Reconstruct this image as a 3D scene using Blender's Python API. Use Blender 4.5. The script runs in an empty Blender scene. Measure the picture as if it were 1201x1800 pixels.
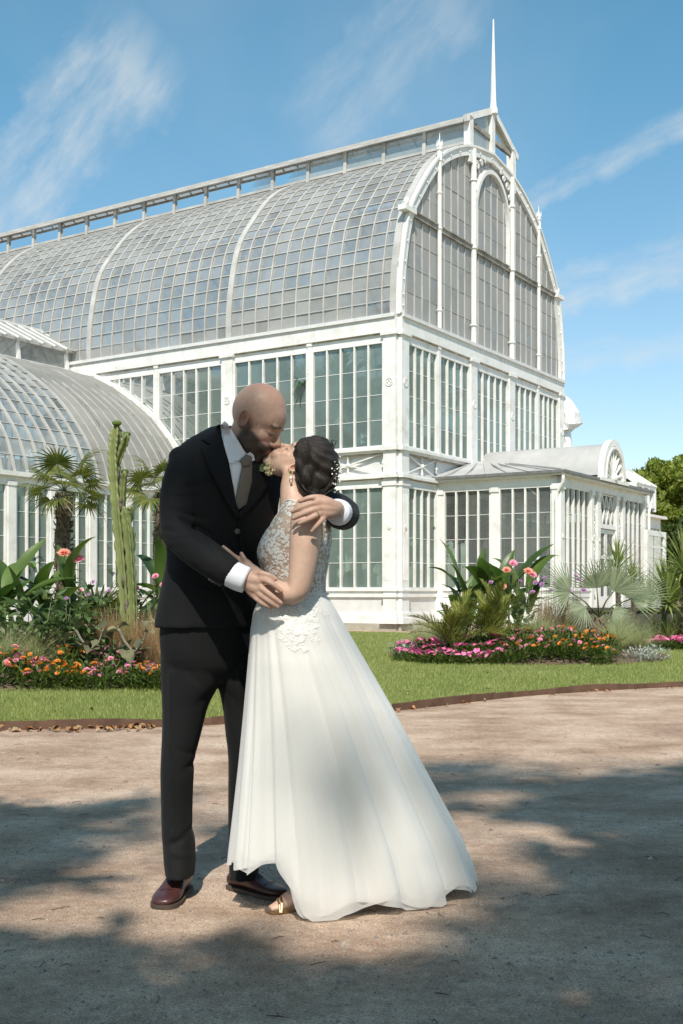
import bpy, bmesh, math, random
import numpy as np
from mathutils import Vector, Matrix, Quaternion
from mathutils.bvhtree import BVHTree
from mathutils.geometry import tessellate_polygon
R = math.radians
random.seed(7); rng = np.random.default_rng(7)
sc = bpy.context.scene
COL = sc.collection

# ------------------------------------------------------------------ camera, sky, sun, exposure
F = 1984.0; YH = 1040.0; CH = 1.096          # focal length and horizon in photo pixels, camera height in metres
cam_d = bpy.data.cameras.new('camera'); cam = bpy.data.objects.new('camera', cam_d); COL.objects.link(cam)
cam.location = (0, 0, CH); cam.rotation_euler = (R(90), 0, 0)
cam_d.sensor_fit = 'VERTICAL'; cam_d.sensor_height = 36.0; cam_d.sensor_width = 24.0
cam_d.lens = F / 1800 * 36; cam_d.shift_y = (YH - 900) / 1800
cam_d.clip_start = 0.05; cam_d.clip_end = 5000
sc.camera = cam

SUN_EL, SUN_AZ = 50.0, 183.0                 # azimuth of the sun, clockwise from +Y: behind the camera
sdir = Vector((math.sin(R(SUN_AZ)) * math.cos(R(SUN_EL)), math.cos(R(SUN_AZ)) * math.cos(R(SUN_EL)), math.sin(R(SUN_EL))))
sun_d = bpy.data.lights.new('sun', 'SUN'); sun = bpy.data.objects.new('sun', sun_d); COL.objects.link(sun)
sun_d.energy = 3.5; sun_d.angle = R(0.55); sun_d.color = (1.0, 0.97, 0.925)
sun.rotation_euler = sdir.to_track_quat('Z', 'Y').to_euler()

world = bpy.data.worlds.new('World'); sc.world = world; world.use_nodes = True
def build_sky():
    nt = world.node_tree; nt.nodes.clear(); N = nt.nodes.new; Lk = nt.links.new
    out = N('ShaderNodeOutputWorld'); bg = N('ShaderNodeBackground'); bg.inputs['Strength'].default_value = 0.113
    sky = N('ShaderNodeTexSky'); sky.sky_type = 'NISHITA'; sky.sun_disc = False
    sky.sun_elevation = R(SUN_EL); sky.sun_rotation = R(SUN_AZ); sky.altitude = 0; sky.air_density = 0.95; sky.dust_density = 0.6; sky.ozone_density = 1.6
    tc = N('ShaderNodeTexCoord')
    def math_(op, a, b=None, c=None):
        m = N('ShaderNodeMath'); m.operation = op
        for i, v in enumerate((a, b, c)):
            if v is None: continue
            if isinstance(v, (int, float)): m.inputs[i].default_value = v
            else: Lk(v, m.inputs[i])
        return m.outputs[0]
    sep = N('ShaderNodeSeparateXYZ'); Lk(tc.outputs['Generated'], sep.inputs[0])
    az = math_('ARCTAN2', sep.outputs[0], sep.outputs[1]); el = math_('ARCSINE', sep.outputs[2])
    def streak(p0, p1, w0, w1, soft):
        # wisp of high cloud between two sky directions (azimuth, elevation in degrees)
        a0, e0 = R(p0[0]), R(p0[1]); a1, e1 = R(p1[0]), R(p1[1])
        L = math.hypot(a1 - a0, e1 - e0); tx, ty = (a1 - a0) / L, (e1 - e0) / L
        dx = math_('SUBTRACT', az, a0); dy = math_('SUBTRACT', el, e0)
        t = math_('ADD', math_('MULTIPLY', dx, tx), math_('MULTIPLY', dy, ty))
        s = math_('ADD', math_('MULTIPLY', dx, -ty), math_('MULTIPLY', dy, tx))
        comb = N('ShaderNodeCombineXYZ'); Lk(t, comb.inputs[0]); Lk(s, comb.inputs[1])
        nz = N('ShaderNodeTexNoise'); nz.inputs['Scale'].default_value = 9; nz.inputs['Detail'].default_value = 7; nz.inputs['Roughness'].default_value = 0.62
        Lk(comb.outputs[0], nz.inputs['Vector'])
        warp = math_('MULTIPLY', math_('SUBTRACT', nz.outputs[0], 0.5), 0.13 * soft)
        sw = math_('ADD', s, warp)
        tn = math_('DIVIDE', t, L)
        wid = math_('ADD', R(w0), math_('MULTIPLY', tn, R(w1) - R(w0)))
        across = math_('SUBTRACT', 1.0, math_('DIVIDE', math_('ABSOLUTE', sw), math_('MAXIMUM', wid, 0.002)))
        across = math_('MAXIMUM', across, 0.0)
        across = math_('SMOOTH_MIN', math_('MULTIPLY', across, 1.6), 1.0, 0.3)
        ends = math_('MULTIPLY', math_('MINIMUM', math_('MAXIMUM', math_('MULTIPLY', math_('ADD', tn, 0.12), 5), 0), 1),
                     math_('MINIMUM', math_('MAXIMUM', math_('MULTIPLY', math_('SUBTRACT', 1.12, tn), 4), 0), 1))
        n2 = N('ShaderNodeTexNoise'); n2.inputs['Scale'].default_value = 30; n2.inputs['Detail'].default_value = 6; n2.inputs['Roughness'].default_value = 0.65
        sc3 = N('ShaderNodeVectorMath'); sc3.operation = 'MULTIPLY'; sc3.inputs[1].default_value = (0.3, 1.0, 1); Lk(comb.outputs[0], sc3.inputs[0]); Lk(sc3.outputs[0], n2.inputs['Vector'])
        tex = math_('MAXIMUM', math_('MULTIPLY', math_('SUBTRACT', n2.outputs[0], 0.34), 3.4), 0)
        return math_('MULTIPLY', math_('MULTIPLY', across, ends), math_('MINIMUM', tex, 1.0))
    amt = None
    for p0, p1, w0, w1, soft, k in (((-16.6, 18.2), (-10.3, 25.8), 1.7, 3.0, 1.0, 0.46),
                                    ((-20, 13), (-16, 19), 2.5, 2.5, 1.0, 0.4),
                                    ((-1.5, 22.0), (6.0, 28.5), 2.2, 1.8, 1.0, 0.22),
                                    ((9.0, 18.6), (20, 23.0), 0.5, 0.95, 0.3, 0.42),
                                    ((9.5, 14.2), (21, 16.5), 1.0, 1.4, 0.6, 0.45),
                                    ((10, 11.2), (22, 12.4), 0.6, 1.0, 0.4, 0.35),
                                    ((-30, 33), (12, 36), 3.5, 3.0, 1.5, 0.3), ((25, 14), (60, 30), 4, 6, 1.5, 0.5), ((-60, 22), (-25, 30), 6, 3, 1.5, 0.5)):
        v = math_('MULTIPLY', streak(p0, p1, w0, w1, soft), k)
        amt = v if amt is None else math_('MAXIMUM', amt, v)
    # thin even veil
    nv = N('ShaderNodeTexNoise'); nv.inputs['Scale'].default_value = 3.2; nv.inputs['Detail'].default_value = 5; Lk(tc.outputs['Generated'], nv.inputs['Vector'])
    veil = math_('MULTIPLY', math_('MAXIMUM', math_('SUBTRACT', nv.outputs[0], 0.42), 0), 0.5)
    amt = math_('MINIMUM', math_('ADD', amt, veil), 0.9)
    mix = N('ShaderNodeMix'); mix.data_type = 'RGBA'; Lk(amt, mix.inputs['Factor'])
    tint = N('ShaderNodeMix'); tint.data_type = 'RGBA'; tint.blend_type = 'MULTIPLY'; Lk(math_('MINIMUM', math_('MAXIMUM', math_('MULTIPLY', math_('SUBTRACT', el, R(3)), 2.6), 0.0), 1.0), tint.inputs['Factor']); tint.inputs['B'].default_value = (0.57, 1.05, 1.06, 1); Lk(sky.outputs[0], tint.inputs['A']); Lk(tint.outputs['Result'], mix.inputs['A']); mix.inputs['B'].default_value = (4.3, 4.75, 5.1, 1)
    Lk(mix.outputs['Result'], bg.inputs['Color']); Lk(bg.outputs[0], out.inputs[0])
build_sky()
vs = sc.view_settings; vs.view_transform = 'Standard'; vs.look = 'None'; vs.exposure = 0.60; vs.gamma = 1.0; vs.use_curve_mapping = False
vs.use_white_balance = True; vs.white_balance_temperature = 7080; vs.white_balance_tint = 10
sc.display_settings.display_device = 'sRGB'
cy = sc.cycles; cy.use_denoising = True; cy.max_bounces = 8; cy.transparent_max_bounces = 12; cy.diffuse_bounces = 4; cy.glossy_bounces = 3; cy.transmission_bounces = 6
cy.caustics_reflective = False; cy.caustics_refractive = False; cy.sample_clamp_indirect = 6.0
try: cy.denoiser = 'OPENIMAGEDENOISE'; cy.denoising_input_passes = 'RGB_ALBEDO_NORMAL'
except Exception: pass

# ------------------------------------------------------------------ pixel -> place
def P(px, py, d):
    """point at depth d (metres along +Y) seen at photo pixel px, py"""
    return Vector(((px - 600) / F * d, d, CH - (py - YH) * d / F))
def G(px, py):
    return P(px, py, F * CH / (py - YH))

# ------------------------------------------------------------------ materials
MATS = {}
def new_mat(name):
    m = bpy.data.materials.new(name); m.use_nodes = True; nt = m.node_tree; nt.nodes.clear()
    MATS[name] = m
    return m, nt, nt.nodes.new, nt.links.new
def ramp(N, stops):
    r = N('ShaderNodeValToRGB'); e = r.color_ramp.elements
    while len(e) < len(stops): e.new(0.5)
    for i, (p, c) in enumerate(stops):
        e[i].position = p; e[i].color = (*c, 1) if len(c) == 3 else c
    return r
def simple(name, c1, c2=None, rough=0.6, scale=8.0, bump=0.0, bscale=60.0, metal=0.0, spec=0.5, detail=6.0, coords='Object', stretch=(1, 1, 1), sheen=0.0, sss=0.0, bdist=0.01, rand=0.0, coat=0.0):
    """principled surface with a noise-driven colour range and fine relief"""
    m, nt, N, Lk = new_mat(name)
    out = N('ShaderNodeOutputMaterial'); b = N('ShaderNodeBsdfPrincipled'); Lk(b.outputs[0], out.inputs[0])
    tc = N('ShaderNodeTexCoord'); mp = N('ShaderNodeMapping'); mp.inputs['Scale'].default_value = stretch; Lk(tc.outputs[coords], mp.inputs[0])
    n = N('ShaderNodeTexNoise'); n.inputs['Scale'].default_value = scale; n.inputs['Detail'].default_value = detail; n.inputs['Roughness'].default_value = 0.6; Lk(mp.outputs[0], n.inputs['Vector'])
    r = ramp(N, [(0.32, c1), (0.68, c2 or c1)]); Lk(n.outputs[0], r.inputs[0])
    col = r.outputs[0]
    if rand:
        oi = N('ShaderNodeObjectInfo'); hsv = N('ShaderNodeHueSaturation')
        mr = N('ShaderNodeMapRange'); mr.inputs['To Min'].default_value = 1 - rand; mr.inputs['To Max'].default_value = 1 + rand; Lk(oi.outputs['Random'], mr.inputs[0])
        Lk(mr.outputs[0], hsv.inputs['Value']); Lk(col, hsv.inputs['Color']); col = hsv.outputs[0]
    Lk(col, b.inputs['Base Color'])
    b.inputs['Roughness'].default_value = rough; b.inputs['Metallic'].default_value = metal; b.inputs['Specular IOR Level'].default_value = spec
    if sheen: b.inputs['Sheen Weight'].default_value = sheen; b.inputs['Sheen Roughness'].default_value = 0.5
    if sss: b.inputs['Subsurface Weight'].default_value = sss; b.inputs['Subsurface Radius'].default_value = (0.012, 0.005, 0.003); b.inputs['Subsurface Scale'].default_value = 1.0
    if coat: b.inputs['Coat Weight'].default_value = coat; b.inputs['Coat Roughness'].default_value = 0.12
    if bump:
        n2 = N('ShaderNodeTexNoise'); n2.inputs['Scale'].default_value = bscale; n2.inputs['Detail'].default_value = 5; Lk(mp.outputs[0], n2.inputs['Vector'])
        bp = N('ShaderNodeBump'); bp.inputs['Strength'].default_value = bump; bp.inputs['Distance'].default_value = bdist; Lk(n2.outputs[0], bp.inputs['Height']); Lk(bp.outputs[0], b.inputs['Normal'])
    return m
def foliage(name, c1, c2, trans=0.3, rough=0.45, scale=6.0, tip=None, stripe=0.0, rand=0.25, spec=0.35):
    """leaf: diffuse + gloss with light passing through; colour varies from leaf to leaf"""
    m, nt, N, Lk = new_mat(name)
    out = N('ShaderNodeOutputMaterial'); b = N('ShaderNodeBsdfPrincipled'); tr = N('ShaderNodeBsdfTranslucent'); mx = N('ShaderNodeMixShader')
    tc = N('ShaderNodeTexCoord'); n = N('ShaderNodeTexNoise'); n.inputs['Scale'].default_value = scale; n.inputs['Detail'].default_value = 4; Lk(tc.outputs['Object'], n.inputs['Vector'])
    geo = N('ShaderNodeNewGeometry'); oi = N('ShaderNodeObjectInfo')
    ad = N('ShaderNodeMath'); ad.operation = 'ADD'; Lk(geo.outputs['Random Per Island'], ad.inputs[0]); Lk(oi.outputs['Random'], ad.inputs[1])
    fr = N('ShaderNodeMath'); fr.operation = 'FRACT'; Lk(ad.outputs[0], fr.inputs[0])
    mixf = N('ShaderNodeMath'); mixf.operation = 'MULTIPLY_ADD'; Lk(fr.outputs[0], mixf.inputs[0]); mixf.inputs[1].default_value = 0.6
    m2 = N('ShaderNodeMath'); m2.operation = 'MULTIPLY'; Lk(n.outputs[0], m2.inputs[0]); m2.inputs[1].default_value = 0.5; Lk(m2.outputs[0], mixf.inputs[2])
    stops = [(0.25, c1), (0.8, c2)]
    if tip: stops.append((0.97, tip))
    r = ramp(N, stops); Lk(mixf.outputs[0], r.inputs[0])
    hsv = N('ShaderNodeHueSaturation'); mr = N('ShaderNodeMapRange'); mr.inputs['To Min'].default_value = 1 - rand; mr.inputs['To Max'].default_value = 1 + rand
    f2 = N('ShaderNodeMath'); f2.operation = 'MULTIPLY'; Lk(fr.outputs[0], f2.inputs[0]); f2.inputs[1].default_value = 7.31
    f3 = N('ShaderNodeMath'); f3.operation = 'FRACT'; Lk(f2.outputs[0], f3.inputs[0]); Lk(f3.outputs[0], mr.inputs[0])
    Lk(mr.outputs[0], hsv.inputs['Value']); Lk(r.outputs[0], hsv.inputs['Color'])
    Lk(hsv.outputs[0], b.inputs['Base Color']); b.inputs['Roughness'].default_value = rough; b.inputs['Specular IOR Level'].default_value = spec
    tcol = N('ShaderNodeHueSaturation'); tcol.inputs['Value'].default_value = 1.5; tcol.inputs['Saturation'].default_value = 1.1; Lk(hsv.outputs[0], tcol.inputs['Color']); Lk(tcol.outputs[0], tr.inputs[0])
    mx.inputs[0].default_value = trans; Lk(b.outputs[0], mx.inputs[1]); Lk(tr.outputs[0], mx.inputs[2]); Lk(mx.outputs[0], out.inputs[0])
    return m
def glass(name, clear, tint, dirt, dirt_amt, gloss=0.12, rough=0.04, dirt_scale=1.3, var=0.25, transl=0.4, patch=0.7):
    """thin window glass: partly clear, partly filmed with dirt, with a sharp reflection"""
    m, nt, N, Lk = new_mat(name)
    out = N('ShaderNodeOutputMaterial')
    t = N('ShaderNodeBsdfTransparent'); t.inputs[0].default_value = (*tint, 1)
    g = N('ShaderNodeBsdfGlossy'); g.inputs['Roughness'].default_value = rough; g.inputs[0].default_value = (1, 1, 1, 1)
    d = N('ShaderNodeBsdfDiffuse'); tl = N('ShaderNodeBsdfTranslucent')
    geo = N('ShaderNodeNewGeometry'); oi = N('ShaderNodeObjectInfo')
    ad = N('ShaderNodeMath'); ad.operation = 'ADD'; Lk(geo.outputs['Random Per Island'], ad.inputs[0]); Lk(oi.outputs['Random'], ad.inputs[1])
    fr = N('ShaderNodeMath'); fr.operation = 'FRACT'; Lk(ad.outputs[0], fr.inputs[0])
    n = N('ShaderNodeTexNoise'); n.inputs['Scale'].default_value = dirt_scale; n.inputs['Detail'].default_value = 7; n.inputs['Roughness'].default_value = 0.65; Lk(geo.outputs['Position'], n.inputs['Vector'])
    hs = N('ShaderNodeMath'); hs.operation = 'MULTIPLY_ADD'; Lk(fr.outputs[0], hs.inputs[0]); hs.inputs[1].default_value = var; hs.inputs[2].default_value = -var / 2
    hn = N('ShaderNodeMath'); hn.operation = 'MULTIPLY_ADD'; Lk(n.outputs[0], hn.inputs[0]); hn.inputs[1].default_value = patch; hn.inputs[2].default_value = dirt_amt - patch / 2
    am = N('ShaderNodeMath'); am.operation = 'ADD'; am.use_clamp = True; Lk(hs.outputs[0], am.inputs[0]); Lk(hn.outputs[0], am.inputs[1])
    d.inputs[0].default_value = (*dirt, 1); tl.inputs[0].default_value = (*dirt, 1)
    dm = N('ShaderNodeMixShader'); dm.inputs[0].default_value = transl; Lk(d.outputs[0], dm.inputs[1]); Lk(tl.outputs[0], dm.inputs[2])
    m1 = N('ShaderNodeMixShader'); Lk(am.outputs[0], m1.inputs[0]); Lk(t.outputs[0], m1.inputs[1]); Lk(dm.outputs[0], m1.inputs[2])
    lw = N('ShaderNodeFresnel'); lw.inputs[0].default_value = 1.5
    fm = N('ShaderNodeMath'); fm.operation = 'MULTIPLY'; fm.use_clamp = True; Lk(lw.outputs[0], fm.inputs[0]); fm.inputs[1].default_value = gloss / 0.08
    m2 = N('ShaderNodeMixShader'); Lk(fm.outputs[0], m2.inputs[0]); Lk(m1.outputs[0], m2.inputs[1]); Lk(g.outputs[0], m2.inputs[2]); Lk(m2.outputs[0], out.inputs[0])
    return m
def white_paint():
    m, nt, N, Lk = new_mat('white_paint')
    out = N('ShaderNodeOutputMaterial'); b = N('ShaderNodeBsdfPrincipled'); Lk(b.outputs[0], out.inputs[0])
    geo = N('ShaderNodeNewGeometry'); tc = N('ShaderNodeTexCoord')
    n = N('ShaderNodeTexNoise'); n.inputs['Scale'].default_value = 2.2; n.inputs['Detail'].default_value = 8; n.inputs['Roughness'].default_value = 0.7; Lk(geo.outputs['Position'], n.inputs['Vector'])
    r = ramp(N, [(0.3, (0.62, 0.60, 0.56)), (0.5, (0.75, 0.74, 0.72)), (0.7, (0.80, 0.795, 0.78))]); Lk(n.outputs[0], r.inputs[0])
    mp = N('ShaderNodeMapping'); mp.inputs['Scale'].default_value = (9, 9, 1.1); Lk(geo.outputs['Position'], mp.inputs[0])
    s = N('ShaderNodeTexNoise'); s.inputs['Scale'].default_value = 1.0; s.inputs['Detail'].default_value = 6; Lk(mp.outputs[0], s.inputs['Vector'])
    sr = ramp(N, [(0.62, (0, 0, 0)), (0.78, (1, 1, 1))]); Lk(s.outputs[0], sr.inputs[0])
    mx = N('ShaderNodeMix'); mx.data_type = 'RGBA'; sc_ = N('ShaderNodeMath'); sc_.operation = 'MULTIPLY'; Lk(sr.outputs[0], sc_.inputs[0]); sc_.inputs[1].default_value = 0.42
    Lk(sc_.outputs[0], mx.inputs['Factor']); Lk(r.outputs[0], mx.inputs['A']); mx.inputs['B'].default_value = (0.42, 0.37, 0.29, 1)
    Lk(mx.outputs['Result'], b.inputs['Base Color']); b.inputs['Roughness'].default_value = 0.5; b.inputs['Specular IOR Level'].default_value = 0.3
    n2 = N('ShaderNodeTexNoise'); n2.inputs['Scale'].default_value = 40; n2.inputs['Detail'].default_value = 4; Lk(geo.outputs['Position'], n2.inputs['Vector'])
    bp = N('ShaderNodeBump'); bp.inputs['Strength'].default_value = 0.25; bp.inputs['Distance'].default_value = 0.01; Lk(n2.outputs[0], bp.inputs['Height']); Lk(bp.outputs[0], b.inputs['Normal'])
    return m
M_white = white_paint()
M_greypaint = simple('grey_paint', (0.60, 0.59, 0.58), (0.70, 0.69, 0.68), rough=0.55, scale=3)
M_bar = simple('glazing_bar_paint', (0.37, 0.36, 0.34), (0.52, 0.505, 0.48), rough=0.6, scale=1.5)
M_weather = simple('weathered_timber', (0.16, 0.145, 0.125), (0.42, 0.40, 0.36), rough=0.8, scale=2.5)
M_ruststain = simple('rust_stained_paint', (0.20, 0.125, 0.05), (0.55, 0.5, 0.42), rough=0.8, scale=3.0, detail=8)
M_lead = simple('zinc_roofing', (0.36, 0.355, 0.35), (0.47, 0.465, 0.455), rough=0.5, scale=1.2)
M_dgutter = simple('dark_gutter', (0.10, 0.10, 0.10), (0.2, 0.2, 0.2), rough=0.5)
M_stone = simple('mossy_stone', (0.30, 0.27, 0.21), (0.46, 0.43, 0.36), rough=0.9, scale=2, bump=0.5, bscale=12)
M_glass_wall = glass('window_glass', 0.8, (0.80, 0.92, 0.87), (0.33, 0.43, 0.39), 0.60, gloss=0.06, dirt_scale=0.9, var=0.16)
M_glass_porch = glass('porch_glass', 0.8, (0.80, 0.85, 0.83), (0.36, 0.38, 0.37), 0.30, gloss=0.05, dirt_scale=0.9, var=0.14)
M_glass_roof = glass('roof_glass', 0.5, (0.86, 0.9, 0.9), (0.50, 0.495, 0.475), 0.80, gloss=0.018, rough=0.2, dirt_scale=0.38, var=0.36, transl=0.35, patch=1.5)
M_glass_gable = glass('gable_glass', 0.5, (0.86, 0.9, 0.9), (0.48, 0.478, 0.468), 0.92, gloss=0.018, rough=0.12, dirt_scale=0.6, var=0.34, transl=0.35)
M_glass_wing = glass('wing_glass', 0.5, (0.82, 0.9, 0.93), (0.44, 0.49, 0.51), 0.5, gloss=0.09, rough=0.05, dirt_scale=0.5, var=0.3, transl=0.35)
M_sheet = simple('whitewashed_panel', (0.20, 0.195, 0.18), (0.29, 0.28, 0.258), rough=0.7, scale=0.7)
M_glass_lantern = glass('lantern_glass', 0.7, (0.88, 0.93, 0.94), (0.52, 0.58, 0.58), 0.78, gloss=0.08, dirt_scale=1.2, var=0.2)

# ------------------------------------------------------------------ mesh helpers
def mesh_obj(name, verts, faces, mat=None, parent=None, smooth=False, kind=None, mats=None, midx=None):
    me = bpy.data.meshes.new(name)
    me.from_pydata([tuple(v) for v in verts] if not isinstance(verts, np.ndarray) else verts.tolist(), [], faces if not isinstance(faces, np.ndarray) else faces.tolist())
    if mats:
        for q in mats: me.materials.append(q)
    elif mat: me.materials.append(mat)
    if midx is not None: me.polygons.foreach_set('material_index', midx)
    if smooth: me.polygons.foreach_set('use_smooth', [True] * len(me.polygons))
    me.update()
    return obj_from(name, me, parent, kind)
def obj_from(name, me, parent=None, kind=None, loc=None, rot=None, scale=None):
    o = bpy.data.objects.new(name, me); COL.objects.link(o)
    if parent is not None: o.parent = parent
    if kind: o['kind'] = kind
    if loc is not None: o.location = loc
    if rot is not None:
        if isinstance(rot, Quaternion): o.rotation_mode = 'QUATERNION'; o.rotation_quaternion = rot
        else: o.rotation_euler = rot
    if scale is not None: o.scale = (scale,) * 3 if isinstance(scale, (int, float)) else scale
    return o
def thing(name, label, cat, loc=(0, 0, 0), rz=0.0, group=None):
    o = bpy.data.objects.new(name, None); COL.objects.link(o); o.empty_display_size = 0.1
    o.location = loc; o.rotation_euler = (0, 0, rz); o['label'] = label; o['category'] = cat
    if group: o['group'] = group
    return o
def tag(o, label, cat, group=None):
    o['label'] = label; o['category'] = cat
    if group: o['group'] = group
    return o
class MB:
    """collects shapes; build() links them as one mesh object"""
    def __init__(s): s.v = []; s.f = []; s.mi = []; s.cur = 0
    def add(s, vs, fs):
        n = len(s.v); s.v.extend([tuple(q) for q in vs]); s.f.extend([tuple(i + n for i in q) for q in fs]); s.mi.extend([s.cur] * len(fs))
    def box(s, a, b):
        x0, y0, z0 = a; x1, y1, z1 = b
        x0, x1 = min(x0, x1), max(x0, x1); y0, y1 = min(y0, y1), max(y0, y1); z0, z1 = min(z0, z1), max(z0, z1)
        s.add([(x0, y0, z0), (x1, y0, z0), (x1, y1, z0), (x0, y1, z0), (x0, y0, z1), (x1, y0, z1), (x1, y1, z1), (x0, y1, z1)],
              [(0, 3, 2, 1), (4, 5, 6, 7), (0, 1, 5, 4), (1, 2, 6, 5), (2, 3, 7, 6), (3, 0, 4, 7)])
    def bar(s, p, q, w, h, up=(0, 0, 1)):
        """rectangular bar from p to q, w wide, h deep (h along up)"""
        p = Vector(p); q = Vector(q); d = (q - p)
        if d.length < 1e-6: return
        d.normalize(); u = Vector(up); sd = d.cross(u)
        if sd.length < 1e-4: sd = d.cross(Vector((1, 0, 0)))
        sd.normalize(); u = sd.cross(d).normalized()
        a, b = sd * w / 2, u * h / 2
        vs = [p - a - b, p + a - b, p + a + b, p - a + b, q - a - b, q + a - b, q + a + b, q - a + b]
        s.add(vs, [(0, 1, 2, 3), (4, 7, 6, 5), (0, 4, 5, 1), (1, 5, 6, 2), (2, 6, 7, 3), (3, 7, 4, 0)])
    def tube(s, pts, rad, n=8, cap=True, flat=1.0, up=None):
        vs, fs = tube_geo(pts, rad, n, cap, flat, up); s.add(vs, fs)
    def sphere(s, c, r, nu=10, nv=6, rot=None):
        vs, fs = ell_geo(c, r if hasattr(r, '__len__') else (r, r, r), nu, nv, rot); s.add(vs, fs)
    def prism(s, poly, depth_vec):
        """closed prism: polygon (list of 3d points) pushed along depth_vec"""
        n = len(poly); a = [Vector(p) for p in poly]; dv = Vector(depth_vec); b = [p + dv for p in a]
        s.add(a + b, [tuple(range(n - 1, -1, -1)), tuple(range(n, 2 * n))] + [(i, (i + 1) % n, n + (i + 1) % n, n + i) for i in range(n)])
    def build(s, name, mat, parent=None, smooth=False, kind=None, mats=None):
        return mesh_obj(name, s.v, s.f, mat, parent, smooth, kind, mats, s.mi if mats else None)
def frames(pts, up=None):
    n = len(pts); T = []
    for i in range(n):
        t = pts[min(i + 1, n - 1)] - pts[max(i - 1, 0)]
        T.append(t.normalized() if t.length > 1e-9 else Vector((0, 0, 1)))
    ref = Vector(up) if up is not None else (Vector((0, 0, 1)) if abs(T[0].z) < 0.9 else Vector((1, 0, 0)))
    u = (ref - T[0] * ref.dot(T[0])); u = u.normalized() if u.length > 1e-6 else T[0].orthogonal().normalized()
    U = [u]
    for i in range(1, n):
        u = U[-1] - T[i] * U[-1].dot(T[i]); u = u.normalized() if u.length > 1e-6 else T[i].orthogonal().normalized(); U.append(u)
    return T, U
def tube_geo(pts, rad, n=8, cap=True, flat=1.0, up=None):
    pts = [Vector(p) for p in pts]; m = len(pts)
    if isinstance(rad, (int, float)): rad = [rad] * m
    T, U = frames(pts, up); vs = []; fs = []
    for i in range(m):
        S = T[i].cross(U[i])
        for k in range(n):
            a = 2 * math.pi * k / n
            vs.append(pts[i] + S * (math.cos(a) * rad[i]) + U[i] * (math.sin(a) * rad[i] * flat))
    for i in range(m - 1):
        for k in range(n):
            k2 = (k + 1) % n; fs.append((i * n + k, i * n + k2, (i + 1) * n + k2, (i + 1) * n + k))
    if cap: fs.append(tuple(range(n - 1, -1, -1))); fs.append(tuple((m - 1) * n + k for k in range(n)))
    return vs, fs
def ell_geo(c, r, nu=12, nv=8, rot=None):
    c = Vector(c); vs = []; fs = []
    for j in range(1, nv):
        th = math.pi * j / nv
        for i in range(nu):
            ph = 2 * math.pi * i / nu; p = Vector((r[0] * math.sin(th) * math.cos(ph), r[1] * math.sin(th) * math.sin(ph), r[2] * math.cos(th)))
            vs.append(c + (rot @ p if rot is not None else p))
    t = Vector((0, 0, r[2])); b = Vector((0, 0, -r[2]))
    vs.append(c + (rot @ t if rot is not None else t)); vs.append(c + (rot @ b if rot is not None else b)); it, ib = len(vs) - 2, len(vs) - 1
    for j in range(nv - 2):
        for i in range(nu):
            i2 = (i + 1) % nu; fs.append((j * nu + i, (j + 1) * nu + i, (j + 1) * nu + i2, j * nu + i2))
    for i in range(nu):
        i2 = (i + 1) % nu; fs.append((it, i, i2)); fs.append((ib, (nv - 2) * nu + i2, (nv - 2) * nu + i))
    return vs, fs
def cat(pts, n=6):
    """Catmull-Rom through tuples of any length"""
    pts = [np.array(p, float) for p in pts]; out = []
    q = [2 * pts[0] - pts[1]] + pts + [2 * pts[-1] - pts[-2]]
    for i in range(1, len(q) - 2):
        for k in range(n):
            t = k / n; a, b, c, d = q[i - 1], q[i], q[i + 1], q[i + 2]
            out.append(0.5 * (2 * b + (c - a) * t + (2 * a - 5 * b + 4 * c - d) * t * t + (3 * b - a - 3 * c + d) * t ** 3))
    out.append(pts[-1]); return out

# ================================================================== palm house
D0 = 31.5
_a = math.atan((1870 - 600) / F); ER = Vector((math.sin(_a), math.cos(_a), 0)); EL = Vector((-ER.y, ER.x, 0))
HO = Vector(((699 - 600) / F * D0, D0, 0)); HRZ = math.atan2(ER.y, ER.x)
def HW(u, v, z=0): return HO + ER * u + EL * v + Vector((0, 0, z))
house = thing('palm_house', 'large white Victorian glasshouse with arched glass roof, spire and entrance porch', 'greenhouse', HO, HRZ)
WG = 12.1; UC = WG / 2; VL = 36.0
PROF = [(0.0, 8.86), (0.0, 9.5), (0.12, 10.5), (0.46, 11.75), (1.05, 12.62), (2.05, 13.72), (3.1, 14.42), (4.4, 14.95), (6.05, 15.22)]
_pp = cat(PROF, 10)
PU = np.array([p[0] for p in _pp]); PZ = np.array([p[1] for p in _pp])
def prof_z(u):
    u = UC - abs(u - UC); u = max(u, 0.0)
    i = np.searchsorted(np.maximum.accumulate(PU + np.arange(len(PU)) * 1e-6), u)
    i = min(max(i, 1), len(PU) - 1); a, b = PU[i - 1], PU[i]; t = 0 if b - a < 1e-6 else (u - a) / (b - a)
    return PZ[i - 1] + (PZ[i] - PZ[i - 1]) * min(max(t, 0), 1)
_sl = np.concatenate([[0], np.cumsum(np.hypot(np.diff(PU), np.diff(PZ)))])
def prof_s(s):
    return float(np.interp(s, _sl, PU)), float(np.interp(s, _sl, PZ))
S_TOP = float(np.interp(4.4, PU, _sl))

FL = lambda s, z, o: (-o, s, z)              # long side facing the lawn
FG = lambda s, z, o: (s, -o, z)              # gable side
VW = 7.4
FWg = lambda s, z, o: (s, VW - o, z)         # wing side wall
UP0, UP1, VP = 2.34, 9.76, -3.8
FPl = lambda s, z, o: (UP0 - o, s, z)        # porch, left wall
FPf = lambda s, z, o: (s, VP - o, z)         # porch, front wall
FPr = lambda s, z, o: (UP1 + o, s, z)
FH = lambda s, z, o: (WG + o, s, z)
def fbox(mb, face, s0, s1, z0, z1, o0, o1): mb.box(face(s0, z0, o0), face(s1, z1, o1))

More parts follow.
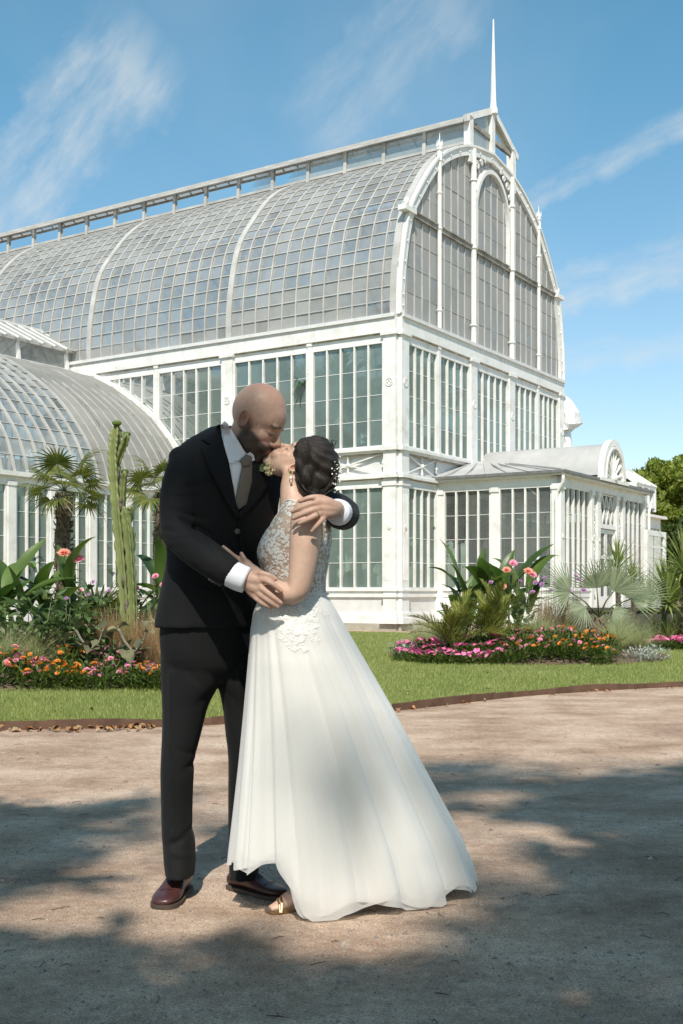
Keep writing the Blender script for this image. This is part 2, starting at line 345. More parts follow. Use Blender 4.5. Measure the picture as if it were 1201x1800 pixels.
pane_mesh = {}
def pane(parent, corners, mat, name='pane', tilt=0.5):
    """single sheet of glass; its own object, slightly out of true"""
    c = [Vector(q) for q in corners]; ctr = sum(c, Vector()) / len(c)
    n = (c[1] - c[0]).cross(c[2] - c[1]).normalized()
    key = (mat.name,) + tuple(round(x, 3) for q in c for x in (q - ctr))
    me = pane_mesh.get(key)
    if me is None:
        me = bpy.data.meshes.new(name); me.from_pydata([tuple(q - ctr) for q in c], [], [tuple(range(len(c)))]); me.materials.append(mat); me.update(); pane_mesh[key] = me
    ax = Vector((random.gauss(0, 1), random.gauss(0, 1), random.gauss(0, 1)))
    ax = (ax - n * ax.dot(n)).normalized()
    return obj_from(name, me, parent, loc=ctr, rot=Quaternion(ax, R(random.gauss(0, tilt))))

def window(face, s0, s1, z0, z1, nl, rows, mat=M_glass_wall, single=True, parent=house, mw=0.05, fw=0.06, wname='window', depth=0.075):
    mb = MB()
    for a, b in ((s0, s0 + fw), (s1 - fw, s1)): fbox(mb, face, a, b, z0, z1, -0.03, depth + 0.01)
    fbox(mb, face, s0 + fw, s1 - fw, z0, z0 + fw, -0.03, depth + 0.006); fbox(mb, face, s0 + fw, s1 - fw, z1 - fw, z1, -0.03, depth + 0.006)
    si, sj = s0 + fw, s1 - fw; w = (sj - si) / nl
    for k in range(1, nl): fbox(mb, face, si + k * w - mw / 2, si + k * w + mw / 2, z0 + fw, z1 - fw, -0.02, depth)
    zs = [z0 + fw + (z1 - z0 - 2 * fw) * r / rows for r in range(rows + 1)]
    for r in range(1, rows): fbox(mb, face, si, sj, zs[r] - 0.007, zs[r] + 0.007, -0.012, 0.012)
    wo = mb.build(wname, M_white, parent)
    for k in range(nl):
        a, b = si + k * w, si + (k + 1) * w
        for r in (range(rows) if single else (0,)):
            za, zb = (zs[r], zs[r + 1]) if single else (zs[0], zs[-1])
            pane(wo, [face(a, za, 0), face(b, za, 0), face(b, zb, 0), face(a, zb, 0)], mat)
    return wo

Z_BASE, Z_DADO, Z_RAIL, Z_SILL, Z_WT, Z_LEDGE, Z_FR, Z_US, Z_UT, Z_CAP, Z_COR = 0.2, 0.44, 0.94, 1.16, 4.08, 4.28, 4.42, 5.10, 8.14, 8.36, 8.86
def wall_run(face, s0, s1, posts, upper=True, skip_lower=False):
    """base, sill rail, ledges, frieze and fascia along one side; window bays between the given posts"""
    mb = MB(); fbox(mb, face, s0, s1, 0, Z_BASE, -0.25, 0.10); mb.build('plinth', M_stone, house)
    mb = MB(); fbox(mb, face, s0, s1, Z_BASE, Z_DADO, -0.2, 0.07); fbox(mb, face, s0, s1, Z_DADO, Z_DADO + 0.05, -0.2, 0.04); mb.build('base_course', M_white, house)
    for i in range(len(posts) - 1):
        a, b = posts[i] + 0.1, posts[i + 1] - 0.1
        mb = MB(); fbox(mb, face, a, b, Z_DADO + 0.05, Z_RAIL, -0.12, 0.0); mb.build('dado_panel', M_greypaint, house)
    mb = MB(); fbox(mb, face, s0, s1, Z_RAIL, Z_RAIL + 0.10, -0.15, 0.06); fbox(mb, face, s0, s1, Z_RAIL + 0.10, Z_SILL - 0.05, -0.15, 0.035); fbox(mb, face, s0, s1, Z_SILL - 0.05, Z_SILL, -0.15, 0.09); mb.build('sill_rail', M_white, house)
    if upper:
        mb = MB(); fbox(mb, face, s0, s1, Z_WT, Z_LEDGE, -0.1, 0.06); fbox(mb, face, s0 - 0.0, s1, Z_LEDGE, Z_LEDGE + 0.07, -0.1, 0.17); fbox(mb, face, s0, s1, Z_LEDGE + 0.07, Z_FR, -0.1, 0.11); mb.build('string_course', M_white, house)
        mb = MB(); fbox(mb, face, s0, s1, Z_US - 0.10, Z_US - 0.03, -0.1, 0.10); fbox(mb, face, s0, s1, Z_US - 0.03, Z_US + 0.05, -0.1, 0.17); mb.build('upper_sill', M_white, house)
        mb = MB(); fbox(mb, face, s0, s1, Z_UT, Z_CAP, -0.1, 0.05); fbox(mb, face, s0, s1, Z_CAP, Z_COR - 0.10, -0.15, 0.14); mb.build('fascia', M_white, house)
        mb = MB(); fbox(mb, face, s0, s1, Z_COR - 0.10, Z_COR, -0.2, 0.20); mb.build('cornice', M_greypaint, house)
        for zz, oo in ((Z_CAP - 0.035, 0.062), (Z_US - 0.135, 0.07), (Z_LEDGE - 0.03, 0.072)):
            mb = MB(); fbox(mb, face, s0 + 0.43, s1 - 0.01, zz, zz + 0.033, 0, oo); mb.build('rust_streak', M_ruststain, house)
def pilaster(face, s0, s1, top=Z_CAP, o=0.13, rosette=True):
    mb = MB(); e = 0.04
    fbox(mb, face, s0, s1, Z_BASE, top, -0.05, o)
    fbox(mb, face, s0 - 0.08, s1 + 0.08, Z_BASE, Z_BASE + 0.16, 0, o + 0.08); fbox(mb, face, s0 - e, s1 + e, Z_BASE + 0.16, Z_DADO + 0.06, 0, o + e)
    for z0, z1, x in ((Z_RAIL, Z_RAIL + 0.10, e), (Z_SILL - 0.05, Z_SILL, e), (Z_WT - 0.02, Z_WT + 0.1, 0.03), (Z_LEDGE, Z_LEDGE + 0.09, 0.10), (Z_US - 0.05, Z_US + 0.06, 0.07), (top - 0.09, top, 0.06)):
        if z1 <= top + 0.01: fbox(mb, face, s0 - x, s1 + x, z0, z1, 0, o + x)
    w = s1 - s0                                # thin raised fillets: fluting
    if w > 0.3:
        for k in range(4):
            a = s0 + w * (0.2 + 0.2 * k); fbox(mb, face, a - 0.012, a + 0.012, Z_SILL + 0.25, Z_WT - 0.25, o, o + 0.012)
    po = mb.build('pilaster', M_white, house)
    if rosette:
        for zc in (6.95, 2.9):
            m = MB(); c = face((s0 + s1) / 2, zc, o + 0.005); n = Vector(face(0, 0, 1)) - Vector(face(0, 0, 0)); sd = Vector(face(1, 0, 0)) - Vector(face(0, 0, 0)); rr = 0.11 if zc > 5 else 0.06
            ring = [Vector(c) + sd * (rr * math.cos(t)) + Vector((0, 0, rr * math.sin(t))) for t in np.linspace(0, 2 * math.pi, 13)]
            m.tube(ring, 0.018, 5, False)
            for t in range(4): m.sphere(Vector(c) + sd * (rr * 0.5 * math.cos(t * 1.57)) + Vector((0, 0, rr * 0.5 * math.sin(t * 1.57))), 0.028, 6, 4)
            m.build('rosette', M_white, po)
    return po
def thin_post(face, s, z0, z1, w=0.14, o=0.10):
    mb = MB(); fbox(mb, face, s - w / 2, s + w / 2, z0, z1, -0.04, o); fbox(mb, face, s - w / 2 - 0.02, s + w / 2 + 0.02, z0, z0 + 0.1, 0, o + 0.02); fbox(mb, face, s - w / 2 - 0.02, s + w / 2 + 0.02, z1 - 0.1, z1, 0, o + 0.02)
    mb.build('post', M_white, house)
def star_lattice(face, s0, s1):
    """frieze: two X braces with star bosses in front of a grey panel"""
    mb = MB(); fbox(mb, face, s0, s1, Z_FR, Z_US - 0.1, -0.1, -0.06); mb.build('frieze_panel', M_greypaint, house)
    n = max(1, round((s1 - s0) / 1.9)); w = (s1 - s0) / n; zm = (Z_FR + Z_US - 0.1) / 2; hz = (Z_US - 0.1 - Z_FR) / 2
    for k in range(n):
        mb = MB(); a, b = s0 + k * w, s0 + (k + 1) * w; c = (a + b) / 2
        V_ = lambda s, z, o=0.03: Vector(face(s, z, o)); nn = V_(0, 0, 1) - V_(0, 0, 0)
        mb.bar(V_(a, zm - hz), V_(b, zm + hz), 0.035, 0.035, nn); mb.bar(V_(a, zm + hz), V_(b, zm - hz), 0.035, 0.035, nn)
        mb.bar(V_(c, zm - hz), V_(c, zm + hz), 0.04, 0.04, nn)
        for dz in (-0.22, 0.22): mb.sphere(V_(c, zm + dz), 0.045, 8, 5)
        mb.sphere(V_(c, zm), 0.075, 8, 5)
        for s_ in (a + 0.06, b - 0.06):
            mb.bar(V_(s_, zm - 0.11), V_(s_, zm + 0.11), 0.035, 0.035, nn); mb.sphere(V_(s_, zm), 0.05, 6, 4)
        mb.build('frieze_brace', M_white, house)

# ---- long side
posts_l = [0.2, 2.92, 5.95, 8.87, 11.75]
wall_run(FL, 0.0, 12.1, posts_l)
pilaster(FL, 0.0, 0.40); pilaster(FL, 5.74, 6.16); pilaster(FL, 11.55, 11.97)
for s in (2.92, 8.87):
    thin_post(FL, s, Z_US + 0.05, Z_CAP); thin_post(FL, s, Z_SILL, Z_WT + 0.1); thin_post(FL, s, Z_BASE, Z_RAIL, 0.2, 0.12)
for a, b in ((0.40, 2.85), (2.99, 5.74), (6.16, 8.80), (8.94, 11.55)):
    window(FL, a, b, Z_US + 0.05, Z_UT, 5, 4); window(FL, a, b, Z_SILL, Z_WT, 5, 4, single=(a < 3)); star_lattice(FL, a, b)
# ---- gable side
wall_run(FG, 0.0, WG, [0.2, 2.31, 4.6, 7.5, 9.79, 11.9])
pilaster(FG, 0.003, 0.42); pilaster(FG, 4.38, 4.82); pilaster(FG, 7.28, 7.72); pilaster(FG, 11.7, WG)
for s in (2.31, 9.79):
    thin_post(FG, s, Z_US + 0.05, Z_CAP)
    if s < 3: thin_post(FG, s, Z_BASE, Z_WT + 0.1, 0.2)
for a, b in ((0.42, 2.24), (2.38, 4.38), (4.82, 7.28), (7.72, 9.72), (9.86, 11.7)):
    window(FG, a, b, Z_US + 0.05, Z_UT, 4 if b - a < 2.1 else 5, 4)
window(FG, 0.42, 2.21, Z_SILL, Z_WT, 4, 4); star_lattice(FG, 0.42, 2.3)
# corner return mouldings and far wall of the hall
mb = MB(); fbox(mb, FG, 2.34, WG, Z_FR, Z_US - 0.1, -0.08, -0.02); mb.build('frieze_panel', M_greypaint, house)
mb = MB()
for k in range(int(VL / 2.97) + 1): fbox(mb, FH, k * 2.95, k * 2.95 + 0.3, 0, Z_COR, -0.1, 0.1)
for z0, z1 in ((0, 1.15), (4.1, 5.1), (8.1, Z_COR)): fbox(mb, FH, 0, VL, z0, z1, -0.08, 0.08)
for k in range(int(VL / 0.6)): fbox(mb, FH, k * 0.59, k * 0.59 + 0.05, 1.1, 8.2, -0.05, 0.05)
mb.build('rear_wall_frame', M_white, house)
mb = MB(); mb.add([FH(0, 1.1, 0), FH(VL, 1.1, 0), FH(VL, 8.2, 0), FH(0, 8.2, 0)], [(0, 1, 2, 3)]); mb.build('rear_wall_glazing', M_glass_wall, house, kind='stuff')
mb = MB(); mb.box((0, VL, 0), (WG, VL + 0.1, Z_COR)); mb.box((0, 21.6, 0), (0.1, VL, 1.2)); mb.box((0.0, 21.6, 8.1), (0.12, VL, Z_COR))
mb.box((0, 12.1, 8.14), (0.12, 21.6, Z_COR)); mb.build('end_wall', M_greypaint, house)
mb = MB(); fbox(mb, FL, 12.1, VL, Z_CAP, Z_COR - 0.1, -0.15, 0.14); fbox(mb, FL, 12.1, VL, Z_COR - 0.1, Z_COR, -0.2, 0.2); mb.build('fascia', M_white, house)
mb = MB(); mb.box((0.1, 0.1, -0.02), (WG - 0.1, VL, 0.03)); mb.build('hall_floor', M_stone, house)

# ---- curved roof
NB = 73; DV = VL / NB; NR = 20
mb = MB()
rows_s = [S_TOP * r / NR for r in range(NR + 1)]
def rp(s, v, o=0.0):
    u, z = prof_s(s); u2, z2 = prof_s(min(s + 0.05, S_TOP + 0.05)); u1, z1 = prof_s(max(s - 0.05, 0)); t = Vector((u2 - u1, 0, z2 - z1)).normalized()
    n = Vector((-t.z, 0, t.x)); return Vector((u, v, z)) + n * o
for k in range(NB + 1):
    v = k * DV; pv = [rp(s, v, 0.02) for s in np.linspace(0, S_TOP, 25)]
    for i in range(24): mb.bar(pv[i], pv[i + 1], 0.040, 0.06, rp(S_TOP * i / 24, v, 1) - rp(S_TOP * i / 24, v, 0))
for r in range(NR + 1):
    a = rp(rows_s[r], 0, 0.012); mb.bar(a, a + Vector((0, VL, 0)), 0.028, 0.034, rp(rows_s[r], 0, 1) - rp(rows_s[r], 0, 0))
roof = mb.build('roof', M_bar, house)
for k in range(7):
    mb = MB(); v = min(max(k * 5.95, 0.12), VL - 0.12); pv = [rp(s, v, 0.01) for s in np.linspace(0, S_TOP, 25)]
    for i in range(24): mb.bar(pv[i], pv[i + 1], 0.20, 0.11, rp(S_TOP * i / 24, v, 1) - rp(S_TOP * i / 24, v, 0))
    mb.build('roof_rib', M_bar, house)
def rough_pane(mb, q, amt=0.01):
    mb.add([Vector(x) + Vector((random.uniform(-amt, amt), 0, random.uniform(-amt, amt))) for x in q], [(0, 1, 2, 3)])
rest = MB()
for k in range(NB):
    for r in range(NR):
        q = [rp(rows_s[r], k * DV), rp(rows_s[r], (k + 1) * DV), rp(rows_s[r + 1], (k + 1) * DV), rp(rows_s[r + 1], k * DV)]
        if k < 15: pane(roof, q, M_glass_roof, 'roof_pane', 0.9)
        else: rough_pane(rest, q)
rest.build('roof_panes', M_glass_roof, roof, kind='stuff')
far = MB(); fb = MB()
for r in range(9):
    s0, s1 = S_TOP * r / 9, S_TOP * (r + 1) / 9
    for k in range(24):
        q = [rp(s0, k * 1.5), rp(s0, (k + 1) * 1.5), rp(s1, (k + 1) * 1.5), rp(s1, k * 1.5)]
        far.add([(WG - p.x, p.y, p.z) for p in q], [(0, 1, 2, 3)])
    for k in range(NB + 1):
        a, b = rp(s0, k * DV, 0.02), rp(s1, k * DV, 0.02); fb.bar((WG - a.x, a.y, a.z), (WG - b.x, b.y, b.z), 0.04, 0.06)
    a = rp(s0, 0); fb.bar((WG - a.x, 0, a.z), (WG - a.x, VL, a.z), 0.03, 0.03)
far.build('rear_roof_glazing', M_glass_roof, roof, kind='stuff'); fb.build('rear_roof_bars', M_bar, roof)
# iron trusses inside
for k in range(1, 6):
    mb = MB(); v = k * 5.95; arc = [Vector((UC + (u - UC) * 0.93, v, 8.6 + (prof_z(u) - 8.6) * 0.95)) for u in np.linspace(0, WG, 28)]
    mb.tube(arc, 0.07, 5); mb.build('truss', M_white, house)

# ---- arched gable
gz = MB(); posts_g = [0.0, 2.31, 4.6, 7.5, 9.79, WG]; GT = 11.83
cells = []
for i in range(5):
    a, b = posts_g[i], posts_g[i + 1]; n = max(4, round((b - a) / 0.46)); w = (b - a) / n
    for k in range(n):
        s0, s1 = a + k * w, a + (k + 1) * w
        zt0, zt1 = prof_z(s0 + 0.02), prof_z(s1 - 0.02)
        if k: gz.box((s0 - 0.016, -0.035, Z_COR), (s0 + 0.016, 0.02, prof_z(s0)))
        z = Z_COR; r = 0; off = 0.0
        while z < max(zt0, zt1):
            z2 = z + 0.74; z0c0, z0c1 = min(z, zt0), min(z, zt1); z1c0, z1c1 = min(z2, zt0), min(z2, zt1)
            if (z1c0 - z0c0) + (z1c1 - z0c1) > 0.12: cells.append([(s0, 0, z0c0), (s1, 0, z0c1), (s1, 0, z1c1), (s0, 0, z1c0)])
            if z2 < min(zt0, zt1): gz.box((s0, -0.012, z2 - 0.007), (s1, 0.012, z2 + 0.007))
            z = z2; r += 1
gable = gz.build('gable', M_bar, house)
for q in cells: pane(gable, q, M_glass_gable, 'gable_pane', 0.8)
def arch_band(parent, name, pts, w, o0, o1, mat=M_white):
    """flat curved band in the gable plane: outer curve pts, w wide inwards"""
    mb = MB(); n = len(pts); inner = []
    for i in range(n):
        t = (Vector(pts[min(i + 1, n - 1)]) - Vector(pts[max(i - 1, 0)])).normalized(); nn = Vector((t.y, -t.x)); inner.append(Vector(pts[i]) + nn * w)
    vs = []; fs = []
    for i in range(n):
        for q in (pts[i], inner[i]):
            vs.append((q[0], -o1, q[1])); vs.append((q[0], -o0, q[1]))
    for i in range(n - 1):
        a, b = 4 * i, 4 * (i + 1)
        fs += [(a, a + 2, b + 2, b), (a + 1, b + 1, b + 3, a + 3), (a, b, b + 1, a + 1), (a + 2, a + 3, b + 3, b + 2)]
    fs += [(0, 1, 3, 2), (4 * n - 4, 4 * n - 2, 4 * n - 1, 4 * n - 3)]
    mb.add(vs, fs); return mb.build(name, mat, parent)
outer = [(-0.06, Z_COR - 0.02)] + [(PU[i] - 0.06 * (1 - i / len(PU)), PZ[i] + 0.05 * i / len(PU)) for i in range(2, len(PU))]
full = outer + [(WG - p[0], p[1]) for p in outer[-2::-1]]
arch = arch_band(house, 'gable_arch', full, 0.30, -0.1, 0.10)
arch_band(house, 'gable_arch_moulding', [(p[0], p[1] + 0.02) for p in full], 0.07, 0.10, 0.15)
mb = MB()
for i in range(3, len(full) - 3, 5):
    p, q = full[i], full[min(i + 1, len(full) - 1)]; t = Vector((q[0] - p[0], q[1] - p[1])).normalized(); c = Vector(p) + Vector((t.y, -t.x)) * 0.18
    mb.sphere((c.x, -0.11, c.y), 0.035, 6, 4)
mb.build('bolt_heads', M_white, arch, kind='stuff')
for s, w in ((2.31, 0.13), (4.6, 0.185), (7.5, 0.185), (9.79, 0.13)):
    mb = MB(); zt = prof_z(s) - 0.05; mb.tube([(s, -0.10, Z_COR), (s, -0.10, zt)], w / 2, 10)
    for z in (Z_COR + 0.55, GT, zt - 1.0): mb.tube([(s, -0.10, z - 0.05), (s, -0.10, z), (s, -0.10, z + 0.05)], [w * 0.52, w * 0.72, w * 0.52], 10)
    mb.build('gable_column', M_white, house)
for i in range(5):
    mb = MB(); a = posts_g[i] + (0.5 if i == 0 else 0.1); b = posts_g[i + 1] - (0.5 if i == 4 else 0.1)
    mb.box((a, -0.09, GT - 0.06), (b, 0.02, GT + 0.07)); mb.box((a, -0.13, GT + 0.07), (b, 0.02, GT + 0.11)); mb.build('gable_transom', M_weather, house)
for sx in (0.44, WG - 0.44):
    mb = MB(); mb.box((sx - 0.35, -0.2, GT - 0.04), (sx + 0.3, 0.05, GT + 0.1)); mb.sphere((sx - 0.12, -0.1, GT + 0.22), (0.10, 0.08, 0.13), 8, 6); mb.build('arch_impost', M_white, house)
ia = [(4.72, Z_COR + 3.0)] + [(UC - 1.34 * math.cos(t), 13.0 + 1.70 * math.sin(t)) for t in np.linspace(0, math.pi, 25)] + [(7.38, Z_COR + 3.0)]
arch_band(house, 'inner_arch', ia, 0.13, -0.02, 0.13)
for sg in (-1, 1):                               # cast-iron scrolls in the spandrels
    mb = MB()
    for cx, cz, rr in ((1.15, 14.55, 0.14), (0.85, 14.72, 0.10), (1.3, 14.22, 0.10), (1.33, 13.9, 0.07), (0.6, 14.85, 0.07)):
        mb.tube([(UC + sg * cx + rr * (1 - t / 14) * math.cos(t) * sg, -0.08, cz + rr * (1 - t / 14) * math.sin(t)) for t in np.linspace(0, 9.5, 20)], 0.028, 5)
    mb.build('scroll_ornament', M_white, house)
for s in (2.31, 9.79):
    zt = prof_z(s); mb = MB(); mb.tube([(s, -0.1, zt - 0.1), (s, -0.1, zt + 0.18), (s, -0.1, zt + 0.24), (s, -0.1, zt + 0.3)], [0.085, 0.075, 0.11, 0.05], 10)
    mb.tube([(s, -0.1, zt + 0.28), (s, -0.1, zt + 0.72)], [0.035, 0.01], 6)
    for k in range(4):
        c, q = math.cos(k * 1.57), math.sin(k * 1.57); mb.tube([(s, -0.1, zt + 0.26), (s + 0.08 * c, -0.1 + 0.08 * q, zt + 0.35), (s + 0.09 * c, -0.1 + 0.09 * q, zt + 0.52)], [0.02, 0.025, 0.008], 5)
    mb.build('finial', M_white, house)

# ---- ridge lantern and spire
LZ0, LZ1, LZR = 14.93, 15.82, 16.62
mb = MB()
for sg in (-1, 1):
    for k in range(25):
        v = 0.05 + k * (VL - 0.1) / 24
        mb.bar((UC + sg * 1.66, v, LZ0 - 0.05), (UC + sg * 1.60, v, LZ1), 0.10, 0.12, (0, 1, 0))
    mb.box((UC + sg * 1.60 - 0.06, 0, LZ0 + 0.16), (UC + sg * 1.60 + 0.09, VL, LZ0 + 0.24)); mb.box((UC + sg * 1.6 - 0.05, 0, LZ1 - 0.06), (UC + sg * 1.6 + 0.05, VL, LZ1 + 0.02))
    for k in range(61):
        v = k * VL / 60; mb.bar((UC + sg * 1.85, v, LZ1 - 0.08), (UC, v, LZR), 0.05, 0.07, (0, 0, 1))
    mb.bar((UC + sg * 1.86, 0, LZ1 - 0.09), (UC + sg * 1.86, VL, LZ1 - 0.09), 0.05, 0.08)
mb.box((UC - 0.08, 0, LZR - 0.03), (UC + 0.08, VL, LZR + 0.07))
lan = mb.build('roof_lantern', M_bar, house)
for k in range(24):
    v0, v1 = 0.05 + k * (VL - 0.1) / 24, 0.05 + (k + 1) * (VL - 0.1) / 24
    pane(lan, [(UC - 1.63, v0, LZ0 + 0.2), (UC - 1.63, v1, LZ0 + 0.2), (UC - 1.60, v1, LZ1), (UC - 1.60, v0, LZ1)], M_glass_lantern, 'lantern_pane')
mb = MB()
for k in range(60):
    v0, v1 = k * VL / 60, (k + 1) * VL / 60
    for sg in (-1, 1): mb.add([(UC + sg * 1.85, v0, LZ1 - 0.08), (UC + sg * 1.85, v1, LZ1 - 0.08), (UC, v1, LZR), (UC, v0, LZR)], [(0, 1, 2, 3)])
mb.add([(UC + 1.63, 0, LZ0 + 0.2), (UC + 1.63, VL, LZ0 + 0.2), (UC + 1.6, VL, LZ1), (UC + 1.6, 0, LZ1)], [(0, 1, 2, 3)])
mb.build('lantern_roof_glazing', M_glass_roof, lan, kind='stuff')
mb = MB()
for s in (UC - 1.62, UC + 1.62): mb.box((s - 0.12, -0.12, LZ0 - 0.45), (s + 0.12, 0.1, LZ1 + 0.1))
mb.box((UC - 0.12, -0.11, 15.1), (UC + 0.12, 0.08, LZR))
for sg in (-1, 1): mb.bar((UC + sg * 1.95, -0.06, LZ1 - 0.06), (UC, -0.06, LZR + 0.06), 0.12, 0.2, (0, 0, 1))
lg = mb.build('lantern_gable', M_white, house)
mb = MB(); mb.box((UC - 1.5, -0.05, LZ1 - 0.12), (UC - 0.12, 0.05, LZ1 + 0.03)); mb.box((UC + 0.12, -0.05, LZ1 - 0.12), (UC + 1.5, 0.05, LZ1 + 0.03)); mb.build('gable_rail', M_weather, lg)
for sg in (-1, 1):
    pane(lg, [(UC + sg * 1.5, 0, LZ0 + 0.1), (UC + sg * 0.12, 0, LZ0 + 0.25), (UC + sg * 0.12, 0, LZ1 - 0.12), (UC + sg * 1.5, 0, LZ1 - 0.12)], M_glass_lantern)
    pane(lg, [(UC + sg * 1.5, 0, LZ1 + 0.03), (UC + sg * 0.12, 0, LZ1 + 0.03), (UC + sg * 0.12, 0, LZR - 0.15)], M_glass_lantern)
mb = MB(); mb.tube([(UC, -0.1, 16.55), (UC, -0.1, 16.7), (UC, -0.1, 16.75), (UC, -0.1, 16.95), (UC, -0.1, 19.62)], [0.15, 0.15, 0.115, 0.095, 0.022], 8); mb.build('spire', M_white, house)

# ---- wing running towards the lawn on the left
WC = 14.35; WPROF = [(7.4, 4.2), (7.62, 4.9), (8.0, 5.55), (8.93, 6.6), (10.04, 7.42), (11.32, 8.13), (12.6, 8.55)]
_wp = cat(WPROF, 8); WV = np.array([p[0] for p in _wp]); WZ = np.array([p[1] for p in _wp]); _ws = np.concatenate([[0], np.cumsum(np.hypot(np.diff(WV), np.diff(WZ)))]); WS = _ws[-1]
def wp(s, u, o=0.0):
    v = float(np.interp(s, _ws, WV)); z = float(np.interp(s, _ws, WZ)); v2, z2 = float(np.interp(s + 0.1, _ws, WV)), float(np.interp(s + 0.1, _ws, WZ)); v1, z1 = float(np.interp(s - 0.1, _ws, WV)), float(np.interp(s - 0.1, _ws, WZ))
    t = Vector((0, v2 - v1, z2 - z1)).normalized(); n = Vector((0, -t.z, t.y)); return Vector((u, v, z)) + n * o
WU0, WU1 = -15.0, -4.15; WN = 25; WD = (WU1 - WU0) / WN; WR = 14
mb = MB()
for k in range(WN + 1):
    u = WU0 + k * WD; pv = [wp(s, u, 0.03) for s in np.linspace(0, WS, 19)]
    for i in range(18): mb.bar(pv[i], pv[i + 1], 0.055, 0.07, wp(WS * i / 18, u, 1) - wp(WS * i / 18, u, 0))
for r in range(WR + 1): a = wp(WS * r / WR, WU0, 0.012); b = wp(WS * r / WR, WU1, 0.012); mb.bar(a, b, 0.02, 0.03, wp(WS * r / WR, WU0, 1) - wp(WS * r / WR, WU0, 0))
wroof = mb.build('wing_roof', M_bar, house)
rest = MB()
for k in range(WN):
    for r in range(WR):
        q = [wp(WS * r / WR, WU0 + k * WD), wp(WS * r / WR, WU0 + (k + 1) * WD), wp(WS * (r + 1) / WR, WU0 + (k + 1) * WD), wp(WS * (r + 1) / WR, WU0 + k * WD)]
        if k >= WN - 12: pane(wroof, q, M_glass_wing, 'wing_pane', 0.9)
        else: rest.add(q, [(0, 1, 2, 3)])
for r in range(6):                                # far slope of the wing
    q = [wp(WS * r / 6, WU0), wp(WS * r / 6, 0), wp(WS * (r + 1) / 6, 0), wp(WS * (r + 1) / 6, WU0)]; rest.add([(p.x, 2 * WC - p.y, p.z) for p in q], [(0, 1, 2, 3)])
rest.build('wing_panes', M_glass_wing, wroof, kind='stuff')
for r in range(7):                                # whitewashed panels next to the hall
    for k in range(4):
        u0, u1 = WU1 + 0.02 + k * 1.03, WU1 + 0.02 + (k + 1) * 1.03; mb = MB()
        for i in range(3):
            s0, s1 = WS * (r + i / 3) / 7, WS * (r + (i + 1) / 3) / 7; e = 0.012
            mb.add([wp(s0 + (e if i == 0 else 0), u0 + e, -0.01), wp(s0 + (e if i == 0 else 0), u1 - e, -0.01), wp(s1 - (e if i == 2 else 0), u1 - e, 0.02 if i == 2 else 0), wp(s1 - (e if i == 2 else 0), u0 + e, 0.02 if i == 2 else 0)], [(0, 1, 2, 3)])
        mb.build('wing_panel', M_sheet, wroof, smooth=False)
for k in range(11):
    mb = MB(); u = WU1 + k * 0.41; pv = [wp(s, u, 0.0) for s in np.linspace(0, WS * (1 if k % 5 == 0 else 0.62), 15)]
    for i in range(14): mb.bar(pv[i], pv[i + 1], 0.022, 0.05, wp(WS * i / 15, u, 1) - wp(WS * i / 15, u, 0))
    mb.build('wing_batten', M_bar, wroof)
mb = MB(); pv = [wp(s, -0.1, 0.04) for s in np.linspace(0, WS, 19)]
for i in range(18): mb.bar(pv[i], pv[i + 1], 0.16, 0.16, wp(WS * i / 18, 0, 1) - wp(WS * i / 18, 0, 0))
mb.build('wing_flashing', M_white, wroof)
mb = MB(); vl0, vl1 = 12.75, 2 * WC - 12.75; WLZ0, WLZ1, WLR = 8.5, 9.25, 10.15
for vv, sg in ((vl0, -1), (vl1, 1)):
    for k in range(8): mb.bar((WU0 + k * 2.1, vv + sg * 0.1, WLZ0), (WU0 + k * 2.1, vv, WLZ1), 0.12, 0.1, (1, 0, 0))
    mb.box((WU0, vv - 0.06, WLZ0 + 0.02), (0.0, vv + 0.06, WLZ0 + 0.12)); mb.box((WU0, vv - 0.06, WLZ1 - 0.06), (0.05, vv + 0.06, WLZ1 + 0.03))
    for k in range(30): mb.bar((WU0 + k * 0.52, vv + sg * 0.25, WLZ1 - 0.03), (WU0 + k * 0.52, WC, WLR), 0.07, 0.08)
mb.box((WU0, WC - 0.08, WLR - 0.03), (0.9, WC + 0.08, WLR + 0.06))
wl = mb.build('wing_lantern', M_white, house)
mb = MB(); mb.add([(WU0, vl0, WLZ0), (0, vl0, WLZ0), (0, vl0, WLZ1), (WU0, vl0, WLZ1)], [(0, 1, 2, 3)])
for vv, sg in ((vl0, -1), (vl1, 1)):
    for k in range(29): mb.add([(WU0 + k * 0.52, vv + sg * 0.25, WLZ1 - 0.03), (WU0 + k * 0.52 + 0.52, vv + sg * 0.25, WLZ1 - 0.03), (WU0 + k * 0.52 + 0.52, WC, WLR), (WU0 + k * 0.52, WC, WLR)], [(0, 1, 2, 3)])
mb.build('wing_lantern_glazing', M_glass_roof, wl, kind='stuff')
mb = MB(); fbox(mb, FWg, WU0, 0, 0, Z_BASE, -0.2, 0.1); mb.build('wing_plinth', M_stone, house)
mb = MB(); fbox(mb, FWg, WU0, 0, Z_BASE, Z_RAIL, -0.1, 0.05); fbox(mb, FWg, WU0, 0, Z_RAIL, Z_SILL - 0.05, -0.1, 0.07); fbox(mb, FWg, WU0, 0, Z_SILL - 0.05, Z_SILL, -0.1, 0.11); mb.build('wing_base', M_white, house)
mb = MB(); fbox(mb, FWg, WU0, 0, 3.92, 4.1, -0.1, 0.08); fbox(mb, FWg, WU0, 0, 4.1, 4.22, -0.15, 0.2); mb.build('wing_eaves', M_white, house)
for k in range(11):
    a = -1.45 * k - 0.1; thin_post(FWg, a, Z_BASE, 3.95, 0.26, 0.12)
    if k < 10: window(FWg, a - 1.45 + 0.13, a - 0.13, Z_SILL, 3.92, 3, 4, M_glass_wall, single=False)
